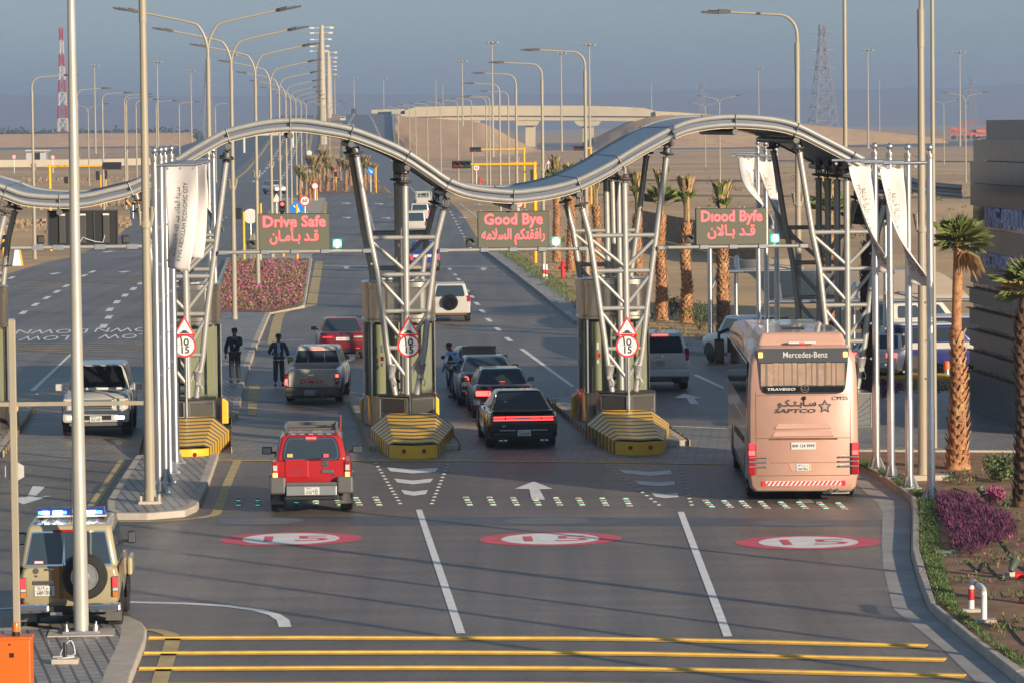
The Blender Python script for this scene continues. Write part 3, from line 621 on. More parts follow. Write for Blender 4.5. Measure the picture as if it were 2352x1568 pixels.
def barrier(label, name='crash_barrier'):
    c = thing(name, label, 'crash barrier', GP(TU[2]+.12, 0), RD(1.9), 'striped crash barriers on the island ends')
    n = 17; bands = MB()
    def sec(t):
        hw = .63+.51*t; d = -7.0+5.0*t; zt = .34+.09*t; ri = .50+.19*t; dr = -7.0+5.7*t; zr = .38+.36*t
        return [V((-hw, d, 0)), V((-hw, d, zt)), V((-ri, dr, zr)), V((0, dr-.32, zr+.0)), V((ri, dr, zr)), V((hw, d, zt)), V((hw, d, 0))]
    for k in range(n):
        bands.k = (k+1) % 2; o_ = .16/n; bands.rings([sec(max(0, k/n-(o_ if k % 2 else -o_)*(k > 0))), sec(min(1, (k+1)/n+(o_ if k % 2 else -o_)*(k < n-1)))], caps=False, closed=False)
    bands.make('striped_shell', ['yellow', 'stripe_grey'], c)
    s = sec(1); bk = MB(); bk.poly(s); bk.add([s[0], s[6], V((.7, -1.0, 0)), V((-.7, -1.0, 0)), s[2], s[4], s[1], s[5]], [(6, 4, 3, 0), (7, 1, 2, 5), (4, 5, 2, 3)]); bk.make('back_plate', 'yellow', c)
    nz = [V((-.63, -7.0, 0))] + [V((x, -7.0-.38*(1-(abs(x)/.63)**3.2), 0)) for x in [-.6, -.54, -.45, -.3, -.15, 0, .15, .3, .45, .54, .6]] + [V((.63, -7.0, 0))]
    MB().prism(nz, (0, 0, .335)).make('nose', 'yellow', c, smooth=40)
    for x in (-.25, .27): MB().lathe([(.055, 0), (.055, .02), (.035, .045)], (x, -7.355, .2), (0, -1, 0), 14).make('reflector', 'tail_red', c, smooth=40)
    return c
c2 = barrier('yellow and black striped crash barrier left of the black sports car')
dup(c2, GP(TU[1]+.05, 0), RD(3.6), 'striped crash barrier partly hidden by the left flagpoles'); dup(c2, GP(TU[3]-.10, 0), RD(1.8), 'yellow and black striped crash barrier left of the pink bus')
for i, l in ((0, 'yellow barrier end seen low behind the tall pole at the left edge'), (1, 'yellow barrier end behind the booth by the two dark-clothed men'), (2, 'yellow barrier end showing left of the booth by the white pickup'), (3, 'yellow barrier end showing left of the booth by the silver off-roader')):
    e = thing('barrier_end', l, 'crash barrier', GP(TU[i], 4.35), A4, 'barrier ends behind the booths')
    MB().prism([V((x, 0, z)) for x, z in ((-1.13, .12), (1.13, .12), (1.13, .74), (.72, 1.03), (-.72, 1.03), (-1.13, .74))], (0, .55, 0)).make('shell', 'yellow', e, bevel=.03)
    MB().box((-.98, -.012, .5), (.06, .02, .3)).make('slot', 'black', e)
# ---------------------------------------------------------------- bump and speed signs on poles
def road_sign(px, label):
    u, z = GW(px, 794, -1.35); s = thing('speed_bump_sign', label, 'road sign', GP(u, -1.35), A4, 'bump and fifteen limit signs on the islands')
    MB().tube([(.03, .03, .1), (.03, .03, z+.75)], .035, 12).make('post', 'galv', s, smooth=40)
    zt = GW(px, 753, -1.35)[1]
    def tri(r): return [V((r*sin(a), 0, r*cos(a)+zt)) for a in (0, 2*pi/3, 4*pi/3)]
    MB().prism([p+V((0, -.02, -.03)) for p in tri(.355)], (0, .02, 0)).make('triangle_plate', 'sign_red', s, bevel=.02); MB().prism([p+V((0, -.026, -.03)) for p in tri(.262)], (0, .004, 0)).make('triangle_face', 'sign_white', s)
    hb = MB(); hb.prism([V((.085*cos(a), -.03, .075*sin(a)+zt-.135)) for a in [pi*k/12 for k in range(13)]], (0, .003, 0)); hb.box((0, -.0285, zt-.135), (.26, .004, .03)); hb.make('bump_symbol', 'ink', s)
    MB().lathe([(.315, 0), (.315, .02)], (0, 0, z), (0, -1, 0), 40).make('round_plate', 'sign_red', s); MB().lathe([(.262, .02), (.262, .025)], (0, 0, z), (0, -1, 0), 40).make('round_face', 'sign_white', s)
    MB().box((0, -.0265, z+.015), (.40, .003, .012)).make('divider', 'ink', s)
    text('15', .27, 'ink', s, (0, -.027, z-.115), fat=.028); text('\u0661\u0665', .33, 'ink', s, (0, -.027, z+.125), fat=.022)
road_sign(939, 'red rimmed bump and fifteen signs above the middle barrier'); road_sign(1440.5, 'red rimmed bump and fifteen signs above the barrier beside the bus'); road_sign(424, 'red rimmed bump and fifteen signs beside the left flagpoles')
# ---------------------------------------------------------------- message boards on the lane bars
def msg(xa, xb, yb, x0, x1, y0, y1, l1, l2, lab, barlab, w1, w2, c1, c2y, h1, h2):
    (ua, za), (ub, zb) = GW(xa, yb+4, -.12), GW(xb, yb-1, -.12); br = thing('lane_bar', barlab, 'bar', GP(ua, -.12), A4, 'bars across the lanes'); zb = za = (za+zb)/2
    MB().tube([(0, 0, za), (ub-ua, 0, zb)], .05, 12).make('tube', 'steel', br, smooth=40)
    for k in (.02, .3, .5, .7, .98): MB().lathe([(.075, -.1), (.075, .1)], ((ub-ua)*k, 0, za), (1, 0, 0), 10).box(((ub-ua)*k, -.06, za), (.22, .05, .1)).make('clamp', 'galv', br, smooth=40)
    (p, zt), (q, zl) = GW(x0, y0, -.14), GW(x1, y1, -.14); pz = (zt+zl)/2; b = thing('message_board', lab, 'sign', GP((p+q)/2, -.14, zl), A4, 'lit message boards over the lanes'); w, h = q-p, zt-zl
    MB().box((0, .09, h/2), (w, .16, h)).make('housing', 'black', b, bevel=.01); MB().poly([(-w/2+.015, .005, .015), (w/2-.015, .005, .015), (w/2-.015, .005, h-.015), (-w/2+.015, .005, h-.015)]).make('display', 'led_face', b, fix=False)
    text(l1, h1, 'led_red', b, (c1[0], .0, c1[1]*h), fat=.018, width=w1, name='english_words'); text(arab(l2), h2, 'led_red', b, (c2y[0], .0, c2y[1]*h), fat=.008, width=w2, name='arabic_words')
    hk = MB()
    for k in (.05, .3, .37, .62, .69, .94): hk.box(((k-.5)*w, .08, h+.02), (.03, .03, .04))
    hk.make('lifting_eye', 'galv', b)
msg(1013, 1345, 572, 1097, 1261, 486.5, 568.5, 'Good Bye', 'رافقتكم السلامه', 'message board reading Good Bye over the middle lane', 'grey bar carrying the Good Bye board', 1.62, 1.74, (0, .77), (0, .36), .42, .40)
msg(505, 850, 577, 593, 758, 492, 574.5, 'Drive Safe', 'قـد بـأمـان', 'message board reading Drive Safe above the lane with the pickup', 'grey bar carrying the Drive Safe board', 1.72, 1.33, (0, .77), (0, .38), .42, .40)
msg(1515, 1853, 565.5, 1598, 1762, 479.5, 562, 'Dıood Byfe', 'قـد بـالان', 'message board with garbled half-changed words above the bus lane', 'grey bar carrying the garbled message board', 1.70, 1.32, (0, .77), (0, .38), .42, .40)
(ua, za), (ub, zb) = GW(25, 570, -.12), GW(335, 571, -.12); br = thing('lane_bar', 'grey bar carrying the board seen from behind at left', 'bar', GP(ua, -.12), A4, 'bars across the lanes')
MB().tube([(0, 0, za), (ub-ua, 0, za)], .055, 12).make('tube', 'steel', br, smooth=40)
for k in (.2, .35, .66, .9): MB().box(((ub-ua)*k, 0, za), (.3, .14, .13)).make('clamp', 'galv', br)
(p, zt), (q, zl) = GW(108, 484.5, -.1), GW(272, 565, -.1); w, h = q-p, zt-zl; bb = thing('message_board', 'black back of a message board over the left lanes', 'sign', GP((p+q)/2, -.1, zl), A4, 'lit message boards over the lanes')
MB().box((0, .1, h/2), (w, .12, h)).make('housing', 'black', bb, bevel=.01)
for k in (-.29, .0, .33): MB().box((k*w, .015, h*.47), (.17, .06, h*.78)).make('power_module', 'lamp_grey', bb, bevel=.01); MB().box((k*w, -.002, h*.88), (.17, .05, .05)).make('module_label', 'plate_white', bb)
fr = MB()
for k in (-.5, -.165, .165, .5): fr.box((k*w*.98, .03, h/2), (.03, .04, h))
fr.box((0, .03, h-.02), (w, .04, .03)); fr.box((0, .03, .02), (w, .04, .03)); fr.make('rear_frame', 'stripe_grey', bb)
MB().tube([(-.1, -.02, .08), (.0, -.03, .25), (.1, -.03, .2), (.35, -.03, .12), (.55, -.02, .1), (.6, -.02, .3)], .012, 6).make('cable', 'plate_white', bb)
for x, y, l in ((93, 551, 'small black lamp box left of the black message board'), (288, 551, 'small black lamp box right of the black message board')):
    u, z = GW(x, y, -.1); s = thing('signal_lamp', l, 'signal lamp', GP(u, -.1, z), A4, 'lane signal lamps on the bars'); MB().box((0, .08, 0), (.21, .2, .23)).make('housing', 'black', s, bevel=.02); MB().box((0, -.03, 0), (.15, .04, .17)).make('rear_cover', 'lamp_grey', s, bevel=.01); MB().box((0, .05, -.17), (.06, .06, .14)).make('bracket', 'galv', s)
for x, y, g, l in ((577, 563, 0, 'unlit square signal lamp left of the Drive Safe board'), (774.5, 560, 1, 'green lit signal lamp right of the Drive Safe board'), (1081, 557.5, 0, 'unlit square signal lamp left of the Good Bye board'), (1277, 555, 1, 'green lit signal lamp right of the Good Bye board'), (1583.5, 550, 0, 'unlit square signal lamp left of the garbled board'), (1780, 548, 1, 'green lit signal lamp right of the garbled board')):
    u, z = GW(x, y, -.12); s = thing('signal_lamp', l, 'signal lamp', GP(u, -.12, z), A4, 'lane signal lamps on the bars')
    MB().box((0, .09, 0), (.25, .18, .25)).make('housing', 'green_glow' if g else 'lamp_grey', s, bevel=.025)
    if g: MB().lathe([(.115, 0), (.115, .02)], (0, 0, 0), (0, -1, 0), 24).make('ring', 'green_glow', s); MB().lathe([(.098, .02), (.07, .035), (0, .04)], (0, 0, 0), (0, -1, 0), 24).make('lens', 'led_green', s, smooth=50)
    else:
        MB().lathe([(.10, .002), (.07, .02), (0, .028)], (0, 0, 0), (0, -1, 0), 24).make('lens', 'steel_dark', s, smooth=50)
        v = MB(); v.rings([[V((r*cos(a), -d, r*sin(a))) for a in [pi*k/10 for k in range(11)]] for r, d in ((.108, .0), (.108, .13), (.10, .13), (.10, 0))], caps=False, closed=False); v.make('visor', 'black', s)
    MB().box((0, .06, -.16), (.06, .05, .12)).make('bracket', 'galv', s)
# ---------------------------------------------------------------- vehicles
paint('beige_paint', (.39, .335, .20)); paint('white_car', (.52, .50, .45)); paint('silver_white', (.60, .60, .59), .3, .2); paint('red_car', (.40, .014, .016)); paint('dark_red_car', (.15, .012, .016))
paint('maroon_car', (.055, .012, .014)); paint('black_car', (.006, .006, .007), .12); paint('navy_car', (.085, .105, .14), .22, .35); paint('peach', (.55, .325, .245), .32); paint('brown_band', (.40, .18, .045)); paint('grey_clad', (.10, .098, .092), .5)
paint('police_blue', (.02, .03, .17)); paint('blue_car', (.02, .05, .30))
class Car:
    def __init__(s, label, cat, pos, yaw, body, W, wb, ro, fo, roof, belt, gh, st, wheel=(.35, .23), name='parked_car', track=None, group=None, rim='silver', zg=None):
        # gh: rear belt y, rear roof y, front roof y, front belt y, half width belt, half width roof ; st: body stations (y, half width, bottom, top)
        s.r = thing(name, label, cat, pos, yaw, group); s.body = body; s.hw = W/2; s.ro = ro
        b = MB()
        def ring(y, hw, z0, z1): h = z1-z0; pr = [(.80, 0), (.96, .10), (1, .45), (.988, .78), (.95, .94), (.85, 1)]; return [V((x*hw, y, z0+f*h)) for x, f in pr] + [V((-x*hw, y, z0+f*h)) for x, f in reversed(pr)]
        b.rings([ring(*q) for q in st]); s.o = b.make('body', body, s.r, smooth=50, bevel=.02)
        yrb, yrr, yfr, yfb, hb, hr = gh; zb = (zg or belt)-.03
        s.gb = [V((-hb, yrb, zb)), V((hb, yrb, zb)), V((hb, yfb, zb)), V((-hb, yfb, zb))]; s.gt = [V((-hr, yrr, roof)), V((hr, yrr, roof)), V((hr, yfr, roof)), V((-hr, yfr, roof))]
        MB().hexa(s.gb, s.gt).make('cabin', body, s.r, bevel=.085, smooth=50, seg=4)
        tr = track or (s.hw-.12); rr, tw = wheel
        for y in (0, wb):
            for sx in (-1, 1):
                t = MB(); t.lathe([(rr*.62, -tw/2), (rr*.93, -tw/2), (rr, -tw*.38), (rr, tw*.38), (rr*.93, tw/2), (rr*.62, tw/2)], (sx*tr, y, rr), (1, 0, 0), 26); t.lathe([(rr*.7, -tw*.3), (rr*.7, tw*.3)], (sx*tr, y, rr), (1, 0, 0), 16)
                t = t.make('wheel', 'rubber', s.r, smooth=40)
                m = MB(); m.lathe([(rr*.64, .30*tw), (rr*.64, .42*tw), (rr*.55, .44*tw), (rr*.5, .34*tw), (rr*.16, .40*tw), (rr*.1, .46*tw)], (sx*tr, y, rr), (sx, 0, 0), 20)
                for k in range(5):
                    a = 2*pi*k/5; m.box(V((sx*(tr+.42*tw), y+rr*.33*cos(a), rr+rr*.33*sin(a))), (.02, rr*.42, rr*.16), mtx=Matrix.Rotation(a, 3, 'X'))
                m.make('rim', rim, t, smooth=40)
                ar = MB(); ar.prism([V((sx*(s.hw+.004), y+rr*1.16*cos(a), max(.16, rr+rr*1.16*sin(a)))) for a in [pi*k/14*1.1-.15 for k in range(15)]], (-sx*.03, 0, 0)); ar.make('wheel_arch', 'black', s.r)
    def face(s, k):
        b, t = s.gb, s.gt
        return {'rear': (b[0], b[1], t[1], t[0]), 'right': (b[1], b[2], t[2], t[1]), 'front': (b[2], b[3], t[3], t[2]), 'left': (b[3], b[0], t[0], t[3])}[k]
    def win(s, k, u0, u1, v0, v1, m='blue_glass', name='window', off=.012, rd=.18, tu=0.0, trim=None):
        A, B, D, E = s.face(k); n = (B-A).cross(E-A).normalized(); P_ = lambda u, v: (A.lerp(B, u)).lerp(E.lerp(D, u), v)
        pts = []
        for cu, cv, a0 in ((u1, v0, -90), (u1, v1, 0), (u0, v1, 90), (u0, v0, 180)):
            ru, rv = rd*.5*min(1, (v1-v0)*1.2)*(.45 if abs(u1-u0) > .6 else .8)*(u1-u0), rd*(v1-v0)
            iu, iv = cu-math.copysign(ru, cu-(u0+u1)/2), cv-math.copysign(rv, cv-(v0+v1)/2)
            for q in range(5): a = RD(a0+22.5*q); pts.append((iu+ru*cos(a), iv+rv*sin(a)))
        pts = [(u+tu*(v-v0), v) for u, v in pts]
        if trim:
            cu_, cv_ = (u0+u1)/2, (v0+v1)/2; MB().prism([P_(cu_+(u-cu_)*1.05, cv_+(v-cv_)*1.10)+n*.002 for u, v in pts], n*(off-.004)).make('window_trim', trim, s.r)
        return MB().prism([P_(u, v)+n*.003 for u, v in pts], n*off).make(name, m, s.r)
    def bx(s, nm, c, d, m, bevel=0.0, par=None, rot=None):
        return MB().box(c, d, mtx=rot).make(nm, m, par or s.r, bevel=bevel)
    def pair(s, nm, c, d, m, bevel=0.0):
        for q in (-1, 1): s.bx(nm, (q*c[0], c[1], c[2]), d, m, bevel)
    def mirror(s, y, z, hw, sz=(.22, .12, .17), m=None, g='mirror_glass'):
        for q in (-1, 1):
            o = MB().box((q*(hw+sz[0]/2+.03), y, z), sz).box((q*(hw-.0), y+.02, z-sz[2]*.3), (.14, .05, .05)).make('side_mirror', m or s.body, s.r, bevel=.035, seg=3)
            MB().box((q*(hw+sz[0]/2+.03), y-sz[1]/2-.002, z), (sz[0]*.8, .006, sz[2]*.78)).make('mirror_glass', g, o, bevel=.002)
    def plate(s, x, y, z, w=.33, h=.165, l1='', l2='', stripe=None, sgn=-1):
        o = MB().box((x, y, z), (w, .012, h)).make('number_plate', 'plate_white', s.r, bevel=.004); r = (pi/2, 0, 0) if sgn < 0 else (pi/2, 0, pi); yy = y+sgn*.008
        if h > .12:
            text(l1, h*.50, 'ink', o, (x-.02*w*-sgn, yy, z+h*.24), r, fat=.01, width=w*.74, ext=.001); text(l2, h*.50, 'ink', o, (x-.02*w*-sgn, yy, z-h*.23), r, fat=.01, width=w*.74, ext=.001)
            MB().box((x, yy, z), (w*.94, .001, .004)).box((x+w*.36*-sgn*1, yy, z), (.004, .001, h*.9)).make('plate_divider', 'ink', o)
        else: text(l1, h*.55, 'ink', o, (x, yy, z), r, fat=.01, width=w*.8, ext=.001)
        if stripe: MB().box((x+w*.43, yy, z), (w*.12, .002, h*.96)).make('plate_stripe', stripe, o)
    def under(s, y0, y1, z0, z1, hw): s.bx('underbody', (0, (y0+y1)/2, (z0+z1)/2), (hw*2, y1-y0, z1-z0), 'black', .03)
def sedan_st(hw, ro, wb, fo, deck, belt, hood, yrb, yfb):
    L1 = wb+fo
    return [(-ro, hw*.88, .42, deck-.16), (-ro+.05, hw*.93, .30, deck-.06), (-ro+.22, hw*.975, .22, deck-.005), (yrb-.05, hw, .2, deck), (yrb+.35, hw, .19, belt), (yfb-.4, hw, .19, belt), (yfb+.1, hw*.99, .2, hood+.03), (L1-.55, hw*.97, .2, hood-.04), (L1-.15, hw*.88, .22, hood-.16), (L1, hw*.72, .3, hood-.28)]
def suv_st(hw, ro, wb, fo, belt, hood, yfb, z0=.38):
    L1 = wb+fo
    return [(-ro, hw*.93, z0+.1, belt-.02), (-ro+.05, hw*.965, z0+.02, belt), (-ro+.25, hw, z0, belt), (yfb-.3, hw, z0-.05, belt), (yfb+.1, hw*.99, z0-.05, hood+.03), (L1-.5, hw*.97, z0-.02, hood-.03), (L1-.12, hw*.92, z0, hood-.14), (L1, hw*.82, z0+.08, hood-.28)]
def gl(px, py): p = G(px, py); return V((p.x, p.y, .012))
Y = RD
# red off-roader nearest the camera
c = Car('red off-roader with a black roof rack waiting at the yellow line', 'car', gl(717, 1172.5), Y(2.4), 'red_car', 1.80, 2.70, .90, .86, 1.74, 1.20, (-.86, -.62, 1.55, 2.05, .80, .66), suv_st(.90, .90, 2.70, .86, 1.20, 1.12, 2.0, .42), (.385, .27), 'off_roader', .77)
c.win('rear', .10, .90, .06, .88, 'mirror_glass', 'rear_window', rd=.35, trim='black'); c.win('rear', .12, .88, .09, .84, 'blue_glass', 'rear_glass', off=.018, rd=.32)
for k in ('left', 'right'): c.win(k, .06, .32, .12, .86); c.win(k, .36, .64, .12, .86); c.win(k, .67, .9, .12, .86, tu=0)
c.win('front', .05, .95, .1, .92)
c.bx('wiper', (.05, -.91, 1.235), (.36, .03, .03), 'black', rot=Matrix.Rotation(-.12, 3, 'Y')); c.bx('high_brake_light', (0, -.70, 1.685), (.22, .06, .035), 'brake_red', .005)
for q in (-1, 1):
    o = c.bx('tail_light', (q*.80, -.90, 1.0), (.125, .09, .36), 'tail_red', .02); c.bx('indicator', (q*.80, -.949, .885), (.095, .01, .10), 'amber_lit', .004, o); c.bx('reverse_lamp', (q*.80, -.949, 1.04), (.09, .008, .12), 'clear_lens', .004, o)
    c.bx('bumper_corner', (q*.745, -.96, .66), (.36, .30, .38), 'grey_clad', .05); c.bx('mud_flap', (q*.77, -.42, .34), (.30, .02, .3), 'grey_clad'); c.bx('fender_flare', (q*.905, -.02, .78), (.07, .86, .14), 'grey_clad', .03)
c.bx('step_bumper', (0, -1.04, .545), (1.12, .22, .22), 'silver', .02); c.bx('bumper_top', (0, -.98, .69), (1.12, .2, .07), 'grey_clad', .015); c.bx('lower_bumper', (0, -.96, .40), (1.2, .18, .14), 'black', .02)
c.under(-.8, 3.2, .30, .45, .7); c.plate(.01, -1.158, .545, .33, .165, '٦٢٢٦ ل ط', '6226 TZJ'); c.bx('handle', (.36, -.915, .95), (.27, .03, .075), 'grey_clad', .015); c.bx('tailgate_bulge', (-.32, -.905, 1.02), (.52, .035, .40), 'red_car', .03)
MB().lathe([(.075, 0), (.075, .012), (.05, .012), (.05, 0)], (.31, -.905, 1.12), (0, -1, 0), 20).box((.31, -.915, 1.12), (.17, .012, .025)).make('round_badge', 'chrome', c.r)
text('X', .07, 'chrome', c.r, (-.44, -.93, .97)); text('TERRA', .05, 'chrome', c.r, (-.30, -.93, .97), fat=.02, width=.22); text('4.0S', .06, 'chrome', c.r, (.49, -.915, .87), fat=.03)
c.bx('window_sticker', (-.47, -.865, 1.31), (.13, .008, .08), 'faded_yellow', .002); c.bx('window_sticker', (.33, -.865, 1.30), (.12, .008, .08), 'pink_red', .002)
c.mirror(1.75, 1.22, .88, (.23, .12, .17), 'black'); rr = MB()
for q in (-1, 1): rr.tube([(q*.56, -.55, 1.78), (q*.57, -.45, 1.87), (q*.57, 1.25, 1.87), (q*.56, 1.4, 1.78)], .035, 8)
rr.box((0, 1.1, 1.86), (1.1, .3, .12)); rr.tube([(-.57, -.3, 1.85), (.57, -.3, 1.85)], .03, 8); rr.tube([(-.57, .5, 1.85), (.57, .5, 1.85)], .03, 8); rr.make('roof_rack', 'grey_clad', c.r, bevel=.01)
rp_ = MB()
for k in range(5): rp_.box((-.40+k*.2, -.50, 1.76), (.1, .24, .03))
rp_.make('roof_strip', 'silver', c.r); MB().tube([(.66, .8, 1.74), (.67, .78, 2.08)], .007, 6).make('aerial', 'orange', c.r)
# white pickup at the middle left lane
c = Car('white double cab pickup with red lettering on its tailgate', 'pickup', gl(723.5, 922.3), Y(-1.7), 'white_car', 1.78, 3.05, 1.18, .80, 1.66, 1.10, (1.02, 1.22, 2.55, 3.15, .78, .64), [(-1.18, .80, .52, 1.07), (-1.12, .85, .48, 1.09), (-.9, .88, .42, 1.09), (1.0, .89, .38, 1.09), (3.1, .89, .38, 1.08), (3.5, .86, .4, 1.02), (3.85, .78, .45, .86)], (.355, .235), 'pickup_truck', .76)
c.win('rear', .04, .30, .16, .78, 'blue_glass', 'rear_window', rd=.1, tu=.03); c.win('rear', .325, .655, .16, .78, 'blue_glass', 'rear_window', rd=.1); c.win('rear', .68, .96, .16, .78, 'blue_glass', 'rear_window', rd=.1, tu=-.03)
for k in ('left', 'right'): c.win(k, .1, .46, .12, .84); c.win(k, .52, .88, .12, .84)
c.win('front', .05, .95, .1, .9); c.bx('high_brake_light', (0, 1.19, 1.595), (.34, .04, .04), 'brake_red', .005); c.bx('tailgate', (0, -1.19, .81), (1.43, .06, .53), 'white_car', .015)
for q in (-1, 1):
    o = c.bx('tail_light', (q*.79, -1.17, .79), (.115, .07, .33), 'tail_red', .01); c.bx('brake_lamp', (q*.79, -1.206, .88 if q > 0 else .66), (.09, .006, .09), 'brake_red', 0, o); c.bx('reverse_lamp', (q*.79, -1.206, .75), (.09, .008, .08), 'clear_lens', 0, o)
    c.bx('mud_flap', (q*.77, -.42, .36), (.24, .02, .36), 'grey_clad'); c.bx('roof_bar_foot', (q*.46, 1.3, 1.70), (.03, .2, .06), 'chrome')
c.bx('bumper', (0, -1.22, .40), (1.62, .2, .24), 'grey_clad', .03); c.bx('bumper_step', (0, -1.2, .26), (1.5, .16, .12), 'black', .02); c.under(-1, 3.5, .28, .45, .65); c.plate(-.04, -1.325, .37, .33, .16, '٨٣٢٢', '8222', 'sign_blue')
c.bx('handle', (-.02, -1.225, .915), (.2, .02, .055), 'chrome', .01); text('ISUZU', .072, 'sign_red', c.r, (.03, -1.224, .80), fat=.02, width=.32); text('D', .17, 'sign_red', c.r, (-.28, -1.224, .70), fat=.03, width=.20, shear=.2); text('-MAX', .15, 'sign_red', c.r, (.10, -1.224, .692), fat=.03, width=.54, shear=.2)
ch = MB()
for k in range(14): x = -.56+k*.083; ch.prism([V((x+(.03 if x < 0 else -.03), -1.2235, .58)), V((x, -1.2235, .60)), V((x+(.03 if x < 0 else -.03), -1.2235, .62)), V((x+(.05 if x < 0 else -.05), -1.2235, .62)), V((x+(.02 if x < 0 else -.02), -1.2235, .60)), V((x+(.05 if x < 0 else -.05), -1.2235, .58))], (0, .002, 0))
ch.make('chevron_decal', 'ink', c.r); c.mirror(2.75, 1.18, .86, (.2, .12, .18), 'chrome'); c.bx('bed_floor', (0, -.1, 1.093), (1.5, 1.9, .01), 'grey_clad')
MB().tube([(.3, -1.0, .3), (.33, -1.3, .27)], .03, 8).make('exhaust', 'chrome', c.r)
# dark red saloon beyond the pickup
c = Car('dark red saloon driving away beyond the white pickup', 'car', gl(786, 823), Y(4), 'dark_red_car', 1.82, 2.775, 1.08, .98, 1.45, 1.0, (-.35, .35, 1.7, 2.6, .80, .60), sedan_st(.91, 1.08, 2.775, .98, 1.02, .98, .95, -.35, 2.6), (.33, .215), 'saloon_car', .77)
c.win('rear', .06, .94, .08, .9, 'blue_glass', 'rear_window', rd=.2); [c.win(k, .1, .48, .1, .86) for k in ('left', 'right')]; [c.win(k, .52, .9, .1, .86) for k in ('left', 'right')]; c.win('front', .05, .95, .1, .9)
for q in (-1, 1): o = c.bx('tail_light', (q*.58, -1.07, .84), (.48, .09, .13), 'tail_red', .02); c.bx('lamp_strip', (q*.56, -1.118, .84), (.34, .006, .05), 'clear_lens' if q > 0 else 'dim_red', 0, o)
c.bx('chrome_bar', (0, -1.10, .885), (.62, .03, .03), 'chrome', .008); c.plate(0, -1.10, .77, .5, .12, '6226 TZJ'); c.bx('bumper', (0, -1.10, .53), (1.66, .12, .26), 'dark_red_car', .05); c.bx('lower_bumper', (0, -1.08, .34), (1.5, .1, .14), 'black', .03); c.bx('reflector', (.55, -1.163, .33+.1), (.16, .01, .03), 'dim_red'); MB().lathe([(.05, 0), (.05, .1)], (.52, -1.08, .28), (0, -1, 0), 12).make('exhaust', 'chrome', c.r)
MB().lathe([(.055, 0), (.055, .012), (.04, .012)], (0, -1.075, .96), (0, -1, 0), 16).make('oval_badge', 'chrome', c.r); c.mirror(2.05, 1.02, .87, (.2, .11, .14)); c.under(-.9, 3.2, .2, .4, .7)
# black coupe at the second barrier
c = Car('black muscle coupe with a full-width red tail light bar', 'car', gl(1195.3, 1024), Y(4.2), 'black_car', 1.90, 2.946, 1.12, .96, 1.45, .98, (-.62, .25, 1.45, 2.35, .84, .60), sedan_st(.95, 1.12, 2.946, .96, 1.0, .98, .97, -.62, 2.35), (.37, .25), 'coupe_car', .80)
c.win('rear', .05, .95, .06, .93, 'dark_glass', 'rear_window', rd=.25); c.win('left', .35, .86, .12, .84, 'dark_glass'); c.win('right', .14, .65, .12, .84, 'dark_glass'); c.win('front', .05, .95, .1, .9)
c.bx('spoiler', (0, -1.02, 1.005), (1.62, .26, .06), 'black_car', .025); o = c.bx('tail_light_bar', (0, -1.115, .82), (1.66, .06, .13), 'black_gloss', .03)
for x, w_ in ((-.64, .32), (0, .94), (.64, .32)): c.bx('light_segment', (x, -1.147, .82), (w_-.02, .012, .092), 'dim_red', .004, o)
lg = MB()
for z_ in (.775, .865): lg.box((0, -1.156, z_), (1.6, .006, .012))
lg.make('light_edge', 'brake_red', o)
c.bx('badge_plate', (.0, -1.157, .818), (.40, .006, .045), 'silver', .002, o); c.bx('bumper', (0, -1.12, .58), (1.74, .12, .30), 'black_car', .05); c.bx('lower_bumper', (0, -1.09, .34), (1.64, .12, .24), 'black_gloss', .05); c.plate(.02, -1.19, .44, .35, .16, '١٦٨٠ ر ن', '1680 JNR')
text('SRT', .055, 'plate_white', c.r, (-.52, -1.183, .62), fat=.03, shear=.3); c.pair('reflector_strip', (.42, -1.184, .51), (.42, .008, .025), 'steel'); c.mirror(1.8, 1.05, .9, (.2, .12, .15)); c.under(-.9, 3.4, .18, .35, .75)
for q in (-1, 1): e = MB(); [e.box((q*.545+k*.062, -1.16, .235), (.11, .1, .06)) for k in (-1, 1)]; e.make('exhaust', 'chrome', c.r, bevel=.02)
text('SSK', .06, 'plate_white', c.r, (-.42, -.42, 1.22), (pi/2-.92, 0, .0), shear=.3)
# maroon saloon
c = Car('dark maroon saloon between the black coupe and the grey saloon', 'car', gl(1153, 958.6), Y(3.6), 'maroon_car', 1.78, 2.70, 1.02, .9, 1.42, .98, (-.36, .3, 1.65, 2.5, .80, .58), sedan_st(.89, 1.02, 2.7, .9, 1.02, .97, .93, -.36, 2.5), (.325, .21), 'saloon_car', .76)
c.win('rear', .06, .94, .08, .9, 'blue_glass', 'rear_window', rd=.2); [c.win(k, .1, .48, .1, .86) for k in ('left', 'right')]; [c.win(k, .52, .9, .1, .86) for k in ('left', 'right')]
for q in (-1, 1): o = c.bx('tail_light', (q*.60, -1.0, .78), (.42, .08, .145), 'brake_red', .02); c.bx('reverse_lamp', (q*.43, -1.042, .78), (.07, .006, .11), 'clear_lens', 0, o)
c.bx('chrome_bar', (0, -1.02, .855), (.9, .03, .025), 'chrome', .008); c.plate(0, -1.03, .75, .5, .12, '1680 JNR'); c.bx('bumper', (0, -1.04, .50), (1.64, .12, .26), 'maroon_car', .05); c.bx('high_brake_light', (0, -.28, 1.075), (.16, .02, .02), 'dim_red'); c.mirror(2.0, 1.0, .86, (.2, .11, .14)); c.under(-.9, 3.1, .18, .4, .7)
MB().lathe([(.05, 0), (.05, .012)], (0, -.985, .94), (0, -1, 0), 16).make('oval_badge', 'chrome', c.r)
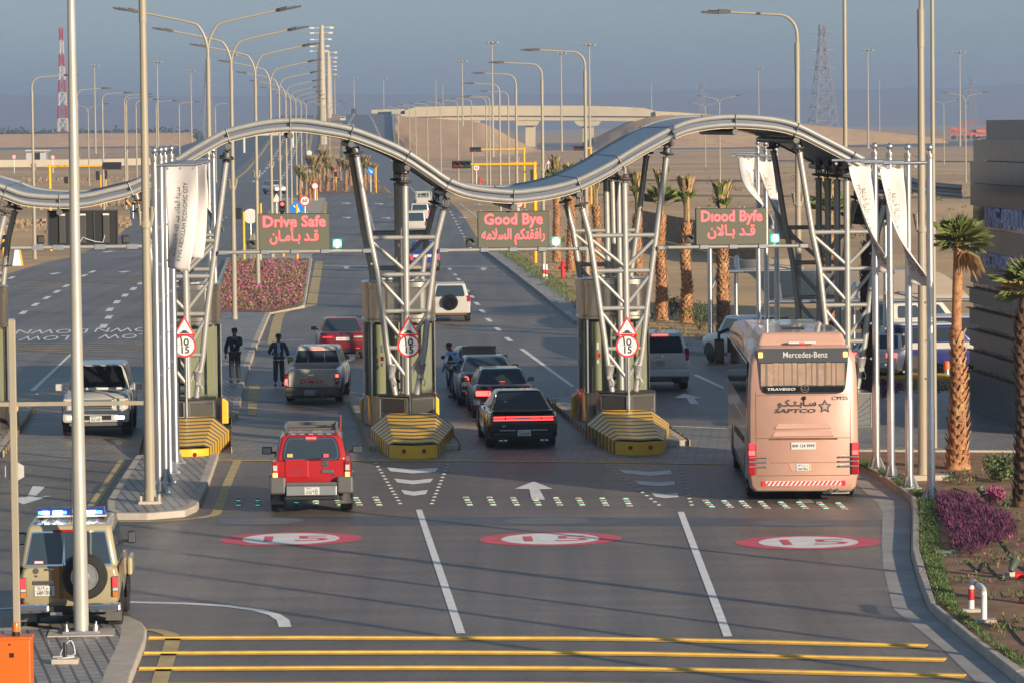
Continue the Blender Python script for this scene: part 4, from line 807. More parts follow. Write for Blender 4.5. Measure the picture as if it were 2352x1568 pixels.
# blue-grey saloon
c = Car('blue-grey saloon with a round lit brake lamp behind the maroon one', 'car', gl(1118, 929), Y(3.8), 'navy_car', 1.84, 2.83, 1.1, .94, 1.45, 1.02, (-.4, .35, 1.7, 2.7, .82, .62), sedan_st(.92, 1.1, 2.83, .94, 1.05, 1.0, .95, -.4, 2.7), (.33, .215), 'saloon_car', .79)
c.win('rear', .05, .95, .08, .9, 'blue_glass', 'rear_window', rd=.2); [c.win(k, .1, .48, .1, .86) for k in ('left', 'right')]; [c.win(k, .52, .9, .1, .86) for k in ('left', 'right')]; c.bx('high_brake_light', (0, -.40, 1.09), (.24, .04, .03), 'brake_red', .005)
for q in (-1, 1):
    o = c.bx('tail_light', (q*.62, -1.07, .87), (.42, .09, .12), 'tail_red', .03); MB().lathe([(.075, 0), (.075, .015), (.045, .015), (.045, .0)], (q*.68, -1.112, .87), (0, -1, 0), 18).make('ring_lamp', 'brake_red', o); MB().lathe([(.045, 0), (.03, .02)], (q*.68, -1.112, .87), (0, -1, 0), 14).make('lamp_core', 'amber_lit', o)
    c.bx('reflector', (q*.6, -1.16, .44), (.2, .01, .035), 'brake_red')
c.bx('bumper', (0, -1.10, .52), (1.7, .1, .26), 'navy_car', .05); c.bx('lower_bumper', (0, -1.08, .32), (1.55, .1, .18), 'black', .03); c.plate(0, -1.12, .76, .5, .12, '2217 KRA'); c.mirror(2.1, 1.03, .88, (.22, .11, .15), 'black'); c.under(-.9, 3.2, .18, .4, .7)
# white saloon with its boot open
c = Car('white saloon with raised boot lid being checked by a guard', 'car', gl(1098, 900), Y(3.8), 'white_car', 1.76, 2.68, 1.0, .9, 1.40, 1.0, (-.3, .35, 1.65, 2.5, .80, .60), sedan_st(.88, 1.0, 2.68, .9, .98, .98, .93, -.3, 2.5), (.325, .21), 'saloon_car', .76)
c.win('rear', .06, .94, .08, .9, 'blue_glass', 'rear_window', rd=.2); [c.win(k, .1, .48, .1, .86) for k in ('left', 'right')]; [c.win(k, .52, .9, .1, .86) for k in ('left', 'right')]; c.mirror(2.0, 1.02, .86, (.2, .11, .14))
lid = MB(); prof = [(-.36, 1.02), (-.52, 1.24), (-.62, 1.44), (-.78, 1.53), (-.80, 1.50), (-.66, 1.40), (-.56, 1.22), (-.42, 1.0)]; lid.prism([V((-.55, y_, z_)) for y_, z_ in prof], (1.1, 0, 0)); o = lid.make('boot_lid', 'white_car', c.r, bevel=.02)
MB().hexa([V((-.48, -.575, 1.2)), V((.48, -.575, 1.2)), V((.48, -.545, 1.2)), V((-.48, -.545, 1.2))], [V((-.5, -.675, 1.40)), V((.5, -.675, 1.40)), V((.5, -.64, 1.40)), V((-.5, -.64, 1.40))]).make('lid_lining', 'tan_fabric', o); c.bx('lid_window', (0, -.74, 1.53), (.78, .09, .012), 'dark_glass', 0, o)
c.pair('tail_light', (.66, -.98, .82), (.26, .06, .15), 'tail_red', .02); c.bx('boot_opening', (0, -.62, .985), (1.2, .5, .01), 'black')
# white off-roader driving towards the camera
_p = gl(225, 999); _a = RD(183)
c = Car('pearl white off-roader facing the camera in the left lane', 'car', _p + V((sin(RD(3))*-2.85, cos(RD(3))*2.85, 0)), _a, 'white_car', 1.94, 2.85, 1.15, .92, 1.90, 1.25, (-1.05, -.8, 1.55, 2.15, .88, .70), suv_st(.97, 1.15, 2.85, .92, 1.25, 1.22, 2.1, .45), (.39, .28), 'off_roader', .82)
c.win('front', .05, .95, .08, .93, 'dark_glass', 'windscreen', rd=.2); [c.win(k, .06, .34, .1, .86, 'dark_glass') for k in ('left', 'right')]; [c.win(k, .37, .64, .1, .86, 'dark_glass') for k in ('left', 'right')]; [c.win(k, .67, .9, .1, .86, 'dark_glass') for k in ('left', 'right')]
yf = 3.77; c.bx('grille', (0, yf+.0, .92), (.98, .12, .28), 'silver', .03); c.bx('grille_slots', (0, yf+.064, .92), (.86, .01, .22), 'black', .003)
g_ = MB(); [g_.box((0, yf+.068, .84+k*.055), (.86, .02, .018)) for k in range(4)]; g_.make('grille_bar', 'silver', c.r); MB().lathe([(.075, 0), (.075, .02), (.05, .02)], (0, yf+.07, .95), (0, 1, 0), 18).make('oval_badge', 'chrome', c.r)
for q in (-1, 1):
    o = c.bx('headlight', (q*.70, yf-.10, .99), (.42, .2, .19), 'clear_lens', .04); c.bx('headlight_bulb', (q*.62, yf+.003, .99), (.12, .01, .09), 'plate_white', .0, o); c.bx('indicator', (q*.865, yf-.04, 1.0), (.06, .1, .09), 'amber', .01, o); c.bx('fog_lamp', (q*.66, yf+.065, .56), (.28, .03, .10), 'head_lit', .01)
c.bx('bumper', (0, yf-.02, .60), (1.86, .20, .36), 'white_car', .07); c.bx('air_intake', (0, yf+.082, .56), (.86, .01, .13), 'black', .003); c.plate(0, yf+.092, .52, .33, .165, '٩٢٠٢ ب', '9202 XXD', sgn=1); c.bx('lower_bumper', (0, yf-.03, .37), (1.5, .2, .1), 'grey_clad', .03); c.mirror(2.0, 1.30, .95, (.24, .14, .19), g='white_car'); c.under(-.9, 3.4, .25, .45, .75)
c.bx('dashboard', (0, 2.0, 1.27), (1.3, .3, .04), 'plate_white')
# silver off-roader in the right lane
c = Car('silver off-roader beyond the third booth with lit top brake light', 'car', gl(1513, 894), Y(1.5), 'silver_white', 1.88, 2.79, 1.1, .88, 1.84, 1.22, (-1.04, -.86, 1.5, 2.1, .86, .72), suv_st(.94, 1.1, 2.79, .88, 1.22, 1.12, 2.05, .42), (.38, .265), 'off_roader', .79)
c.win('rear', .07, .93, .05, .84, 'blue_glass', 'rear_window', rd=.15); [c.win(k, .06, .34, .1, .86) for k in ('left', 'right')]; [c.win(k, .37, .64, .1, .86) for k in ('left', 'right')]; [c.win(k, .67, .9, .1, .86) for k in ('left', 'right')]; c.bx('high_brake_light', (0, -.89, 1.79), (.5, .05, .035), 'brake_red', .005)
c.pair('tail_light', (.85, -1.03, 1.18), (.12, .16, .40), 'tail_red', .03); c.pair('reflector', (.82, -1.17, .62), (.15, .02, .07), 'tail_red'); c.bx('chrome_bar', (0, -1.115, 1.02), (.8, .03, .025), 'chrome'); c.plate(0, -1.118, .9, .33, .16, '٤٤٢١', '4421 SDA'); c.bx('bumper', (0, -1.12, .58), (1.82, .16, .24), 'silver_white', .05)
c.bx('spare_carrier', (0, -.9, .4), (.7, .5, .14), 'grey_clad', .05); c.under(-.9, 3.2, .3, .45, .7); [c.bx('mud_flap', (q*.79, -.42, .36), (.26, .02, .22), 'grey_clad') for q in (-1, 1)]; c.pair('roof_rail', (.66, .3, 1.90), (.04, 1.8, .05), 'silver', .015); MB().lathe([(.06, 0), (.06, .012)], (0.05, -1.11, 1.13), (0, -1, 0), 16).make('oval_badge', 'chrome', c.r)
# white compact off-roader beyond the middle booth
c = Car('cream off-roader with a black spare wheel cover beyond the middle booth', 'car', gl(1034, 738), Y(1.5), 'white_car', 1.80, 2.56, .80, .85, 1.66, 1.10, (-.76, -.6, 1.45, 2.05, .82, .66), suv_st(.90, .80, 2.56, .85, 1.10, 1.02, 2.0, .36), (.345, .23), 'off_roader', .77)
c.win('rear', .1, .9, .06, .86, 'blue_glass', 'rear_window', rd=.2); [c.win(k, .06, .34, .1, .86) for k in ('left', 'right')]; [c.win(k, .37, .64, .1, .86) for k in ('left', 'right')]; MB().lathe([(.05, 0), (.33, .0), (.345, -.03), (.345, -.16), (.25, -.19), (.12, -.18), (.1, -.14), (.0, -.14)], (0, -.82, .86), (0, 1, 0), 28).make('spare_wheel', 'black_gloss', c.r, smooth=45)
c.pair('tail_light', (.80, -.76, 1.0), (.16, .10, .28), 'tail_red', .03); c.bx('bumper', (0, -.82, .50), (1.74, .14, .26), 'white_car', .05); c.bx('lower_bumper', (0, -.80, .34), (1.4, .1, .1), 'rust'); c.mirror(1.75, 1.12, .87, (.2, .12, .16), 'black'); c.under(-.7, 2.9, .25, .4, .7); c.pair('roof_rail', (.6, .3, 1.70), (.03, 1.5, .03), 'silver')
# police off-roader front left
c = Car('beige patrol off-roader with a flashing blue light bar on its roof', 'police car', gl(168, 1450), Y(3), 'beige_paint', 1.70, 2.73, .86, .66, 1.90, 1.20, (-.84, -.70, 1.5, 1.85, .83, .70), suv_st(.85, .86, 2.73, .66, 1.20, 1.15, 1.85, .50), (.39, .26), 'patrol_vehicle', .72)
for u0, u1 in ((.06, .43), (.46, .93)): c.win('rear', u0, u1, .10, .82, 'blue_glass', 'rear_window', rd=.05, trim='chrome', tu=.02 if u0 < .3 else -.02)
[c.win(k, .08, .5, .12, .82) for k in ('left', 'right')]; [c.win(k, .55, .9, .12, .82) for k in ('left', 'right')]; c.bx('high_brake_light', (-.06, -.735, 1.80), (.42, .06, .045), 'tail_red', .01)
RBX = Matrix.Identity(3); c.bx('door_gap', (-.155, -.865, .94), (.012, .012, .56), 'black'); c.bx('brown_stripe', (-.20, -.8635, .94), (.20, .008, .56), 'brown_band'); c.bx('brown_stripe', (-.04, -.8635, .94), (.21, .008, .56), 'brown_band')
for q in (-1, 1):
    c.bx('brown_side_stripe', (q*.846, .6, 1.12), (.016, 2.6, .13), 'brown_band'); o = c.bx('tail_light', (q*.775, -.87, .86), (.10, .06, .34), 'black', .01); c.bx('brake_lamp', (q*.775, -.905, .935), (.09, .012, .17), 'dim_red', .004, o); c.bx('reverse_lamp', (q*.775, -.905, .815), (.09, .012, .05), 'clear_lens', .004, o); c.bx('indicator', (q*.775, -.905, .735), (.09, .012, .09), 'amber', .004, o)
    c.bx('bumper_section', (q*.60, -.97, .52), (.54, .2, .15), 'chrome', .04); c.bx('mud_flap', (q*.72, -.44, .34), (.27, .02, .22), 'grey_clad'); c.bx('front_flare', (q*.885, 2.73, .85), (.09, .9, .32), 'beige_paint', .04); c.bx('rear_spring', (q*.42, -.3, .42), (.1, .3, .16), 'rust')
c.bx('centre_step', (0, -.93, .50), (.7, .1, .09), 'black', .01); c.bx('hitch_plate', (-.22, -.98, .43), (.2, .08, .05), 'silver')
t = MB(); t.lathe([(.22, 0), (.34, .0), (.38, -.04), (.385, -.1), (.385, -.19), (.35, -.24), (.25, -.24), (.235, -.2), (.0, -.17)], (.27, -.87, 1.05), (0, 1, 0), 36); o = t.make('spare_wheel', 'rubber', c.r, smooth=40)
m_ = MB(); m_.lathe([(.235, -.2), (.235, -.215), (.205, -.215), (.20, -.185)], (.27, -.87, 1.05), (0, 1, 0), 28); m_.lathe([(.085, -.18), (.085, -.225), (.05, -.23)], (.27, -.87, 1.05), (0, 1, 0), 16)
for k in range(6): a = pi/6+k*pi/3; m_.box((.27+.145*cos(a), -.87-.2+.0, 1.05+.145*sin(a)), (.16, .03, .065), mtx=Matrix.Rotation(-a, 3, 'Y'))
m_.make('rim', 'silver', o, smooth=40); c.plate(-.42, -.875, .80, .335, .17, '٦٤٨٩ ح د', '6489 UHB'); c.bx('badge_bar', (-.43, -.885, .945), (.34, .04, .065), 'chrome', .01); text('TOYOTA 4WD', .045, 'ink', c.r, (-.43, -.9075, .945), fat=.02, width=.29); text('V6', .05, 'chrome', c.r, (-.56, -.868, 1.05), fat=.03)
c.bx('door_handle', (-.32, -.885, 1.165), (.16, .03, .03), 'chrome', .006); MB().lathe([(.05, 0), (.05, .01), (.035, .01)], (-.56, -.862, 1.14), (0, -1, 0), 16).make('oval_badge', 'chrome', c.r); o = c.bx('window_sticker', (-.51, -.845, 1.285), (.16, .006, .05), 'sign_red', .001); c.bx('sticker_face', (-.51, -.849, 1.285), (.14, .004, .035), 'plate_white', 0, o)
c.mirror(1.62, 1.44, .86, (.13, .07, .22), 'black'); c.under(-.7, 3.2, .36, .52, .6); MB().tube([(-.62, -.1, .36), (.62, -.1, .36)], .06, 8).make('rear_axle', 'black', c.r); MB().tube([(.02, -.35, 1.9), (.02, -.36, 2.75)], .008, 6).make('aerial', 'black', c.r)
lb = thing('light_bar', 'x', 'x'); bpy.data.objects.remove(lb)
o = MB().hexa([V((-.60, .15, 1.98)), V((.60, .15, 1.98)), V((.60, .5, 1.98)), V((-.60, .5, 1.98))], [V((-.56, .17, 2.10)), V((.56, .17, 2.10)), V((.56, .46, 2.10)), V((-.56, .46, 2.10))]).make('light_bar', 'police_blue', c.r, bevel=.015)
for x, m, w_ in ((-.53, 'blue_lit', .08), (-.45, 'white_lit', .13), (-.24, 'white_lit', .17), (.33, 'white_lit', .15), (.47, 'blue_lit', .1), (-.12, 'blue_lit', .06)): c.bx('flash_lamp', (x, .135, 2.03), (w_, .03, .05), m, .006, o)
c.pair('bar_foot', (.5, .32, 1.94), (.12, .2, .08), 'black', .01); c.bx('bar_base', (0, .3, 1.965), (1.18, .3, .03), 'cream_wall'); [c.bx('roof_rib', (x, .35, 1.905), (.05, 1.7, .02), 'beige_paint') for x in (-.45, -.22, .0, .22, .45)]
# coach
c = thing('coach', 'tall pink coach with curtained rear window in the right lane', 'bus', gl(1837, 1138), Y(-.9)); b = MB(); yr, yf, hw = -1.55, 10.6, 1.25
def cr(y, k, z0, z1): pr = [(.88, 0), (.96, .03), (1, .12), (1, .55), (.985, .78), (.95, .92), (.86, .985), (.72, 1)]; return [V((x*hw*k, y, z0+f*(z1-z0))) for x, f in pr]+[V((-x*hw*k, y, z0+f*(z1-z0))) for x, f in reversed(pr)]
b.rings([cr(yr-.02, .94, .28, 3.30), cr(yr+.04, .98, .24, 3.44), cr(yr+.22, 1, .22, 3.52), cr(yr+.8, 1, .22, 3.55), cr(yf-.6, 1, .22, 3.55), cr(yf-.1, .96, .25, 3.40), cr(yf, .9, .3, 3.2)]); b.make('body', 'peach', c, smooth=50)
def bb(nm, x, y, z, w, d, h, m, bev=0.0, par=None): return MB().box((x, y, z), (w, d, h)).make(nm, m, par or c, bevel=bev)
def rp2(w0, w1, z0, z1, y, r=.15, n=5):
    pts = []
    for sx, sz, a0 in ((1, 0, -90), (1, 1, 0), (-1, 1, 90), (-1, 0, 180)):
        w_ = w1 if sz else w0; zc = (z1-r*.4) if sz else (z0+r); rx = r*.4 if sz else r
        for k in range(n): a = RD(a0+90*k/(n-1)); pts.append(V((sx*(w_-rx)+rx*cos(a), y, zc+rx*sin(a))))
    return pts
fr = MB().prism(rp2(.96, 1.035, 2.45, 3.47, yr-.045, .18), (0, .06, 0)).make('rear_window', 'blue_glass', c); MB().prism(rp2(1.005, 1.035, 3.165, 3.475, yr-.05, .03), (0, .004, 0)).make('window_header', 'cladding_low', fr)
mat('curtain_shade', (.20, .145, .115), .9); bb('curtain_shade_backing', 0, yr-.0465, 2.89, 1.9, .003, .5, 'curtain_shade', 0, fr)  # darker curtain tone behind the gaps, shade put into its colour
cu_ = MB(); R2 = random.Random(4); x = -.95
while x < .93:
    w_ = R2.uniform(.07, .18); cu_.k = 0; cu_.box((x+w_/2, yr-.0485, 2.89+R2.uniform(-.01, .01)), (w_, .005, .5)); x += w_+R2.choice([.01, .02, .03, .055])
mat('curtain', (.36, .25, .185), .9, var=.15, scale=5); cu_.make('curtain', 'curtain', fr); bb('window_sill', 0, yr-.0495, 2.55, 1.82, .005, .12, 'black_gloss', .0, fr)
for q in (-1, 1):
    o = bb('marker_lamp', q*.955, yr-.06, 3.33, .09, .03, .11, 'amber_lit', .008); t = bb('tail_light', q*1.165, yr-.03, .98, .17, .10, .72, 'tail_red', .03)
    bb('brake_lamp', q*1.165, yr-.083, 1.12, .13, .006, .1, 'brake_red', .0, t); bb('lamp_lens', q*1.165, yr-.083, 1.26, .13, .006, .16, 'dim_red', 0, t)
    for z in (.81, .92, 1.02): bb('chrome_fin', q*1.02, yr-.07, z, .44, .04, .034, 'silver', .012)
    bb('corner_line', q*1.065, yr-.022, 1.55, .006, .012, 1.9, 'rust')
    for y, rr_ in ((-.0, .5), (-1.02, .0), (7.4, .5)):
        if rr_: t = MB().lathe([(.3, -.16), (.48, -.16), (.5, -.12), (.5, .12), (.48, .16), (.3, .16)], (q*1.06, y, .5), (1, 0, 0), 28).make('wheel', 'rubber', c, smooth=40); MB().lathe([(.31, .1), (.31, .17), (.27, .17), (.25, .06), (.12, .08), (.1, .18), (0, .18)], (q*1.06, y, .5), (q, 0, 0), 20).make('rim', 'silver', t, smooth=40)
        if rr_: MB().prism([V((q*1.254, y+.6*cos(a), max(.24, .5+.6*sin(a)))) for a in [pi*k/14*1.16-.25 for k in range(15)]], (-q*.03, 0, 0)).make('wheel_arch', 'black', c)
    bb('side_glazing', q*1.245, 4.4, 2.62, .024, 11.3, 1.05, 'dark_glass', .01); bb('side_stripe', q*1.25, 3.5, 1.75, .012, 8.5, .02, 'silver')
    for k in range(8): bb('panel_handle', q*1.256, .6+k*.75, 1.25-.02*k, .012, .04, .16, 'black')
    MB().prism([V((q*1.253, -1.2+k2, z_)) for k2, z_ in ((0, .5), (.9, .5), (.9, 1.6), (0, 1.6))], (q*.012, 0, 0)).make('side_grille', 'silver', c)
    o = MB().box((q*1.46, 10.2, 2.75), (.24, .2, .62)).tube([(q*1.2, 10.3, 3.3), (q*1.46, 10.3, 3.2), (q*1.46, 10.2, 3.0)], .05, 8).make('side_mirror', 'black', c, bevel=.04); bb('mirror_glass', q*1.46, 10.095, 2.75, .19, .006, .5, 'dark_glass', 0, o)
text('Mercedes-Benz', .19, 'plate_white', c, (.05, yr-.056, 3.325), fat=.006, width=1.0); text('TRAVEGO', .075, 'plate_white', c, (-.50, yr-.054, 2.555), fat=.03, width=.64, shear=.2); MB().lathe([(.095, 0), (.095, .02), (.078, .02), (.078, 0)], (.04, yr-.05, 2.57), (0, -1, 0), 28).box((.04, yr-.06, 2.612), (.014, .01, .085)).box((.04-.037, yr-.06, 2.549), (.014, .01, .085), mtx=Matrix.Rotation(2*pi/3, 3, 'Y')).box((.04+.037, yr-.06, 2.549), (.014, .01, .085), mtx=Matrix.Rotation(-2*pi/3, 3, 'Y')).make('round_badge', 'chrome', c)
text(arab('سـابـتـكـو'), .20, 'ink', c, (-.14, yr-.03, 2.235), fat=.035, width=.88); text('SAPTCO', .12, 'ink', c, (-.19, yr-.03, 2.06), fat=.035, width=.94, shear=.15); text('C9925', .12, 'ink', c, (.83, yr-.03, 2.34), fat=.01, width=.37)
def star(r0, r1, y): return [V((.49+(r0 if k % 2 == 0 else r1)*cos(pi/2+k*pi/5), y, 2.155+(r0 if k % 2 == 0 else r1)*sin(pi/2+k*pi/5))) for k in range(10)]
st_ = MB(); st_.prism(star(.16, .085, yr-.03), (0, .006, 0)); st_.k = 1; st_.prism(star(.125, .06, yr-.033), (0, .006, 0)); st_.k = 2; st_.prism(star(.075, .04, yr-.036), (0, .006, 0)); st_.make('star_emblem', ['ink', 'silver', 'peach'], c)
MB().sphere((.03, yr-.05, 2.355), .045, 10).make('camera_dome', 'black', c, smooth=60)
for z, w_, in ((1.72, 1.30), (1.545, 1.42)):
    MB().hexa([V((-w_/2, yr-.055, z-.06)), V((w_/2, yr-.055, z-.06)), V((w_/2, yr+.02, z-.06)), V((-w_/2, yr+.02, z-.06))], [V((-w_/2+.08, yr-.022, z+.06)), V((w_/2-.08, yr-.022, z+.06)), V((w_/2-.08, yr+.02, z+.06)), V((-w_/2+.08, yr+.02, z+.06))]).make('vent_louvre', 'peach', c, bevel=.01)
bb('grip_recess', 0, yr-.024, 1.425, 1.54, .012, .035, 'rust', .004); bb('panel_line', 0, yr-.022, 1.447, 2.1, .01, .012, 'rust'); bb('panel_line', 0, yr-.022, .60, 2.1, .01, .012, 'rust'); bb('panel_line', 0, yr-.022, .89, 1.5, .008, .008, 'rust'); bb('panel_line', -.0, yr-.022, 2.42, 2.1, .008, .008, 'rust')
o = bb('phone_plate', .0, yr-.03, 1.27, .55, .02, .165, 'plate_white', .004); text('800 124 9999', .095, 'ink', o, (0, yr-.042, 1.27), fat=.012, width=.5)
MB().prism([V((-.35, yr-.028, .885)), V((.35, yr-.028, .885)), V((.27, yr-.028, .70)), V((-.27, yr-.028, .70))], (0, .02, 0)).make('plate_recess', 'peach', c, bevel=.008); o = bb('number_plate', .0, yr-.035, .785, .32, .014, .16, 'plate_white', .003); text('٥٣٠٤ ح د', .075, 'ink', o, (-.02, yr-.043, .825), width=.22); text('5304 HDA', .075, 'ink', o, (-.02, yr-.043, .745), width=.22, fat=.01); bb('plate_stripe', .14, yr-.0435, .785, .03, .002, .15, 'signal_yellow', 0, o)
hz_ = MB(); hz_.k = 0; hz_.box((0, yr-.03, .425), (1.88, .012, .105)); hz_.k = 1
for k in range(17): x = -.82+k*.1; hz_.prism([V((x-.05, yr-.0375, .377)), V((x, yr-.0375, .377)), V((x+.07, yr-.0375, .473)), V((x+.02, yr-.0375, .473))], (0, .004, 0))
for q in (-1, 1): hz_.box((q*.9, yr-.036, .425), (.09, .012, .11))
hz_.make('hazard_strip', ['plate_white', 'sign_red'], c); ac = MB().hexa([V((-1.02, yr+.35, 3.5)), V((1.02, yr+.35, 3.5)), V((1.02, 2.6, 3.5)), V((-1.02, 2.6, 3.5))], [V((-.92, yr+.55, 3.80)), V((.92, yr+.55, 3.80)), V((.92, 2.3, 3.80)), V((-.92, 2.3, 3.80))]).make('roof_unit', 'peach', c, bevel=.08, seg=3)
bb('roof_grille', -.1, .6, 3.806, .5, .8, .012, 'black', 0, ac); bb('roof_panel', 0, 7, 3.57, 1.7, 4, .06, 'silver_white', .02); o = bb('high_brake_light', 0, yr+.24, 3.585, .62, .12, .05, 'plate_white', .01); bb('lamp_lens', 0, yr+.175, 3.585, .12, .01, .035, 'brake_red', 0, o); bb('underbody', 0, 4.2, .32, 2.1, 11, .24, 'black', .03); bb('exhaust_guard', .75, yr+.35, .20, .6, .3, .08, 'steel'); MB().tube([(.62, yr+.1, .27), (.62, yr-.06, .25)], .045, 10).tube([(.76, yr+.1, .27), (.76, yr-.06, .25)], .045, 10).make('exhaust', 'grey_clad', c)
# ---- farther traffic
def far_car(label, pos, yaw, body, kind='suv', name='distant_car', group=None, red='tail_red'):
    if kind == 'pickup':
        c = Car(label, 'pickup', pos, yaw, body, 1.8, 3.05, 1.15, .8, 1.70, 1.08, (1.0, 1.2, 2.5, 3.1, .78, .64), [(-1.15, .82, .5, 1.06), (-.9, .88, .42, 1.08), (3.1, .89, .38, 1.06), (3.85, .78, .45, .86)], (.36, .24), name, .75, group)
        c.win('rear', .1, .9, .15, .8); c.pair('tail_light', (.79, -1.16, .80), (.12, .05, .3), red); c.bx('bumper', (0, -1.2, .4), (1.6, .16, .2), 'grey_clad'); c.under(-1, 3.4, .3, .45, .6)
    elif kind == 'sedan':
        c = Car(label, 'car', pos, yaw, body, 1.8, 2.7, 1.0, .9, 1.45, .98, (-.35, .3, 1.6, 2.5, .8, .6), sedan_st(.9, 1.0, 2.7, .9, 1.0, .97, .93, -.35, 2.5), (.33, .21), name, .77, group)
        c.win('rear', .06, .94, .08, .9); c.win('front', .05, .95, .1, .9); c.pair('tail_light', (.65, -.99, .82), (.35, .06, .14), red)
        c.bx('bumper', (0, -1.02, .5), (1.6, .1, .25), body, .04)
    else:
        hh = 1.95 if kind == 'van' else 1.72
        c = Car(label, 'van' if kind == 'van' else 'car', pos, yaw, body, 1.72 if kind == 'van' else 1.8, 2.6, .9, .8, hh, 1.12, (-.86, -.74, 1.6 if kind != 'van' else 2.2, 2.15 if kind != 'van' else 2.8, .80, .70), suv_st(.86 if kind == 'van' else .9, .9, 2.6, .8, 1.12, 1.05, 2.1), (.34, .23), name, .74, group)
        c.win('rear', .08, .92, .1, .84); c.win('front', .05, .95, .1, .9); c.pair('tail_light', (.79, -.87, .95), (.12, .08, .3), red); c.bx('bumper', (0, -.92, .5), (1.66, .12, .22), 'grey_clad' if kind == 'van' else body, .04); c.under(-.8, 3, .3, .42, .65)
    for k in ('left', 'right'): c.win(k, .1, .46, .12, .84); c.win(k, .52, .88, .12, .84)
    return c
c = far_car('blue and white patrol pickup leaving beyond the middle tower', gl(976, 622), Y(2.5), 'blue_car', 'pickup', 'pickup_truck', red='dim_red'); c.bx('roof_light_bar', (0, 2, 1.78), (1.1, .25, .1), 'tail_red', .02); c.bx('side_band', (0, -1.205, .9), (1.4, .02, .16), 'plate_white')
far_car('cream van seen from behind through the middle tower', gl(954, 543), Y(2.5), 'white_car', 'van', 'van'); far_car('silver off-roader queuing ahead of the cream van', gl(964, 513), Y(2.5), 'silver_white', 'suv', 'off_roader', red='dim_red'); c = far_car('dusty white pickup with a caged bed, farthest before the junction', gl(973, 479), Y(2.5), 'white_car', 'pickup', 'pickup_truck')
cg = MB()
for z in (1.3, 1.55, 1.75):
    cg.tube([(-.8, .9, z), (-.8, -1.1, z), (.8, -1.1, z), (.8, .9, z)], .03, 6)
for x in (-.8, -.3, .3, .8): cg.tube([(x, -1.1, 1.05), (x, -1.1, 1.75)], .03, 6)
cg.make('bed_cage', 'white_car', c.r)
far_car('pale silver off-roader coming through the junction at left', gl(622, 446), Y(205), 'silver_white', 'suv', 'off_roader'); far_car('bright red car leaving past the far end of the palm median', gl(868, 388), Y(2.5), 'red_car', 'sedan', 'saloon_car', red='brake_red')
def ramp_at(px, py):
    best = None
    for k in range(400):
        Yk = 600+k*1.7; p = onramp(px, Yk); q = p-CAM; d = (784 - F*q.dot(up)/q.dot(fw))-py
        if best is None or abs(d) < best[0]: best = (abs(d), p)
    return best[1]
far_car('white pickup climbing the ramp', ramp_at(788, 281), Y(2.5), 'white_car', 'pickup', 'pickup_truck'); far_car('dark van cresting the top of the ramp', ramp_at(813, 262), Y(2.5), 'navy_car', 'van', 'van'); far_car('small white car low on the ramp just above the canopy', ramp_at(806, 302), Y(2.5), 'white_car', 'suv', 'saloon_car')
# ---- parked at the right
c = far_car('blue and white patrol off-roader parked side-on behind the flagpoles', gl(2084, 862), Y(-82), 'police_blue', 'suv', 'off_roader'); c.bx('white_upper', (0, .7, 1.02), (1.82, 3.2, .22), 'white_car', .03); c.bx('roof_cap', (0, .4, 1.73), (1.36, 2.1, .06), 'white_car', .02)
c = far_car('blue and white patrol off-roader parked nose towards the camera', gl(2196, 838), Y(172), 'police_blue', 'suv', 'off_roader'); c.bx('white_upper', (0, .7, 1.04), (1.82, 4.0, .2), 'white_car', .03); c.bx('roof_cap', (0, .4, 1.73), (1.36, 2.1, .06), 'white_car', .02); c.pair('headlight', (.66, 3.33, .86), (.34, .12, .18), 'clear_lens', .03); c.bx('bumper', (0, 3.38, .5), (1.7, .12, .3), 'police_blue', .05); c.bx('grille', (0, 3.4, .82), (.7, .06, .2), 'chrome', .02)
c = far_car('silver saloon with orange and red tail lamps parked behind the flagpoles', gl(2022, 868), Y(-20), 'silver_white', 'sedan', 'saloon_car', red='brake_red'); far_car('white off-roader parked behind the blue patrol cars', gl(2062, 800), Y(-60), 'white_car', 'suv', 'off_roader'); far_car('pale off-roader half hidden behind the roof of the coach', gl(1752, 840), Y(22), 'silver_white', 'suv', 'off_roader')
# ---------------------------------------------------------------- street lamps and masts
def lamp_head(mb, e, dx, up_=.12, L=.92):            # e: arm end, dx: +1 or -1 along local x
    a = V(e); b = a+V((dx*L*.42, 0, up_*.42)); c = a+V((dx*L, 0, up_)); n = 8
    mb.rings([[a+V((0, -.07, -.03)), a+V((0, .07, -.03)), a+V((0, .07, .07)), a+V((0, -.07, .07))], [a+V((dx*.12, -.16, -.04)), a+V((dx*.12, .16, -.04)), a+V((dx*.12, .13, .10)), a+V((dx*.12, -.13, .10))],
              [b+V((0, -.17, -.05)), b+V((0, .17, -.05)), b+V((0, .14, .09)), b+V((0, -.14, .09))], [b+V((0, -.17, -.05)), b+V((0, .17, -.05)), b+V((0, .16, .01)), b+V((0, -.16, .01))], [c+V((0, -.15, -.03)), c+V((0, .15, -.03)), c+V((0, .14, .02)), c+V((0, -.14, .02))]])
    for k in range(n): p = b.lerp(c, .08+k*.075); mb.box(p+V((0, 0, .03)), (.02, .26, .05))
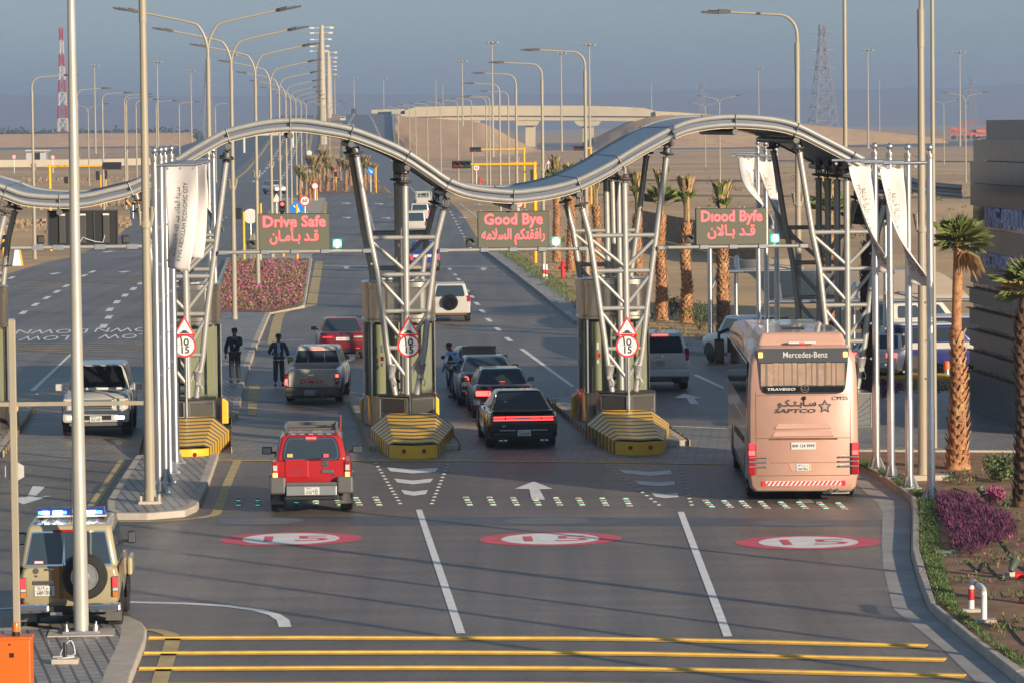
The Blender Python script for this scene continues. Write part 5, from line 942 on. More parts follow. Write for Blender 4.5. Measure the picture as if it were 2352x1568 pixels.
def lamp_post(label, kind, loc, rz, group, bracket=True):
    t = thing('street_lamp', label, 'street lamp', loc, rz, group)
    MB().tube([(0, 0, 0), (0, 0, 5), (0, 0, 11.0)], [.125, .10, .07], 12).lathe([(.2, 0), (.2, .04), (.14, .05), (.14, .3)], (0, 0, 0), n=12).make('pole', 'pole_cream', t, smooth=40)
    MB().tube([(0, 0, 10.2), (0, 0, 11.1)], .085, 12).make('sleeve', 'pole_cream', t, smooth=40)
    dirs = (-1, 1) if kind == 'double' else (-1,)
    for s in dirs:
        if kind == 'double': pts = smooth_line([V((0, 0, 10.9)), V((s*.03, 0, 11.6)), V((s*.28, 0, 12.2)), V((s*.7, 0, 12.42)), V((s*2.5, 0, 12.80))], 5)
        else: pts = smooth_line([V((0, 0, 10.9)), V((0, 0, 11.4)), V((s*.12, 0, 11.75)), V((s*.42, 0, 11.98)), V((s*.9, 0, 12.03)), V((s*2.15, 0, 12.10))], 5)
        a = MB().tube(pts, [.055-.02*k/(len(pts)-1) for k in range(len(pts))], 8).make('arm', 'pole_cream', t, smooth=40)
        h = MB(); lamp_head(h, pts[-1], s, .17 if kind == 'double' else .03); h.make('lamp_head', 'lamp_grey', t)
        e = pts[-1]; MB().box(e+V((s*.62, 0, .07 if kind == 'double' else -.035)), (.5, .26, .015), mtx=Matrix.Rotation(-s*(.18 if kind == 'double' else .03), 3, 'Y')).make('lamp_lens', 'lamp_lens', t)
    if bracket:
        b = MB(); b.tube([(0, 0, 5.85), (0, 0, 6.0)], .13, 10)
        for s in (-1, 1): b.tube([(s*.12, 0, 5.9), (s*.2, 0, 6.3)], .025, 6); b.tube([(s*.12, -.05, 5.9), (s*.14, -.1, 6.3)], .025, 6)
        b.make('flag_bracket', 'pole_cream', t, smooth=40)
    return t
def atz(px, Z): p = PT(px, 300, Z); return V((p.x, p.y, 0))
gD, gR, gL = 'double-arm lamps along the median', 'single-arm lamps along the right of the road', 'single-arm lamps along the far left road'
LD = lamp_post('double-arm street lamp nearest the gate, left of the centre gap', 'double', atz(480, 146), A4, gD)
for k, (px, Z) in enumerate([(533, 176), (588, 211), (622, 263), (642, 318), (657, 378), (668, 440), (680, 500), (692, 560), (704, 640), (745, 700), (757, 790)]):
    dup(LD, atz(px, Z), A4, 'double-arm street lamp on the median, %s in the row from the gate' % ORD[k+1])
p2 = lamp_post('big double-arm lamp post standing on the left flagpole island', 'double', G(345, 1155, .15), A4, 'large foreground lamp posts'); p2.scale = (1.02, 1.02, 1.06); b = MB().box((0, 0, .03), (.5, .5, .06)); [b.lathe([(.03, 0), (.03, .14)], (x, y, .04), n=8) for x in (-.2, .2) for y in (-.2, .2)]; b.make('base_plate', 'concrete', p2)
R1 = lamp_post('single-arm lamp post with flag bracket behind the right flagpoles', 'single', G(2120, 1100, .1), A4, 'large foreground lamp posts'); MB().box((.1, 0, .05), (1.1, .7, .14)).make('footing', 'concrete', R1)
LS = lamp_post('single-arm street lamp rising above the right canopy crest', 'single', atz(1832, 129), A4, gR)
for k, (px, Z, l) in enumerate([(1345, 192, 'at the trough of the canopy'), (1246, 230, 'just left of the tied palms'), (1186, 277, 'right of the three-light signal'), (1148, 345, 'fourth beyond the gate'), (1168, 430, 'fifth beyond the gate'), (1125, 500, 'sixth beyond the gate')]): dup(LS, atz(px, Z), A4, 'single-arm street lamp on the right verge ' + l)
for k, (px, Z) in enumerate([(1117, 520), (1084, 550), (1052, 580), (1012, 620), (982, 660), (955, 700), (941, 740), (915, 780)]): dup(LS, atz(px, Z), A4, 'distant single-arm lamp before the bridge mound, %s from the right' % ORD[k], 'single-arm lamps before the bridge mound')
for k, (px, Z) in enumerate([(75, 265), (178, 355), (236, 401), (287, 423), (291, 460), (313, 505), (359, 530), (412, 560), (495, 600)]): dup(LS, atz(px, Z), pi+A4, 'single-arm lamp turned right along the far left road, %s from the left' % ORD[k], gL)
for px, Z, l in [(203, 600, 'double-arm lamp standing left of the yellow signal arm'), (1653, 560, 'double-arm lamp on the sand above the bus lane board'), (1620, 760, 'smaller double-arm lamp left of the one above the bus lane board'), (2218, 545, 'double-arm lamp left of the dark clad building'), (2168, 760, 'smaller double-arm lamp left of the one by the dark building')]: dup(LD, atz(px, Z), A4, l, 'double-arm lamps out on the sand', scale=.95)
def plain_pole(label, loc, h, r0, r1, m, plate=True, cat='pole', name='tall_pole'):
    t = thing(name, label, cat, loc, A4); MB().tube([(0, 0, 0), (0, 0, h*.5), (0, 0, h)], [r0, (r0+r1)/2, r1], 16).make('shaft', m, t, smooth=40)
    if plate:
        MB().box((0, 0, .03), (.62, .5, .05)).make('base_plate', 'galv', t, bevel=.01)
        for x in (-.24, .24):
            for y in (-.18, .18): MB().lathe([(.035, 0), (.035, .05), (.018, .05), (.018, .12)], (x, y, .05), n=8).make('bolt', 'galv', t)
        MB().box((0, 0, -.005), (1.1, .9, .03)).make('grout_pad', 'concrete', t)
    return t
plain_pole('galvanised tall pole with bolted base on the front left corner island', G(187, 1452, .16), 15.5, .128, .035, 'pole_galv')
plain_pole('tall tan pole rising behind the rightmost flagpole', G(2146, 1028, .15), 16, .075, .035, 'pole_cream', False); plain_pole('tall tan pole rising from behind the bus', G(1945, 905, .0), 17, .085, .05, 'pole_cream', False)
hm = thing('high_mast', 'x', 'mast', atz(1132, 1036), A4, 'high mast lights on the horizon'); MB().tube([(0, 0, 0), (0, 0, 30)], [.38, .16], 8).make('mast', 'pole_cream', hm, smooth=40)
cw = MB(); cw.lathe([(.3, 29.4), (1.0, 29.7), (1.0, 29.9), (.3, 30)], n=12)
for k in range(8): cw.box((1.5*cos(k*pi/4), 1.5*sin(k*pi/4), 29.75), (.8, .45, .35), k*pi/4)
cw.make('light_crown', 'pole_cream', hm)
HMS = [(1132, 97, 'above the Good Bye board'), (1355, 102, 'right of the Good Bye board lamp, tallest of its pair'), (1290, 122, 'left of the tall pair above the trough'), (1063, 140, 'left of the tallest mast above the middle'), (1018, 192, 'shortest left of the middle'), (1002, 178, 'just left of the shortest middle mast'), (882, 180, 'above the ramp crest'), (814, 178, 'above the dark van on the ramp'), (770, 175, 'next to the row of power poles'), (219, 150, 'right of the red and white tower'), (363, 142, 'behind the second big lamp post'), (440, 163, 'left of the nearest double-arm lamp'), (535, 127, 'behind the second double-arm lamp'), (1497, 187, 'above the right bridge abutment'), (1743, 157, 'left of the lattice pylon'), (1994, 114, 'right of the lattice pylon'), (2020, 180, 'small and close right of a taller one'), (2205, 119, 'at far right above the red machines')]
for k, (px, py, l) in enumerate(HMS):
    hh = 285-.0105*(px-1176); Z = 21.4*9200/(hh-py); lab = 'high mast light ' + l
    if k == 0: hm['label'] = lab; hm.location = atz(px, Z)
    else: dup(hm, atz(px, Z), A4, lab)
mat('pole_pale', (.46, .39, .28), .6)
pp = thing('power_pole', 'thick power pole with short crossarms, nearest and tallest of the row', 'power pole', atz(742, 896), A4, 'power poles in a row behind the median'); MB().tube([(0, 0, 0), (0, 0, 31)], [1.0, .45], 10).make('mast', 'pole_pale', pp, smooth=40)
for z in (30.3,): MB().tube([(-2.6, 0, z), (2.6, 0, z+.3)], .16, 6).make('crossarm', 'pole_pale', pp); [MB().box((x, 0, z+.1), (1.0, .4, .35)).make('insulator', 'plate_white', pp) for x in (-2.2, 2.2)]
for k, (px, py) in enumerate([(741, 73), (740, 88), (737, 104), (735, 115), (756, 119), (758, 131), (757, 141), (759, 151), (760, 159), (761, 170)]): dup(pp, atz(px, 22.2*9200/(289-py)), A4, 'thick power pole with short crossarms, %s in the row' % ORD[k+1])
def lattice(name, label, cat, px, Z, h, wb_, wt, mats, n=9, arms=(), group=None, r=.12):
    t = thing(name, label, cat, atz(px, Z), A4+.2, group); segs = {m: MB() for m in set(mats)}
    for k in range(n):
        m = segs[mats[k % len(mats)]]; f = lambda q: (wb_+(wt-wb_)*min(1, q*1.15)**.8)/2
        z0, z1 = h*k/n, h*(k+1)/n; a, b = f(k/n), f((k+1)/n); c0 = [V((sx*a, sy*a, z0)) for sx, sy in ((-1, -1), (1, -1), (1, 1), (-1, 1))]; c1 = [V((sx*b, sy*b, z1)) for sx, sy in ((-1, -1), (1, -1), (1, 1), (-1, 1))]
        for i in range(4):
            m.tube([c0[i], c1[i]], r*1.5, 4); m.tube([c0[i], c1[(i+1) % 4]], r*.8, 4); m.tube([c0[(i+1) % 4], c1[i]], r*.8, 4); m.tube([c1[i], c1[(i+1) % 4]], r, 4)
    for i, (m, mb_) in enumerate(segs.items()): mb_.make('frame', m, t)
    for z, w_ in arms: MB().tube([(-w_, 0, z), (-w_*.5, 0, z+.5), (w_*.5, 0, z+.5), (w_, 0, z)], r*2, 4).tube([(-w_, 0, z), (w_, 0, z)], r*2, 4).make('crossarm', mats[0], t)
    return t
mat('tower_red', (.42, .03, .03), .6); mat('tower_white', (.62, .58, .52), .6); mat('pylon_grey', (.26, .25, .24), .6)
lattice('radio_mast', 'red and white lattice radio mast behind the tall galvanised pole', 'radio mast', 144, 2138, 62, 6, 1.6, ['tower_red', 'tower_white'], 9, r=.2)
lattice('transmission_pylon', 'grey lattice power pylon standing tall in the haze at right', 'pylon', 1890, 2500, 68, 17, 3.2, ['pylon_grey'], 8, [(63, 8), (52, 8), (41, 8)], r=.28)
for px, Z, h, l in [(478, 3300, 56, 'faint lattice pylon in the haze behind the nearest double-arm lamp'), (1612, 4300, 50, 'faint lattice pylon in the haze above the bridge end'), (2232, 4300, 52, 'faint lattice pylon in the haze at far right')]: lattice('transmission_pylon', l, 'pylon', px, Z, h, 12, 3, ['pylon_grey'], 6, [(h*.92, 7), (h*.75, 7)], r=.25)
# ---------------------------------------------------------------- flagpoles and banners
def flagpole(label, loc, h, arm, group, arm_z=None):
    t = thing('flagpole', label, 'flagpole', loc, A4, group)
    MB().tube([(0, 0, .05), (0, 0, 2.0), (0, 0, 2.1), (0, 0, h-.22)], [.095, .095, .085, .078], 16).lathe([(.086, h-.34), (.09, h-.32), (.09, h-.22), (.03, h-.21), (.03, h-.15)], n=16).make('pole', 'galv', t, smooth=35); MB().sphere((0, 0, h-.08), .085, 14).make('ball_finial', 'galv', t, smooth=80)
    if arm: MB().tube([(0, 0, h-.42), (arm*.55, 0, h-.42), (arm*.55, 0, h-.42), (arm, 0, h-.42)], [.042, .042, .034, .034], 10).make('arm', 'galv', t, smooth=40); [MB().lathe([(.035, -.006), (.035, .006)], (arm*k, 0, h-.5), (0, 1, 0), 10).make('ring', 'silver', t) for k in (.3, .6, .9)]
    for k in range(6): MB().lathe([(.028, -.006), (.028, .006)], ((math.copysign(.115, arm or 1)), 0, h-1.0-k*.85), (0, 1, 0), 8).make('ring', 'silver', t)
    f = MB(); f.box((0, 0, .015), (.5, .5, .03))
    for k in range(8): a = k*pi/4; f.hexa([V((.08*cos(a)-.008*sin(a), .08*sin(a)+.008*cos(a), .03)), V((.08*cos(a)+.008*sin(a), .08*sin(a)-.008*cos(a), .03)), V((.22*cos(a)+.008*sin(a), .22*sin(a)-.008*cos(a), .03)), V((.22*cos(a)-.008*sin(a), .22*sin(a)+.008*cos(a), .03))],
        [V((.08*cos(a)-.008*sin(a), .08*sin(a)+.008*cos(a), .30)), V((.08*cos(a)+.008*sin(a), .08*sin(a)-.008*cos(a), .30)), V((.10*cos(a)+.008*sin(a), .10*sin(a)-.008*cos(a), .30)), V((.10*cos(a)-.008*sin(a), .10*sin(a)+.008*cos(a), .30))])
    f.make('foot', 'galv', t); return t
gF, gG = 'silver flagpoles in the right planting bed', 'silver flagpoles on the left island'
FR = []
for k, (px, py, l) in enumerate([(2013, 1076, 'leftmost of the four by the kerb, with a twisted banner'), (2047, 1096, 'second of the four by the kerb, standing farther right of the first banner'), (2089, 1120, 'third of the four by the kerb, with the second twisted banner'), (2139, 1144, 'rightmost of the four by the kerb')]):
    FR.append(flagpole('silver flagpole ' + l, G(px, py, .1), 7.95, -1.05, gF))
for k, (px, py, l) in enumerate([(366, 1132, 'nearest the big lamp post'), (380, 1109, 'second from the big lamp post'), (390, 1086, 'third from the big lamp post'), (404, 1063, 'closest to the left striped barrier')]): flagpole('silver flagpole on the left island, ' + l, G(px, py, .15), 8.0, .98, gG)
for k, (px, Z, l) in enumerate([(478, 140, 'left one of the pair behind the lattice tower at left'), (489, 133, 'right one of the pair behind the lattice tower at left')]): flagpole('silver flagpole, ' + l, atz(px, Z), 7.9, -.95, 'silver flagpoles behind the gate')
for px, Z, l in [(1740, 136, 'leftmost behind the bus'), (1758, 129, 'middle one behind the bus'), (1782, 123, 'rightmost behind the bus')]: flagpole('silver flagpole, ' + l, atz(px, Z), 7.95, -.95, 'silver flagpoles behind the gate')
for px, py, l in [(2035, 865, 'by the yellow kerb of the parking lot')]: flagpole('short silver flagpole ' + l, G(px, py), 5.4, 0, None)
def banner(label, loc, h, w_, L, a0, a1, group, seed=1, words=True, top=0.0, rot=A4, flip=1):
    # cloth fixed along the pole; its free edge swings from angle a0 at the top to a1 at the bottom
    t = thing('banner', label, 'banner', (loc[0], loc[1], loc[2]+h), rot, group); nu, nv = 16, 40; R3 = random.Random(seed); ph = R3.uniform(0, 6)
    def pt(s, q, off=0.0):
        a = RD(a0+(a1-a0)*min(1, q*1.05)**1.3)+s*.25*sin(q*5+ph); rr = .11+w_*s*(1-.12*q); bow = .10*sin(s*pi*1.5+q*3+ph)*min(1, q*4+.15)
        p = V((rr*cos(a)-bow*sin(a), rr*sin(a)+bow*cos(a), -top-L*q-.07*s*q+(.05*abs(sin(s*pi*2.5))*(-1 if q < .02 else 0)))); n = V((-sin(a), cos(a), 0)); return p+n*off
    m = MB(); g = [[pt(i/nu, j/nv) for i in range(nu+1)] for j in range(nv+1)]; m.rings(g, caps=False, closed=False); o = m.make('cloth', 'cloth_white', t, smooth=80)
    sl = o.modifiers.new('thick', 'SOLIDIFY'); sl.thickness = .006; sl.offset = 0
    if words:
        for body, size, s0, wd_ in (('KING ABDULLAH ECONOMIC CITY', .16, .62, L*.74), (arab('مدينة الملك عبد الله الاقتصادية'), .19, .36, L*.66)):
            x = text(body, size, 'banner_ink', t, (0, 0, 0), (0, 0, 0), 'banner_words', ext=0, width=wd_); me = x.data
            for v in me.vertices: q = .55-(v.co.x)/L*1.0; s = s0-flip*v.co.y/w_; v.co = pt(min(1, max(0, s)), min(1, max(0, q)), -.012)
            x2 = x.copy(); x2.data = me.copy(); C.objects.link(x2); x2.name = 'banner_words_back'
            for v in x2.data.vertices: 
                pass
            bmx = bmesh.new(); bmx.from_mesh(me); bmx.free()
            for v, w2 in zip(x2.data.vertices, me.vertices): v.co = w2.co
            for v in x2.data.vertices:
                a = math.atan2(v.co.y, v.co.x); v.co += V((-sin(a), cos(a), 0))*.024
            x2.parent = t
    return t
gB = 'white banners on flagpoles'
banner('twisted white banner on the leftmost right-hand flagpole', FR[0].location, 7.42, .56, 2.6, 180, 312, gB, 1); banner('twisted white banner on the third right-hand flagpole', FR[2].location, 7.42, .60, 2.7, 180, 308, gB, 4)
fl = G(380, 1109, .15); banner('long white banner hanging flat with green lettering at left', fl, 7.58, .80, 2.45, -8, -28, gB, 2, flip=1); banner('white banner partly hidden behind the flat lettered one at left', G(390, 1086, .15), 7.58, .95, 2.25, -3, -14, gB, 6, words=True)
banner('narrow folded banner behind the tower at left', atz(478, 140), 7.3, .5, 2.3, 180, 330, gB, 3); banner('folded banner above the bus lane, left of two', atz(1740, 136), 7.4, .55, 2.4, 180, 330, gB, 5); banner('folded banner above the bus lane, right of two', atz(1782, 123), 7.4, .5, 2.4, 180, 335, gB, 8)
# poles standing just past the right edge of the view; their shadows cross the near lanes
for k, (X, Z, h, r) in enumerate([(10.6, 72.2, 9, .11), (10.4, 64.2, 12, .13), (11.2, 63.4, 9, .09), (10.7, 60.0, 9.5, .1), (11.5, 55.6, 10, .11), (12.2, 51.2, 11, .12)]):
    o = MB().tube([(0, 0, 0), (0, 0, h)], [r, r*.85], 12).make('kerbside_pole', 'galv', smooth=40); o.location = (X, Z, .1); tag(o, 'pole past the right edge whose long shadow crosses the near lanes', 'pole', 'poles past the right edge')
# ---------------------------------------------------------------- palms and planting
def palm_parts(t, h, crown, boots_from=0.0, boots_to=1.0, r0=.25, r1=.18, seed=1, dark=False):
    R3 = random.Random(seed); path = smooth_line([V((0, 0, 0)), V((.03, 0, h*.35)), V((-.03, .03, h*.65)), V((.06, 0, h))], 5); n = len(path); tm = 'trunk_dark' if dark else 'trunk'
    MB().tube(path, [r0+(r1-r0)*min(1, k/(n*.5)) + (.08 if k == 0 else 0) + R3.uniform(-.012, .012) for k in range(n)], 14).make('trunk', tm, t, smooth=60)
    b = MB(); rows = int(h*(boots_to-boots_from)/.115)
    for k in range(rows):
        z = h*boots_from+.115*k; f = z/h; c = path[min(n-1, int(f*(n-1)))]; r = (r0+(r1-r0)*min(1, f*2))*.97
        for j in range(7):
            a = j*2*pi/7+k*.45+R3.uniform(-.12, .12); e = V((cos(a), sin(a), 0)); s_ = V((-sin(a), cos(a), 0)); w_ = R3.uniform(.07, .11); ln = R3.uniform(.16, .26); out = R3.uniform(.05, .13); p = V((c.x, c.y, z))+e*r
            b.k = 0 if R3.random() < .72 else 1; b.add([p-s_*w_, p+s_*w_, p+s_*w_*.35+e*out+V((0, 0, ln)), p-s_*w_*.35+e*out+V((0, 0, ln)), p+e*(out*.25+.03)+V((0, 0, ln*.3))], [(0, 1, 4), (1, 2, 4), (2, 3, 4), (3, 0, 4), (0, 3, 2, 1)])
    b.make('leaf_bases', [tm, 'boot' if not dark else 'trunk_dark'], t, fix=False)
    top = path[-1]; g = MB()
    def fan(c, az, el, pl, L, half, k, nseg=15, droop=.25):
        d = V((cos(az)*cos(el), sin(az)*cos(el), sin(el))); s_ = V((-sin(az), cos(az), 0)); u = s_.cross(d)*-1; b0 = c+d*pl; g.k = k; g.tube([c, b0], .014, 4)
        for i in range(nseg):
            a = half*(2*(i+.5)/nseg-1); dr = d*cos(a)+s_*sin(a); w_ = half/nseg*.95; l_ = L*(1-.25*abs(a/half)**2)*R3.uniform(.85, 1.1); fo = u*(.03 if i % 2 else -.03)
            m1 = b0+dr*l_*.6; e1 = b0+dr*l_+V((0, 0, -droop*l_*R3.uniform(.4, 1.2))); q = s_*cos(a)-d*sin(a)
            g.add([b0, m1-q*l_*.6*w_+fo, e1, m1+q*l_*.6*w_+fo], [(0, 1, 2), (0, 2, 3)])
    if crown == 'open':
        for i in range(25): fan(top+V((0, 0, -.02*i/5)), i*2.4+R3.uniform(-.2, .2), RD(84-i*3.6+R3.uniform(-6, 6)), R3.uniform(.18, .34), R3.uniform(.48, .70), 1.25, 0 if R3.random() < .86 else 1, 21, .2)
        for i in range(7): fan(top+V((0, 0, -.12)), R3.uniform(-.9, .7), RD(-20-R3.uniform(0, 40)), .22, R3.uniform(.3, .5), .7, 1, 11, .6)
    else:
        for i in range({'tied': 90, 'shaggy': 230}.get(crown, 60)):
            a = R3.uniform(0, 2*pi); l_ = R3.uniform(1.1, 2.0); r_ = R3.uniform(.02, .14); e = V((cos(a), sin(a), 0)); s_ = V((-sin(a), cos(a), 0)); p = top+e*r_; w_ = .03; sp = (R3.uniform(.02, .20) if l_ < 1.7 else R3.uniform(.1, .38))*(2.2 if crown == 'shaggy' else 1); g.k = 1 if R3.random() < .7 else 0
            m1 = p+e*.0+V((0, 0, l_*.55)); e1 = p+e*sp+V((0, 0, l_)); g.add([p-s_*w_, p+s_*w_, m1+s_*w_, m1-s_*w_, e1+s_*w_*2.2, e1-s_*w_*2.2, e1+V((0, 0, .15))+e*.1], [(0, 1, 2, 3), (3, 2, 4, 5), (5, 4, 6)])
        if crown == 'half':
            for i in range(14): fan(top+V((0, 0, .3)), i*2.4, RD(70-i*3.5), .5, .75, 1.0, 0)
        else:
            for i in range(6): fan(top+V((0, 0, .7)), i*1.1, RD(62), .35, .55, .8, 0)
    g.make('crown', ['frond', 'frond_dry'], t, fix=False)
def palm(label, loc, h, crown, group, rz=0.0, **k): t = thing('palm_tree', label, 'palm tree', loc, rz, group); palm_parts(t, h, crown, **k); return t
gP = 'palm trees around the gate'
palm('fan palm with an open crown and orange leaf bases beside the flagpoles', G(2200, 1076, .1), 5.5, 'open', gP, -.5, boots_to=.62, r1=.125, seed=2)
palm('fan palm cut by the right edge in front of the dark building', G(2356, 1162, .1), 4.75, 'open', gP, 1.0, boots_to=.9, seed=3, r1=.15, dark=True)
pt_ = palm('tied-up palm with a bound crown left of the garbled message board', G(1577, 742), 4.3, 'tied', gP, .4, seed=4); dup(pt_, G(1662, 786), 2.0, 'tied-up palm rising behind the garbled message board'); ph_ = palm('palm with green drooping crown between the tower and the tied palm', G(1519, 736), 4.6, 'half', gP, .2, seed=5)
dup(ph_, G(1280, 602), 2.6, 'palm left of the red hydrant on the far verge'); dup(pt_, G(1312, 624), 4.0, 'tied palm just right of the red hydrant on the far verge'); dup(ph_, G(1346, 640), 5.0, 'palm directly behind the left leg of the third tower'); dup(pt_, G(1466, 705), 1.2, 'tied palm seen through the middle of the third tower'); dup(pt_, G(1372, 660), 3.2, 'palm behind the left strut of the third tower')
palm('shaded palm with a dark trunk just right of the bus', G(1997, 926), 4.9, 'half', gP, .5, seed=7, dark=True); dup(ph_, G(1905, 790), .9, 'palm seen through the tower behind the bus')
MP = [(703, 474), (712, 462), (690, 466), (722, 456), (735, 442), (752, 440), (766, 438), (795, 441), (806, 428), (822, 441), (838, 438), (846, 424), (729, 425), (745, 420), (782, 420), (712, 430), (860, 432)]
mp0 = thing('palm_tree', 'tied brown palm on the median, nearest the gate', 'palm tree', G(*MP[0]), 0, 'tied palms on the median'); palm_parts(mp0, 1.7, 'shaggy', seed=9, r0=.2, r1=.16)
NTH = ORD+['fifteenth', 'sixteenth', 'seventeenth']
for k, p in enumerate(MP[1:]): dup(mp0, G(*p), k*1.3, 'tied brown palm on the median, %s from the gate' % NTH[k+1], scale=1+.12*((k*7) % 5-1))
def inside(p, poly):
    c = False; n = len(poly)
    for i in range(n):
        a, b = poly[i], poly[i-1]
        if (a.y > p[1]) != (b.y > p[1]) and p[0] < (b.x-a.x)*(p[1]-a.y)/(b.y-a.y)+a.x: c = not c
    return c
def field(name, poly, n, ls, mats, z=.1, hgt=.15, weights=None, clump=0.0, kind='stuff', narrow=.35, seed=1, per=5):
    R3 = random.Random(seed); xs = [p.x for p in poly]; ys = [p.y for p in poly]; m = MB(); k = 0; cl_ = [(R3.uniform(min(xs), max(xs)), R3.uniform(min(ys), max(ys))) for _ in range(int(1/clump) if clump else 0)]
    while k < n:
        if cl_: c = R3.choice(cl_); q = (R3.gauss(c[0], .35), R3.gauss(c[1], .5))
        else: q = (R3.uniform(min(xs), max(xs)), R3.uniform(min(ys), max(ys)))
        if not inside(q, poly): k += .05; continue
        k += 1; hh = hgt*R3.uniform(.4, 1.15); m.k = R3.choices(range(len(mats)), weights)[0] if weights else R3.randrange(len(mats))
        for _ in range(per):
            a = R3.uniform(0, 2*pi); e = V((cos(a), sin(a), 0)); s_ = V((-sin(a), cos(a), 0)); l_ = ls*R3.uniform(.5, 1.2); p = V((q[0], q[1], z))+e*R3.uniform(0, .06)+V((0, 0, hh*R3.uniform(.2, 1))); el = R3.uniform(.1, 1.2); t = p+e*l_*cos(el)+V((0, 0, l_*sin(el))); mid = p.lerp(t, .5)
            m.add([p, mid-s_*l_*narrow*.5, t, mid+s_*l_*narrow*.5], [(0, 1, 2, 3)])
    o = m.make(name, mats, fix=False); o['kind'] = kind; return o
field('grass', gp([(2108, 1148), (2150, 1150), (2156, 1262), (2175, 1330), (2200, 1400), (2300, 1488), (2360, 1518), (2362, 1545), (2266, 1474), (2153, 1383), (2128, 1300), (2114, 1255), (2112, 1178)], .1), 5200, .06, ['grass', 'bush'], .10, .07, narrow=.3, seed=2)
field('grass', gp([(1972, 1062), (2004, 1062), (2010, 1075), (1978, 1074)], .1) , 160, .06, ['grass'], .1, .08, seed=3); field('grass', gp([(2012, 1080), (2044, 1080), (2050, 1098), (2030, 1098)], .1), 160, .06, ['grass'], .1, .08, seed=4); field('grass', gp([(2052, 1104), (2086, 1106), (2086, 1124), (2072, 1124)], .1), 160, .06, ['grass'], .1, .08, seed=5); field('grass', gp([(2088, 1128), (2130, 1130), (2140, 1146), (2106, 1140)], .1), 200, .06, ['grass'], .1, .08, seed=6)
field('purple_ground_cover', gp([(2152, 1152), (2180, 1146), (2240, 1160), (2290, 1185), (2318, 1205), (2336, 1228), (2310, 1250), (2262, 1262), (2225, 1288), (2190, 1268), (2182, 1230), (2160, 1196)], .1), 1500, .14, ['purple'], .1, .24, narrow=.22, seed=7, per=7)
field('purple_ground_cover', gp([(1960, 884), (2068, 886), (2072, 908), (1960, 942)], .05), 900, .13, ['purple', 'pink_flower'], .05, .25, [4, 1], narrow=.3, seed=8)
field('ground_cover', gp([(2155, 1080), (2352, 1090), (2352, 1500), (2270, 1440), (2200, 1370), (2190, 1300), (2330, 1240), (2300, 1180), (2180, 1140)], .1), 420, .10, ['bush', 'grass', 'pink_flower', 'dry_plant'], .1, .10, [5, 4, 1, 2], clump=.03, seed=9); field('ground_cover', gp([(2070, 880), (2235, 880), (2235, 910), (2070, 910)], .05), 300, .11, ['bush', 'grass', 'dry_plant'], .05, .12, seed=10)
field('flowering_ground_cover', [p for p in FB], 2900, .15, ['pink_flower', 'dry_plant', 'bush', 'soil'], .17, .16, [4, 5, 2, 2], narrow=.6, seed=11, per=4)
RKg = gp(RK); vg = [p+V((.5, .3, 0)) for p in RKg]+[p+V((1.6, 1.0, 0)) for p in reversed(RKg)]; field('grass', vg, 2200, .12, ['grass'], .0, .14, seed=12)
vg2 = [p+V((1.6, 1.0, 0)) for p in RKg]+[p+V((4.2, 2.2, 0)) for p in reversed(RKg)]; field('ground_cover', vg2, 900, .14, ['bush', 'grass', 'dry_plant', 'soil'], .0, .15, [3, 2, 2, 2], seed=13)
field('median_ground_cover', gp([(718, 442), (885, 443), (868, 420), (838, 382), (802, 350), (706, 352)]), 1500, .4, ['dry_plant', 'bush', 'frond_dry'], .03, .4, seed=14, per=4)
def bush(label, loc, r, h, n=700, seed=1, group=None, leaf=.07, m='bush'):
    t = thing('bush', label, 'bush', loc, 0, group); R3 = random.Random(seed); b = MB(); cs = [(R3.uniform(-r, r)*.6, R3.uniform(-r, r)*.6, R3.uniform(.25, .8)*h, R3.uniform(.35, .6)*r) for _ in range(12)]
    for _ in range(n):
        c = R3.choice(cs); d = V((R3.gauss(0, 1), R3.gauss(0, 1), R3.gauss(0, 1))).normalized()*c[3]*R3.uniform(.5, 1.1); p = V(c[:3])+d; p.z = max(.03, p.z); e = V((R3.gauss(0, 1), R3.gauss(0, 1), R3.gauss(.3, 1))).normalized(); s_ = e.cross(V((R3.random(), R3.random(), R3.random()))).normalized(); l_ = leaf*R3.uniform(.6, 1.3); b.add([p, p+e*l_*.5+s_*l_*.35, p+e*l_, p+e*l_*.5-s_*l_*.35], [(0, 1, 2, 3)])
    b.make('foliage', m, t, fix=False); s = MB(); [s.tube([(0, 0, 0), (c[0]*.5, c[1]*.5, c[2]*.5), (c[0], c[1], c[2])], .012, 4) for c in cs]; s.make('stem', 'trunk_dark', t)
bush('green bush at the right edge beside the cut-off palm', G(2298, 1106, .1), .42, .62, 1500, 1); bush('green bush at the foot of the palm nearest the tied one', G(1542, 725), .62, .9, 900, 2); bush('green bush right of the tied palm above the silver off-roader', G(1606, 758), .85, 1.15, 1200, 3); bush('small bush at the foot of the palm behind the bus lane board', G(1688, 772), .6, .7, 500, 4); bush('low pink flowering bush above the purple patch', G(2285, 1150, .1), .25, .25, 350, 5, m='pink_flower')
fw_ = MB(); R3 = random.Random(8)
for k in range(620):
    x = R3.uniform(-160, 455); c = PT(x, 300, R3.uniform(2250, 2450)); r = R3.uniform(3.5, 7.5); c.z = R3.uniform(0, 2.5)*(1 if x > 60 else 1.6)
    for _ in range(26): d = V((R3.gauss(0, 1), R3.gauss(0, 1), R3.gauss(0, .8))).normalized()*r*R3.uniform(.5, 1); p = c+d; p.z = max(0, p.z); e = V((R3.gauss(0, 1), R3.gauss(0, 1), R3.gauss(0, 1))).normalized()*1.2; s_ = e.cross(V((R3.random(), R3.random(), 1))).normalized()*1.1; fw_.add([p-e, p+s_, p+e, p-s_], [(0, 1, 2, 3)])
o = fw_.make('far_wood', 'far_green', fix=False); o['kind'] = 'stuff'
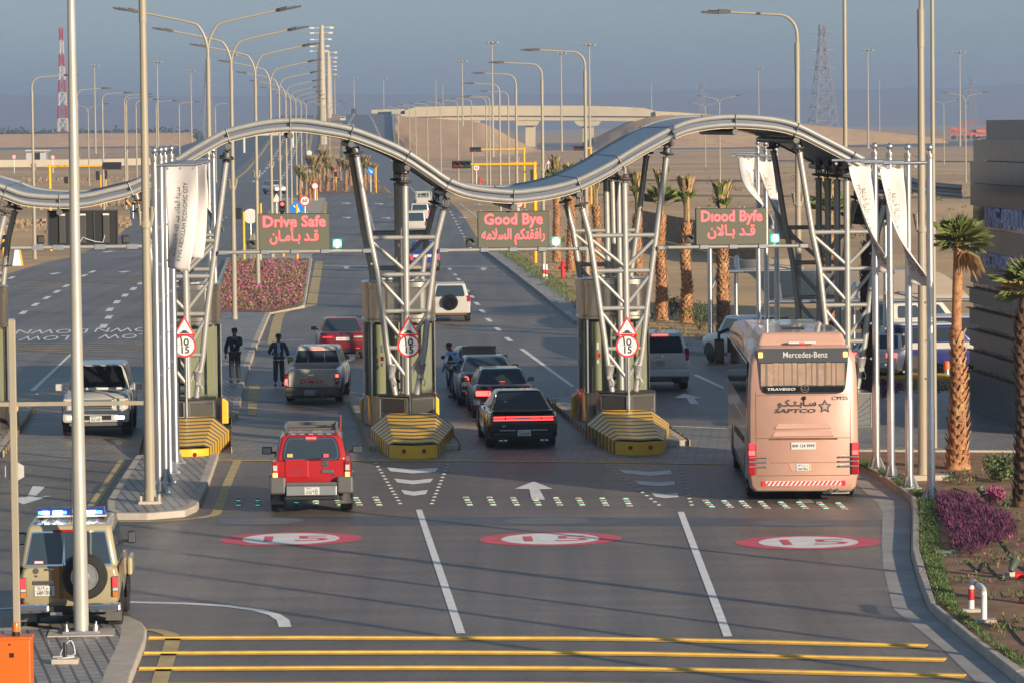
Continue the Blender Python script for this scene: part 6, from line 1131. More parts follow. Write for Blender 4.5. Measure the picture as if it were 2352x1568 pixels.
# irrigation hoses, uplights, boxes, bollards and hydrants in the bed
for k, pts in enumerate([[(2160, 1290), (2166, 1310), (2185, 1360), (2196, 1378), (2200, 1390)], [(2225, 1290), (2250, 1310), (2262, 1290), (2290, 1320), (2310, 1332)], [(2300, 1240), (2320, 1270), (2345, 1300), (2356, 1310)], [(2305, 1420), (2320, 1440), (2345, 1470), (2360, 1482)], [(2190, 1120), (2215, 1128), (2245, 1140)]]):
    tag(MB().tube(smooth_line(gp(pts, .115), 5), .012, 6).make('irrigation_hose', 'rubber', smooth=60), 'thin dark irrigation hose lying on the soil, ' + ['along the grass edge', 'between the loop bollard and the purple patch', 'running off the right edge', 'below the loop bollard', 'above the purple patch'][k], 'hose', 'irrigation hoses in the bed')
mat('stud_body', (.55, .54, .50), .6)
mat('uplight_green', (.085, .11, .085), .5)
for px, py, rz, l in [(2262, 1148, 2.6, 'grey-green ground spotlight above the purple patch'), (2322, 1322, .6, 'grey-green ground spotlight near the cut-off hydrant')]:
    t = thing('ground_spotlight', l, 'spotlight', G(px, py, .1), rz); MB().box((0, 0, .04), (.2, .16, .08)).make('base', 'concrete', t); MB().lathe([(.06, 0), (.09, .2), (.10, .22), (.09, .24)], (0, 0, .10), (.5, 0, .8), 12).make('head', 'uplight_green', t, smooth=40)
t = thing('valve_box', 'flat green valve box lid beside the purple patch', 'valve box', G(2170, 1275, .1), .1); MB().box((0, 0, .04), (.42, .2, .12)).make('lid', 'uplight_green', t, bevel=.01); MB().box((0, 0, .105), (.38, .02, .012)).make('rib', 'grass', t)
t = thing('loop_bollard', 'red and white loop bollard in the planting bed', 'bollard', G(2231, 1403, .1), 0); q = G(2260, 1427, .1)-G(2231, 1403, .1); lp = MB(); pts = smooth_line([V((0, 0, 0)), V((0, 0, .3)), V((0, 0, .45)), V((q.x*.08, q.y*.08, .53)), V((q.x*.5, q.y*.5, .55)), V((q.x*.92, q.y*.92, .55)), V((q.x, q.y, .46)), V((q.x, q.y, .3)), V((q.x, q.y, 0))], 6)
acc = 0
for a, b in zip(pts, pts[1:]): acc += (b-a).length; lp.k = 1 if (.22 < acc < .40 or .62 < acc < .72 or .80 < acc < .88 or 1.22 < acc < 1.40) else 0; lp.tube([a, b+(b-a)*.02], .052, 14, caps=False)
lp.make('hoop', ['sign_white', 'hydrant_red'], t, fix=False, smooth=60); MB().box((0, 0, 0), (.32, .3, .1)).make('footing', 'concrete', t); MB().box((q.x, q.y, 0), (.4, .3, .1)).make('footing', 'concrete', t)
def hydrant(label, loc, s=1.0):
    t = thing('fire_hydrant', label, 'hydrant', loc, 0); t.scale = (s, s, s); MB().lathe([(.16, 0), (.16, .05), (.10, .06), (.10, .62), (.13, .63), (.13, .68), (.11, .70), (.09, .82), (.03, .88), (.03, .93)], n=16).make('barrel', 'hydrant_red', t, smooth=40); [MB().lathe([(.055, .08), (.055, .2), (.075, .2), (.075, .25)], (0, 0, .52), (x, y, 0), 12).make('outlet', 'hydrant_red', t, smooth=40) for x, y in ((1, 0), (-1, 0), (0, -1))]
hydrant('red fire hydrant on the far verge beyond the good bye board', G(1293, 639), 1.1); hydrant('red fire hydrant cut off at the right edge', G(2364, 1385, .1), .95); hydrant('small distant red hydrant left of the sixty sign', G(1102, 430), 1.5); hydrant('small distant red hydrant above the canopy trough', G(1007, 416), 1.5)
for px, py, l in [(1249, 640, 'left one of the pair by the far hydrant'), (1255, 641, 'right one of the pair by the far hydrant')]:
    t = thing('post_bollard', 'white bollard with red band, ' + l, 'bollard', G(px, py), 0); [MB().lathe([(.07, z0), (.07, z1)], n=12).make('band', m, t, smooth=40) for z0, z1, m in ((0, .25, 'sign_white'), (.25, .5, 'hydrant_red'), (.5, .8, 'sign_white'))]
t = thing('post_bollard', 'orange topped grey bollard by the yellow kerb', 'bollard', G(2175, 866), 0); MB().lathe([(.11, 0), (.11, .28)], n=12).make('sleeve', 'galv', t, smooth=40); MB().lathe([(.12, .28), (.12, .52), (.1, .55)], n=12).make('cap', 'orange', t, smooth=40)
# ---------------------------------------------------------------- barrier machine, boom, cable stub
t = thing('boom_barrier', 'orange barrier machine with its white arm raised upright', 'barrier gate', PT(20, 1568, 59.5)*V((1, 1, 0)).x if False else V((PT(20, 1500, 59.5).x, 59.5, .15)), 0)
MB().box((0, .15, .43), (.66, .4, .86)).make('cabinet', 'orange', t, bevel=.02); MB().box((0, .15, .87), (.69, .43, .04)).make('lid', 'orange', t, bevel=.01); MB().box((.05, -.052, .62), (.07, .006, .07)).make('maker_mark', 'black', t); MB().box((.02, -.053, .78), (.03, .004, .03)).make('lock', 'black', t)
MB().lathe([(.06, .89), (.06, .95)], (.095, .15, 0), n=14).make('lamp_base', 'black', t); MB().lathe([(.055, .95), (.055, 1.06), (.045, 1.09)], (.095, .15, 0), n=14).make('beacon', 'amber', t, smooth=40); MB().box((.085, .36, 3.1), (.105, .07, 5.0)).make('arm', 'pole_cream', t, bevel=.01); MB().box((.10, .45, 3.38), (.02, .04, .3)).make('sign_bracket', 'galv', t)
hx = MB(); hx.prism([V((.08+.165*cos(k*pi/3+pi/6), .43, 3.33+.165*sin(k*pi/3+pi/6))) for k in range(6)], (0, .01, 0)); hx.make('sign_back', 'clear_lens', t)
t = thing('lowered_barrier', 'long white barrier arm lowered across the left lane', 'barrier gate', V((PT(-60, 929, 110.3).x, 110.3, 0)), A4*.0); z1 = PT(130, 926.5, 110.3).z; L_ = PT(334, 922, 110.3).x-PT(-60, 929, 110.3).x; MB().box((L_/2, 0, z1), (L_, .06, .12)).make('arm', 'pole_cream', t, bevel=.01); MB().box((-.2, .2, .5), (.5, .45, 1.0)).make('cabinet', 'orange', t, bevel=.02)
t = thing('cable_stub', 'coiled white cable on a small concrete pad by the front pole', 'cable', G(150, 1521, .16), 0); MB().box((0, 0, .03), (.42, .26, .08)).make('pad', 'concrete', t, bevel=.01); MB().tube([(0, 0, .07), (0, 0, .32)], .03, 8).make('conduit', 'black', t, smooth=40); MB().tube(smooth_line([V((-.12, -.05, .08)), V((0, -.1, .09)), V((.14, -.02, .1)), V((.05, .08, .1)), V((-.08, .02, .12)), V((.02, 0, .3)), V((.1, 0, .35)), V((.15, 0, .22)), V((.12, 0, .12)), V((-.2, .03, .09))], 6), .011, 6).make('loop', 'plate_white', t, smooth=60)
# ---------------------------------------------------------------- road studs
su = MB(); su.hexa([(-.05, -.045, 0), (.05, -.045, 0), (.05, .045, 0), (-.05, .045, 0)], [(-.03, -.025, .018), (.03, -.025, .018), (.03, .025, .018), (-.03, .025, .018)]); s0 = su.make('road_stud', 'stud_body'); first = True
def stud(p, lab, grp, src):
    o = src.copy(); C.objects.link(o); o.location = (p.x, p.y, .011); tag(o, lab, 'road stud', grp); return o
SL = [((588+1085/4, 784.4+1095/4), (588+1325/4, 784.4+1490/4), 15, 'white road stud in the line left of the middle chevrons', 'studs left of the middle chevrons'), ((588+1775/4, 784.4+1098/4), (588+1615/4, 784.4+1490/4), 14, 'white road stud in the line right of the middle chevrons', 'studs right of the middle chevrons'),
      ((1176+822/4, 784.4+1102/4), (1176+1350/4, 784.4+1503/4), 15, 'white road stud in the line left of the bus-side chevrons', 'studs left of the bus-side chevrons'), ((1176+1515/4, 784.4+1115/4), (1176+1650/4, 784.4+1503/4), 14, 'white road stud in the line right of the bus-side chevrons', 'studs right of the bus-side chevrons'), ((1301, 893), (1301, 954), 9, 'white road stud in the row left of the yellow barrier end', 'studs by the third barrier end'), ((85, 905), (68, 957), 8, 'white road stud in the row by the left lane boom', 'studs in the left lane')]
for a, b, n, l, g in SL:
    for i in range(n): t_ = i/(n-1); stud(G(a[0]+(b[0]-a[0])*t_, a[1]+(b[1]-a[1])*t_), l, g, s0)
bpy.data.objects.remove(s0)
def led(m):
    t = thing('lit_road_stud', 'x', 'road stud'); MB().hexa([(-.075, -.06, 0), (.075, -.06, 0), (.075, .06, 0), (-.075, .06, 0)], [(-.05, -.04, .025), (.05, -.04, .025), (.05, .04, .025), (-.05, .04, .025)]).make('housing', 'stud_body', t); MB().box((0, -.052, .014), (.085, .012, .014)).make('lens', m, t); return t
lg_, lr_ = led('stud_green'), led('stud_red')
for px, y0, y1 in [(548, 1145, 1161), (592, 1145, 1161), (681, 1144, 1160), (725, 1151, 1160), (772, 1144, 1160), (817, 1144, 1160), (862, 1143, 1160), (1070, 1143, 1160), (1124, 1143, 1160), (1178, 1144, 1160), (1228, 1144, 1160), (1277, 1144, 1160), (1328, 1145, 1160), (1383, 1145, 1161), (1437, 1146, 1162), (1620, 1150, 1164), (1663, 1151, 1165), (1703, 1152, 1166), (1747, 1153, 1167), (1793, 1154, 1167), (1835, 1154, 1168), (1882, 1155, 1168), (1925, 1156, 1169)]:
    for i in range(4): sx = 0 if px < 760 else (3 if px < 1500 else 5); dup((lr_, lg_)[(i+int(px)) % 2], G(px+sx*i, y0+(y1-y0)*i/3)+V((0, 0, .011)), 0, ('red', 'green')[(i+int(px)) % 2]+' lit road stud in the row before the speed circles', ('red', 'green')[(i+int(px)) % 2]+' studs across the lanes')
for r_ in (lg_, lr_):
    for ch in list(r_.children): bpy.data.objects.remove(ch)
    bpy.data.objects.remove(r_)
# ---------------------------------------------------------------- building with stacked cladding bands
mat('letter_glass', (.10, .13, .13), .12)
pc = G(2240, 947, .1); ub, db = (pc-OO).dot(UU), (pc-OO).dot(DD); bld = thing('building', 'dark grey building of stacked metal bands at the right edge', 'building', GP(ub, db), A4); zy = lambda y: 8.6-(y-273.5)*118.0/9200
LB, DP = 9.4, 14.0
def band(y0, y1, out, m='cladding', inset_far=0.0, pn=1.55):
    z1, z0 = zy(y0), max(.0, zy(y1)); b = MB(); k = 0; x = -inset_far
    while x > -LB: w_ = min(pn, LB+x); b.box((DP/2-out/2, x-w_/2, (z0+z1)/2), (DP+out, w_-.012, z1-z0)); x -= pn
    return b.make('wall_band', m, bld)
for y0, y1, o_, m in [(368, 417, .12, 'cladding'), (418, 467, .12, 'cladding'), (518, 568, .12, 'cladding'), (606, 641, .12, 'cladding'), (653, 687, .16, 'cladding'), (699, 734, .16, 'cladding'), (746, 782, .16, 'cladding'), (793, 827, .16, 'cladding'), (838, 960, .16, 'cladding_low')]: band(y0, y1, o_, m)
band(319, 366.5, -.15, 'cladding', .35)
MB().box((DP/2+.12, -LB/2-.2, zy(650)/2+zy(470)/2-.0), (DP-.3, LB-.5, zy(369)-.1)).make('core', 'cladding_low', bld)
for y0, y1 in ((467, 518), (568, 606), (641, 653), (687, 699), (734, 746), (782, 793), (827, 838)):
    b = MB(); x = -.18; k = 0
    while x > -LB: b.box((-.0, x-.7, (zy(y0)+zy(y1))/2), (.16, 1.37, zy(y0)-zy(y1)-.006)); x -= 1.4
    b.make('window_strip', 'window_orange_reflection' if y0 > 620 else 'letter_glass', bld)
for (y0, y1), wd_ in zip(((467, 518), (568, 606)), ('KING ABDULLAH', 'ECONOMIC CITY')):
    zc = (zy(y0)+zy(y1))/2+.01; o = text(wd_, .62, 'fin_blue', bld, (-.13, -5.7, zc), (pi/2, 0, -pi/2), 'facade_letters', ext=.03, fat=.01, width=6.6)
    for v in o.data.vertices: v.co.y *= (zy(y0)-zy(y1))*.9/.46
for y in (653, 699, 746, 793, 838): MB().box((-.20, -LB/2, zy(y)+.012), (.12, LB, .03)).make('drip_edge', 'black', bld)
# vaulted store behind it, shade roofs, fence
t = thing('vaulted_store', 'pale vaulted roof rising behind the dark building', 'building', V((PT(2262, 300, 160).x, 160, 0)), 0); ar = [V((0, 0, 0)), V((0, 0, 7.7))]+[V((12*k/8, 0, 7.75+1.6*sin(pi*k/8*.5+0))) for k in range(9)]+[V((12, 0, 0))]; MB().prism(ar, (0, 4, 0)).make('shell', 'cream_wall', t); MB().tube([(2.7, -.05, 7.6), (2.7, -.05, 8.3)], .08, 8).make('vent', 'galv', t)
def shade(label, pxa, pxb, Zf, zf, Zb, zb, posts):
    xa, xb = PT(pxa, 600, Zf).x, PT(pxb, 600, Zf).x; t = thing('shade_roof', label, 'shade roof', V((xa, Zf, 0)), 0); w_ = xb-xa; fb = MB(); n = 8
    fb.rings([[V((x, (Zb-Zf)*k/n, zf+(zb-zf)*k/n+.25*sin(pi*k/n))) for k in range(n+1)] for x in (0, w_)], caps=False, closed=False); o = fb.make('fabric', 'tan_fabric', t, smooth=70); sl = o.modifiers.new('thick', 'SOLIDIFY'); sl.thickness = .02
    MB().tube([(0, 0, zf), (w_, 0, zf)], .07, 10).make('front_pipe', 'galv', t, smooth=40); MB().tube([(0, Zb-Zf, zb), (w_, Zb-Zf, zb)], .07, 10).make('rear_pipe', 'galv', t, smooth=40)
    for p in posts: x = PT(p, 600, Zf+1.5).x-xa; MB().tube([(x, 1.5, 0), (x, 1.5, zf+.5), (x, .9, zf+.55), (x, 0, zf)], .085, 10).make('post', 'galv', t, smooth=40)
shade('tan fabric shade roof behind the flagpoles at right', 1766, 2232, 137, 2.42, 152, 2.92, [1784, 1960, 2122]); shade('tan fabric shade roof left of the bus lane flagpoles', 1664, 1850, 160, 2.62, 170, 2.66, [1690, 1830])
t = thing('shade_post', 'silver post with a curved bracket right of the tied palm', 'post', G(1632, 787), 0); MB().tube([(0, 0, 0), (0, 0, 3.7)], .1, 12).make('shaft', 'galv', t, smooth=40); MB().tube(smooth_line([V((0, 0, 2.0)), V((.25, .3, 2.5)), V((.5, .6, 3.0)), V((.8, 1.5, 2.9))], 5), .07, 8).make('bracket', 'galv', t, smooth=40)
a, b = G(1470, 540), G(1745, 606); fd = (b-a).normalized(); fl_ = (b-a).length; t = thing('fence', 'brown corrugated sheet fence behind the palms', 'fence', a, math.atan2(fd.y, fd.x)); f = MB(); nn = int(fl_/.35)
f.rings([[V((k*.35, .06*(k % 2), z)) for k in range(nn)] for z in (0, 1.9)], caps=False, closed=False); o = f.make('sheet', 'dry_plant', t); sl = o.modifiers.new('thick', 'SOLIDIFY'); sl.thickness = .02; [MB().box((k*fl_/6, .15, .95), (.08, .08, 1.9)).make('post', 'steel_dark', t) for k in range(7)]
# ---------------------------------------------------------------- overpass and far structures
def slab(pts, Y, dy): m = MB(); m.prism([PT(x, y, Y) for x, y in pts], (0, dy, 0)); return m
br = thing('overpass', 'long pale concrete overpass crossing beyond the junction', 'bridge', (0, 0, 0)); BY = 1450
slab([(920, 257), (958, 246), (1100, 243.5), (1340, 243.5), (1430, 246), (1480, 249), (1513, 258), (1513, 268), (1340, 267), (1100, 266), (920, 270)], BY, 1.0).make('parapet', 'bridge_concrete', br); slab([(945, 266), (1513, 266), (1513, 280), (1340, 277.5), (945, 277)], BY+1.5, 10).make('girder', 'bridge_concrete', br); slab([(853, 253), (930, 251), (930, 263), (853, 261)], BY, 1.0).make('approach_wall', 'bridge_concrete', br); slab([(1505, 256), (1560, 259), (1700, 270), (1840, 284), (1840, 288), (1700, 276), (1560, 266), (1508, 282)], BY-2, 1.5).make('approach_wall', 'bridge_concrete', br)
for cap, col in (([(1317, 277), (1381, 279), (1375, 288), (1362, 291), (1338, 291), (1325, 288)], (1338, 1364)), ([(1180, 277), (1240, 277), (1234, 289), (1190, 289)], (1207, 1230)), ([(1045, 277), (1104, 278), (1098, 293), (1050, 293)], (1068, 1086))): slab(cap, BY+2, 7).make('pier_cap', 'bridge_concrete', br); slab([(col[0], 286), (col[1], 286), (col[1], 338), (col[0], 338)], BY+4, 4).make('pier', 'bridge_concrete', br)
t = thing('road_gantry', 'white lattice sign gantry over the left carriageway', 'gantry', PT(560, 300, 880)*1.0, 0); t.location.z = 0; xw = PT(672, 300, 880).x-t.location.x; zg = PT(600, 303, 880).z
g = MB()
for z in (zg-.7, zg+.7):
    g.tube([(0, 0, z), (xw, 0, z)], .22, 6)
for k in range(9): g.tube([(xw*k/9, 0, zg-.7), (xw*(k+1)/9, 0, zg+.7)], .14, 5)
g.make('truss', 'tower_white', t); [MB().tube([(x, 0, 0), (x, 0, zg+.8)], .28, 8).make('post', 'tower_white', t) for x in (0, xw)]
t = thing('boundary_wall', 'long beige boundary wall across the sand at far left', 'wall', (0, 0, 0)); slab([(-120, 369), (200, 367), (440, 362), (440, 377), (200, 383), (-120, 386)], 880, .4).make('wall', 'cream_wall', t); t = thing('hut', 'small grey flat-roofed hut at far left', 'hut', (0, 0, 0)); slab([(60, 348), (106, 348), (106, 372), (60, 372)], 960, 5).make('walls', 'silver_white', t); slab([(58, 345), (108, 345), (108, 348.5), (58, 348.5)], 959, 7).make('roof', 'cream_wall', t); slab([(76, 352), (92, 352), (92, 371), (76, 371)], 959.9, .1).make('door', 'dark_glass', t)
for k, (px, sc_, l) in enumerate([(2212, 1.0, 'leftmost and largest'), (2262, .8, 'middle'), (2312, .9, 'rightmost')]):
    t = thing('red_machine', 'red construction machine far off beyond the dark building, ' + l, 'machine', atz(px, 1700), .3*k, 'red machines on the far sand'); t.scale = (sc_,)*3; MB().box((0, 0, 1.9), (12, 3, 1.0)).box((-2, 0, 4.2), (7, 2.6, 1.4), mtx=Matrix.Rotation(.12, 3, 'Y')).box((4.2, 0, 3.2), (2.4, 2.6, 2.2)).make('body', 'machine_red', t); MB().tube([(-5, 0, 3), (0, 0, 6.5), (6, 0, 7.5)], .5, 6).make('boom', 'machine_red', t); [MB().lathe([(.9, -1.8), (.9, 1.8)], (x, 0, .9), (0, 1, 0), 14).make('wheel', 'rubber', t) for x in (-4, -1, 2, 5)]; MB().box((4.4, -1.35, 3.5), (1.6, .1, 1.0)).make('cab_window', 'dark_glass', t)
sc_ = MB(); R3 = random.Random(12)
for _ in range(260):
    x, y = R3.uniform(1250, 2350), R3.choice([R3.uniform(335, 470), R3.uniform(400, 560)]); c = G(x, y); r = R3.uniform(.15, .6)
    if 1500 < x < 1760 and y > 520: continue
    for _ in range(14): d = V((R3.gauss(0, 1), R3.gauss(0, 1), abs(R3.gauss(0, .7)))).normalized()*r*R3.uniform(.4, 1); p = c+d; e = V((R3.gauss(0, 1), R3.gauss(0, 1), R3.gauss(0, 1))).normalized()*r*.3; s_ = e.cross(V((R3.random(), R3.random(), 1))).normalized()*r*.15; sc_.add([p-e, p+s_, p+e, p-s_], [(0, 1, 2, 3)])
o = sc_.make('desert_scrub', 'dry_plant', fix=False); o['kind'] = 'stuff'
# ---------------------------------------------------------------- traffic signals and signs at the junction
def sig_head(par, p, n, rz, horiz=False, lit=None, sz=.3, back=False):
    hd = MB().box(V(p)+V((0, .1, 0)), (n*sz+.1 if horiz else sz+.12, .18, sz+.12 if horiz else n*sz+.1)).make('signal_head', 'black', par, bevel=.02)
    for k in range(n):
        o_ = (k-(n-1)/2)*sz; q = V(p)+(V((o_, 0, 0)) if horiz else V((0, 0, -o_))); m = ('tail_red', 'rust', 'signal_green')[k] if lit is None or lit != k else ('brake_red', 'amber_lit', 'led_green')[k]
        if not back: MB().lathe([(sz*.4, 0), (sz*.25, .03)], q, (0, -1, 0), 14).make('lens', m, hd)
        v = MB(); s = 1 if back else -1; v.rings([[q+V((r*cos(a), s*d+(.2 if back else 0), r*sin(a))) for a in [pi*j/8 for j in range(9)]] for r, d in ((sz*.46, 0), (sz*.46, .22), (sz*.42, .22), (sz*.42, 0))], caps=False, closed=False); v.make('visor', 'black', hd)
    return hd
def mast(label, px, by, arm_y, xh, head_lit=None, back=False, horiz=True, hs=.42):
    p = G(px, by); t = thing('signal_mast', label, 'traffic signal', p, 0); za = PT(px, arm_y, p.y).z; xa = PT(xh, arm_y, p.y).x-p.x; s = 1 if xa > 0 else -1
    MB().tube([(0, 0, 0), (0, 0, za+.12)], .11, 12).make('post', 'signal_yellow', t, smooth=40); MB().tube([(-s*.15, 0, za), (xa*.35, 0, za), (xa*.35, 0, za), (xa, 0, za)], [.1, .1, .075, .075], 10).make('arm', 'signal_yellow', t, smooth=40); sig_head(t, (xa, -.2, za), 3, 0, True, head_lit, hs, back); return t
mast('yellow signal mast with a three-light head over the right lanes', 1230, 604, 377, 1060, hs=.36); mast('small yellow signal mast far beyond the junction in the middle', 1205, 478, 343, 1092, hs=.36); mast('small yellow signal mast right of the second one', 1358, 480, 341, 1330, hs=.34); mast('yellow signal mast at left seen from behind', 117, 577, 383, 258, back=True, hs=.40)
def post_signal(label, px, by, ty, n=3, back=False, lit=None, head=True):
    p = G(px, by); t = thing('signal_post', label, 'traffic signal', p, 0); zt = PT(px, ty, p.y).z; MB().tube([(0, 0, 0), (0, 0, zt)], .085, 10).make('post', 'signal_yellow', t, smooth=40)
    if head: sig_head(t, (-.02 if not back else -.3, -.15, zt-.1), n, 0, False, lit, .3, back)
for a_ in [('yellow post signal on the near corner of the palm median', 772, 443, 396, 3, False, 0), ('yellow post signal left of the Drive Safe board, seen from behind', 561, 603, 487, 2, True), ('yellow post signal with red light behind the Drive Safe board', 651, 590, 476, 3, False, 0), ('yellow post signal on the far left sand beside the pole', 232, 476, 402, 3, True), ('yellow post signal left of the left yellow mast arm', 160, 488, 412, 2, True), ('yellow post signal by the orange chevron board', 244, 470, 400, 3), ('yellow post signal right of the sixty sign', 1232, 500, 400, 3, True)]: post_signal(*a_)
for l, px, by, ty in [('yellow marker post under the Drive Safe board', 683, 601, 470), ('yellow marker post by the red ring sign', 728, 461, 424), ('yellow marker post beside the far blue arrow sign', 864, 444, 384), ('yellow marker post at the left edge behind the tower', 8, 592, 500), ('yellow marker post between the first two median lamps', 600, 560, 468)]: post_signal(l, px, by, ty, head=False)
def sign(label, px, py, by, r, shape, face, sym=None, back=False, name='road_sign'):
    p = G(px, by); t = thing(name, label, 'road sign', p, 0); z = PT(px, py, p.y).z; R_ = r*p.y/9200; MB().tube([(0, .05, 0), (0, .05, z)], .045, 8).make('post', 'galv', t); n = 3 if shape == 'tri' else 28; a0 = pi/2
    P_ = lambda q, y: [V((q*cos(a0+2*pi*k/n), y, z+q*sin(a0+2*pi*k/n))) for k in range(n)]
    MB().prism(P_(R_, 0), (0, -.02, 0)).make('plate', 'plate_white' if back else ('sign_red' if face != 'sign_blue' else 'sign_blue'), t)
    if not back and face != 'sign_blue': MB().prism(P_(R_*.78, -.022), (0, -.006, 0)).make('face', face, t)
    if sym == 'arrow': m = MB(); d = R_; m.prism([V((x*d, -.03, z+y*d)) for x, y in ((-.55, .45), (-.42, .58), (.12, .05), (.30, .22), (.5, -.5), (-.22, -.30), (-.04, -.12))], (0, .006, 0)); m.make('arrow', 'sign_white', t)
    elif sym: text(sym, R_*1.0, 'ink', t, (0, -.032, z), fat=.02)
sign('large blue round sign with a white arrow behind the Drive Safe board', 683, 480, 600, 15, 'round', 'sign_blue', 'arrow'); sign('distant blue round arrow sign on the palm median', 852, 394, 443, 8.6, 'round', 'sign_blue', 'arrow'); sign('red ringed sixty sign left of the median palms', 701, 462, 520, 12, 'round', 'sign_white', '60'); sign('small tilted red ringed sign by the median edge', 724, 428, 462, 8, 'round', 'sign_white'); sign('red ringed sixty sign under the right yellow mast arm', 1095, 386, 440, 8, 'round', 'sign_white', '60'); sign('red ringed sixty sign half hidden under the canopy trough', 1192, 468, 520, 10, 'round', 'sign_white', '60')
sign('grey back of a round sign left of the Drive Safe board', 577, 497, 600, 17, 'round', 'x', None, True); sign('grey back of a triangular sign on the left carriageway', 636, 458, 500, 13, 'tri', 'x', None, True); sign('red ringed speed sign at far left', 33, 361, 398, 5, 'round', 'sign_white', '50'); sign('red ringed speed sign right of the hut', 122, 362, 398, 5, 'round', 'sign_white', '50'); sign('red triangle sign by the bridge mound', 1260, 374, 400, 6, 'tri', 'sign_white'); sign('grey back of a round sign by the median palms', 712, 352, 440, 6, 'round', 'x', None, True)
t = thing('utility_cabinet', 'cream utility cabinet left of the Drive Safe board', 'cabinet', G(588, 606), 0); MB().box((0, .2, .9), (.7, .4, 1.8)).make('body', 'cream_wall', t, bevel=.02); MB().box((0, -.005, .9), (.6, .01, 1.6)).make('door', 'cream_wall', t)
pq = G(306, 500); t = thing('chevron_board', 'black board with orange chevrons beside the left lamp post', 'road sign', pq, 0); zc = PT(306, 462, pq.y).z; MB().box((0, 0, zc), (1.5, .04, .8)).make('board', 'black', t); MB().tube([(0, .05, 0), (0, .05, zc)], .05, 8).make('post', 'galv', t); cv = MB(); [cv.prism([V((x, -.024, zc+y)) for x, y in ((o_+.3, .38), (o_, 0), (o_+.3, -.38), (o_+.05, -.38), (o_-.25, 0), (o_+.05, .38))], (0, .004, 0)) for o_ in (-.42, .28)]; cv.make('chevron', 'signal_yellow', t)
t = thing('road_barrier_block', 'white barrier block with an orange stripe at the left junction corner', 'barrier block', G(37, 610), .2); MB().hexa([(-.3, -.8, 0), (.3, -.8, 0), (.3, .8, 0), (-.3, .8, 0)], [(-.12, -.8, 1.1), (.12, -.8, 1.1), (.12, .8, 1.1), (-.12, .8, 1.1)]).make('block', 'sign_white', t, bevel=.02); MB().box((.26, -.81, .5), (.1, .02, 1.0), mtx=Matrix.Rotation(-.16, 3, 'Y')).make('stripe', 'signal_yellow', t)
R3 = random.Random(2); rk = MB()
for _ in range(420):
    p = G(R3.uniform(60, 300) if R3.random() < .7 else R3.uniform(-20, 120), R3.choice([R3.gauss(470, 5), R3.gauss(515, 7), R3.gauss(415, 4)])); s = R3.uniform(.12, .4); rk.box(p+V((0, 0, s*.3)), (s, s*R3.uniform(.6, 1.4), s), R3.uniform(0, 3))
o = rk.make('rubble', 'stone'); o['kind'] = 'stuff'
# ---------------------------------------------------------------- people
def skin_obj(nm, chains, m, par, lv=2):
    vs, es, rs = [], [], []; ids = {}
    for ch in chains:
        prev = None
        for key, r in ch:
            k = tuple(round(q, 4) for q in key)
            if k not in ids: ids[k] = len(vs); vs.append(k); rs.append(r)
            if prev is not None and prev != ids[k]: es.append((prev, ids[k]))
            prev = ids[k]
    me = bpy.data.meshes.new(nm); me.from_pydata(vs, es, []); me.materials.append(M[m]); o = bpy.data.objects.new(nm, me); C.objects.link(o); o.parent = par
    o.modifiers.new('skin', 'SKIN').use_smooth_shade = True
    if not me.skin_vertices: b = bmesh.new(); b.from_mesh(me); b.verts.layers.skin.verify(); b.to_mesh(me); b.free()
    for i, sv in enumerate(me.skin_vertices[0].data): r = rs[i]; sv.radius = r if isinstance(r, tuple) else (r, r); sv.use_root = (i == 0)
    s = o.modifiers.new('smooth', 'SUBSURF'); s.levels = s.render_levels = lv; return o
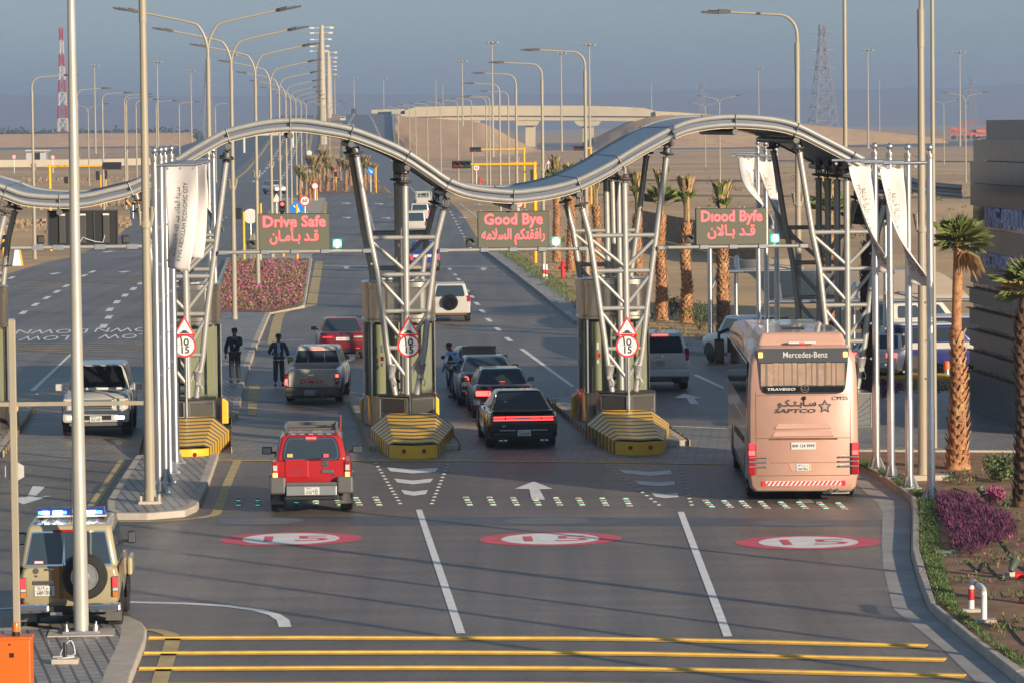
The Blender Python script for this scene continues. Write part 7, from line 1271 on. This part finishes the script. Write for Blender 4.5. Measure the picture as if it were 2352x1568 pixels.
def person(label, loc, rz, arms, lean=0.0, jacket='cloth_black', trousers='cloth_black', shirt=None, cap=None, hair='hair', bands=False, badge=True, vest=False, head_dx=0.0, hs=1.0):
    t = thing('person', label, 'person', loc, rz); t.scale = (hs,)*3; pel = (0, 0, .96); sp = (lean*.1, lean*.0, 1.15); chh = (head_dx*.4, lean*.12, 1.36); nk = (head_dx*.7, lean*.18, 1.50); hd = (head_dx, lean*.24-.01, 1.60); ht = (head_dx, lean*.26, 1.70)
    body = [[(pel, (.15, .11)), (sp, (.14, .10)), (chh, (.16, .11)), (nk, .055), (hd, (.075, .09)), (ht, (.07, .085))]]; jk = [[(pel, (.19, .145)), (sp, (.175, .135)), (chh, (.19, .14)), ((nk[0], nk[1], nk[2]-.05), .085)]]; tr = [[(pel, (.165, .13))]]; tr = []
    for s in (-1, 1):
        sh = (chh[0]+s*.19, chh[1], 1.40); el, wr, hn = arms[0 if s < 0 else 1]; body.append([(chh, (.16, .11)), (sh, .055), (el, .042), (wr, .03)]); jk.append([(chh, (.19, .14)), (sh, .085), (el, .068), ((V(el).lerp(V(wr), .92)).to_tuple(), .055)])
        hip = (s*.095, 0, .90); kn = (s*.11, -.02, .50); an = (s*.12, .02, .10); body.append([(pel, (.15, .11)), (hip, .085), (kn, .06), (an, .045)]); tr.append([(pel, (.165, .13)), (hip, .112), (kn, .085), ((s*.12, .02, .13), .078)])
        w_, h_ = V(wr), V(hn); d = (h_-w_).normalized(); sd = d.cross(V((0, 1, .3))).normalized(); pm = (w_+d*.07).to_tuple(); body.append([(wr, .03), (pm, (.032, .022))])
        for k in range(4): b0 = V(pm)+sd*(k-1.5)*.018; b1 = b0+d*(.035+.006*(1 if k in (1, 2) else 0)); b2 = b1+d*.03+V((0, -.012, -.004)); body.append([(pm, (.032, .022)), (b0.to_tuple(), .009), (b1.to_tuple(), .0085), (b2.to_tuple(), .008)])
        th = V(pm)-sd*.035-d*.03; body.append([(pm, (.032, .022)), (th.to_tuple(), .010), ((th-sd*.015+d*.035).to_tuple(), .009)])
        skin_obj('shoe', [[((s*.12, .07, .045), .05), ((s*.125, -.03, .05), .05), ((s*.135, -.15, .035), .042)]], 'black', t)
    bo = skin_obj('body', body, 'skin', t, 2); MB().lathe([(.012, 0), (.02, .03), (.005, .05)], (hd[0], hd[1]-.085, hd[2]-.02), (0, -.8, -.5), 8).make('nose', 'skin', t, smooth=60)
    for s in (-1, 1): MB().sphere((hd[0]+s*.03, hd[1]-.086, hd[2]+.015), .012, 8).make('eye', 'black', t); MB().sphere((hd[0]+s*.082, hd[1]+.005, hd[2]), .02, 8).make('ear', 'skin', t)
    MB().box((hd[0], hd[1]-.083, hd[2]-.055), (.045, .012, .01)).make('mouth', 'hair', t)
    skin_obj('trousers', tr, trousers, t)
    skin_obj('jacket', jk, jacket, t)
    if shirt: MB().hexa([V((-.05, -.155, 1.0)), V((.05, -.155, 1.0)), V((.05, -.10, 1.0)), V((-.05, -.10, 1.0))], [V((-.045+chh[0], -.165+chh[1], 1.42)), V((.045+chh[0], -.165+chh[1], 1.42)), V((.05+chh[0], -.08+chh[1], 1.46)), V((-.05+chh[0], -.08+chh[1], 1.46))]).make('shirt', shirt, t, bevel=.015)
    if badge: MB().box((.05, -.172, 1.2), (.05, .008, .075)).make('badge', 'plate_white', t)
    if bands:
        for s in (-1, 1): el, wr, hn = arms[0 if s < 0 else 1]; a, b = V(el).lerp(V(wr), .55), V(el).lerp(V(wr), .68); MB().tube([a, b], .066, 12).make('reflective_band', 'plate_white', t, smooth=40)
        [MB().lathe([(.186, 0), (.186, .035)], (0, 0, .86), n=4) for _ in ()]
        hb = MB(); hb.rings([[V((x*.21, y*.165, z)) for x, y in sup(1, 24, 2.4)] for z in (.865, .90)], caps=False); hb.make('reflective_hem', 'plate_white', t)
    if vest:
        v = MB(); v.k = 0
        for z0, z1, k in ((.98, 1.04, 0), (1.04, 1.09, 1), (1.09, 1.15, 0), (1.15, 1.20, 1), (1.20, 1.42, 0)): v.k = k; v.rings([[V((x*.205+chh[0]*(z-.96)/.4, y*.155+chh[1]*(z-.96)/.4, z)) for x, y in sup(1, 24, 2.4)] for z in (z0, z1)], caps=False)
        v.make('vest', ['cloth_navy', 'plate_white'], t, smooth=60); sb = MB(); [sb.tube([(s*.11+chh[0]*.6, -.165+chh[1]*.6, 1.2), (s*.1+chh[0], -.15+chh[1], 1.38), (s*.09+nk[0], nk[1], 1.48), (s*.1+chh[0], .15+chh[1], 1.38), (s*.11+chh[0]*.6, .165+chh[1]*.6, 1.2)], .022, 6) for s in (-1, 1)]; sb.make('vest_strap', 'plate_white', t, smooth=60)
    hh = V(hd)+V((0, .012, .05))
    if cap: m = MB(); m.lathe([(.102, -.01), (.105, .03), (.09, .085), (.05, .11), (0, .115)], hh, n=16); m.hexa([hh+V((-.07, -.19, -.01)), hh+V((.07, -.19, -.01)), hh+V((.085, -.06, 0)), hh+V((-.085, -.06, 0))], [hh+V((-.07, -.19, .0)), hh+V((.07, -.19, .0)), hh+V((.085, -.06, .015)), hh+V((-.085, -.06, .015))]); m.make('cap', cap, t, smooth=50)
    else: MB().lathe([(.088, -.03), (.098, .02), (.088, .075), (.05, .10), (0, .105)], hh+V((0, .012, 0)), n=16).make('hair', hair, t, smooth=60)
    return t
person('man in black with a raised hand at his face beside the left booth', G(540, 878, .15), -.25, (((-.30, .02, 1.12), (-.27, -.1, .90), (-.26, -.13, .80)), ((.27, -.16, 1.20), (.10, -.24, 1.42), (.05, -.22, 1.52))), hs=1.03)
person('man in a dark jacket with pale cuff bands and a blue shirt', G(641, 885), .05, (((-.33, -.02, 1.12), (-.12, -.22, 1.10), (-.03, -.25, 1.09)), ((.30, .02, 1.13), (.33, -.06, .88), (.34, -.08, .78))), jacket='cloth_navy', trousers='cloth_navy', shirt='cloth_blue', cap='cloth_navy', bands=True, hs=.98)
person('guard in a pale blue shirt and striped vest leaning over a boot', G(1044, 912), -2.3, (((-.28, -.10, 1.12), (-.24, -.22, .92), (-.22, -.28, .84)), ((.28, -.12, 1.12), (.25, -.24, .92), (.22, -.30, .84))), lean=-.9, jacket='cloth_blue', trousers='cloth_navy', cap='cloth_navy', vest=True, badge=False, hs=.98)
# ---------------------------------------------------------------- air
hz = MB(); hz.box((0, 3950, 36), (9000, 8300, 77)); ho = hz.make('haze', []); ho['kind'] = 'stuff'
hm = bpy.data.materials.new('haze'); hm.use_nodes = True; hn = hm.node_tree; hn.nodes.remove(hn.nodes['Principled BSDF'])
pv = hn.nodes.new('ShaderNodeVolumePrincipled'); pv.inputs['Color'].default_value = (.58, .73, 1, 1); pv.inputs['Density'].default_value = HAZE; pv.inputs['Anisotropy'].default_value = .25
hn.links.new(pv.outputs[0], hn.nodes['Material Output'].inputs['Volume']); ho.data.materials.append(hm)
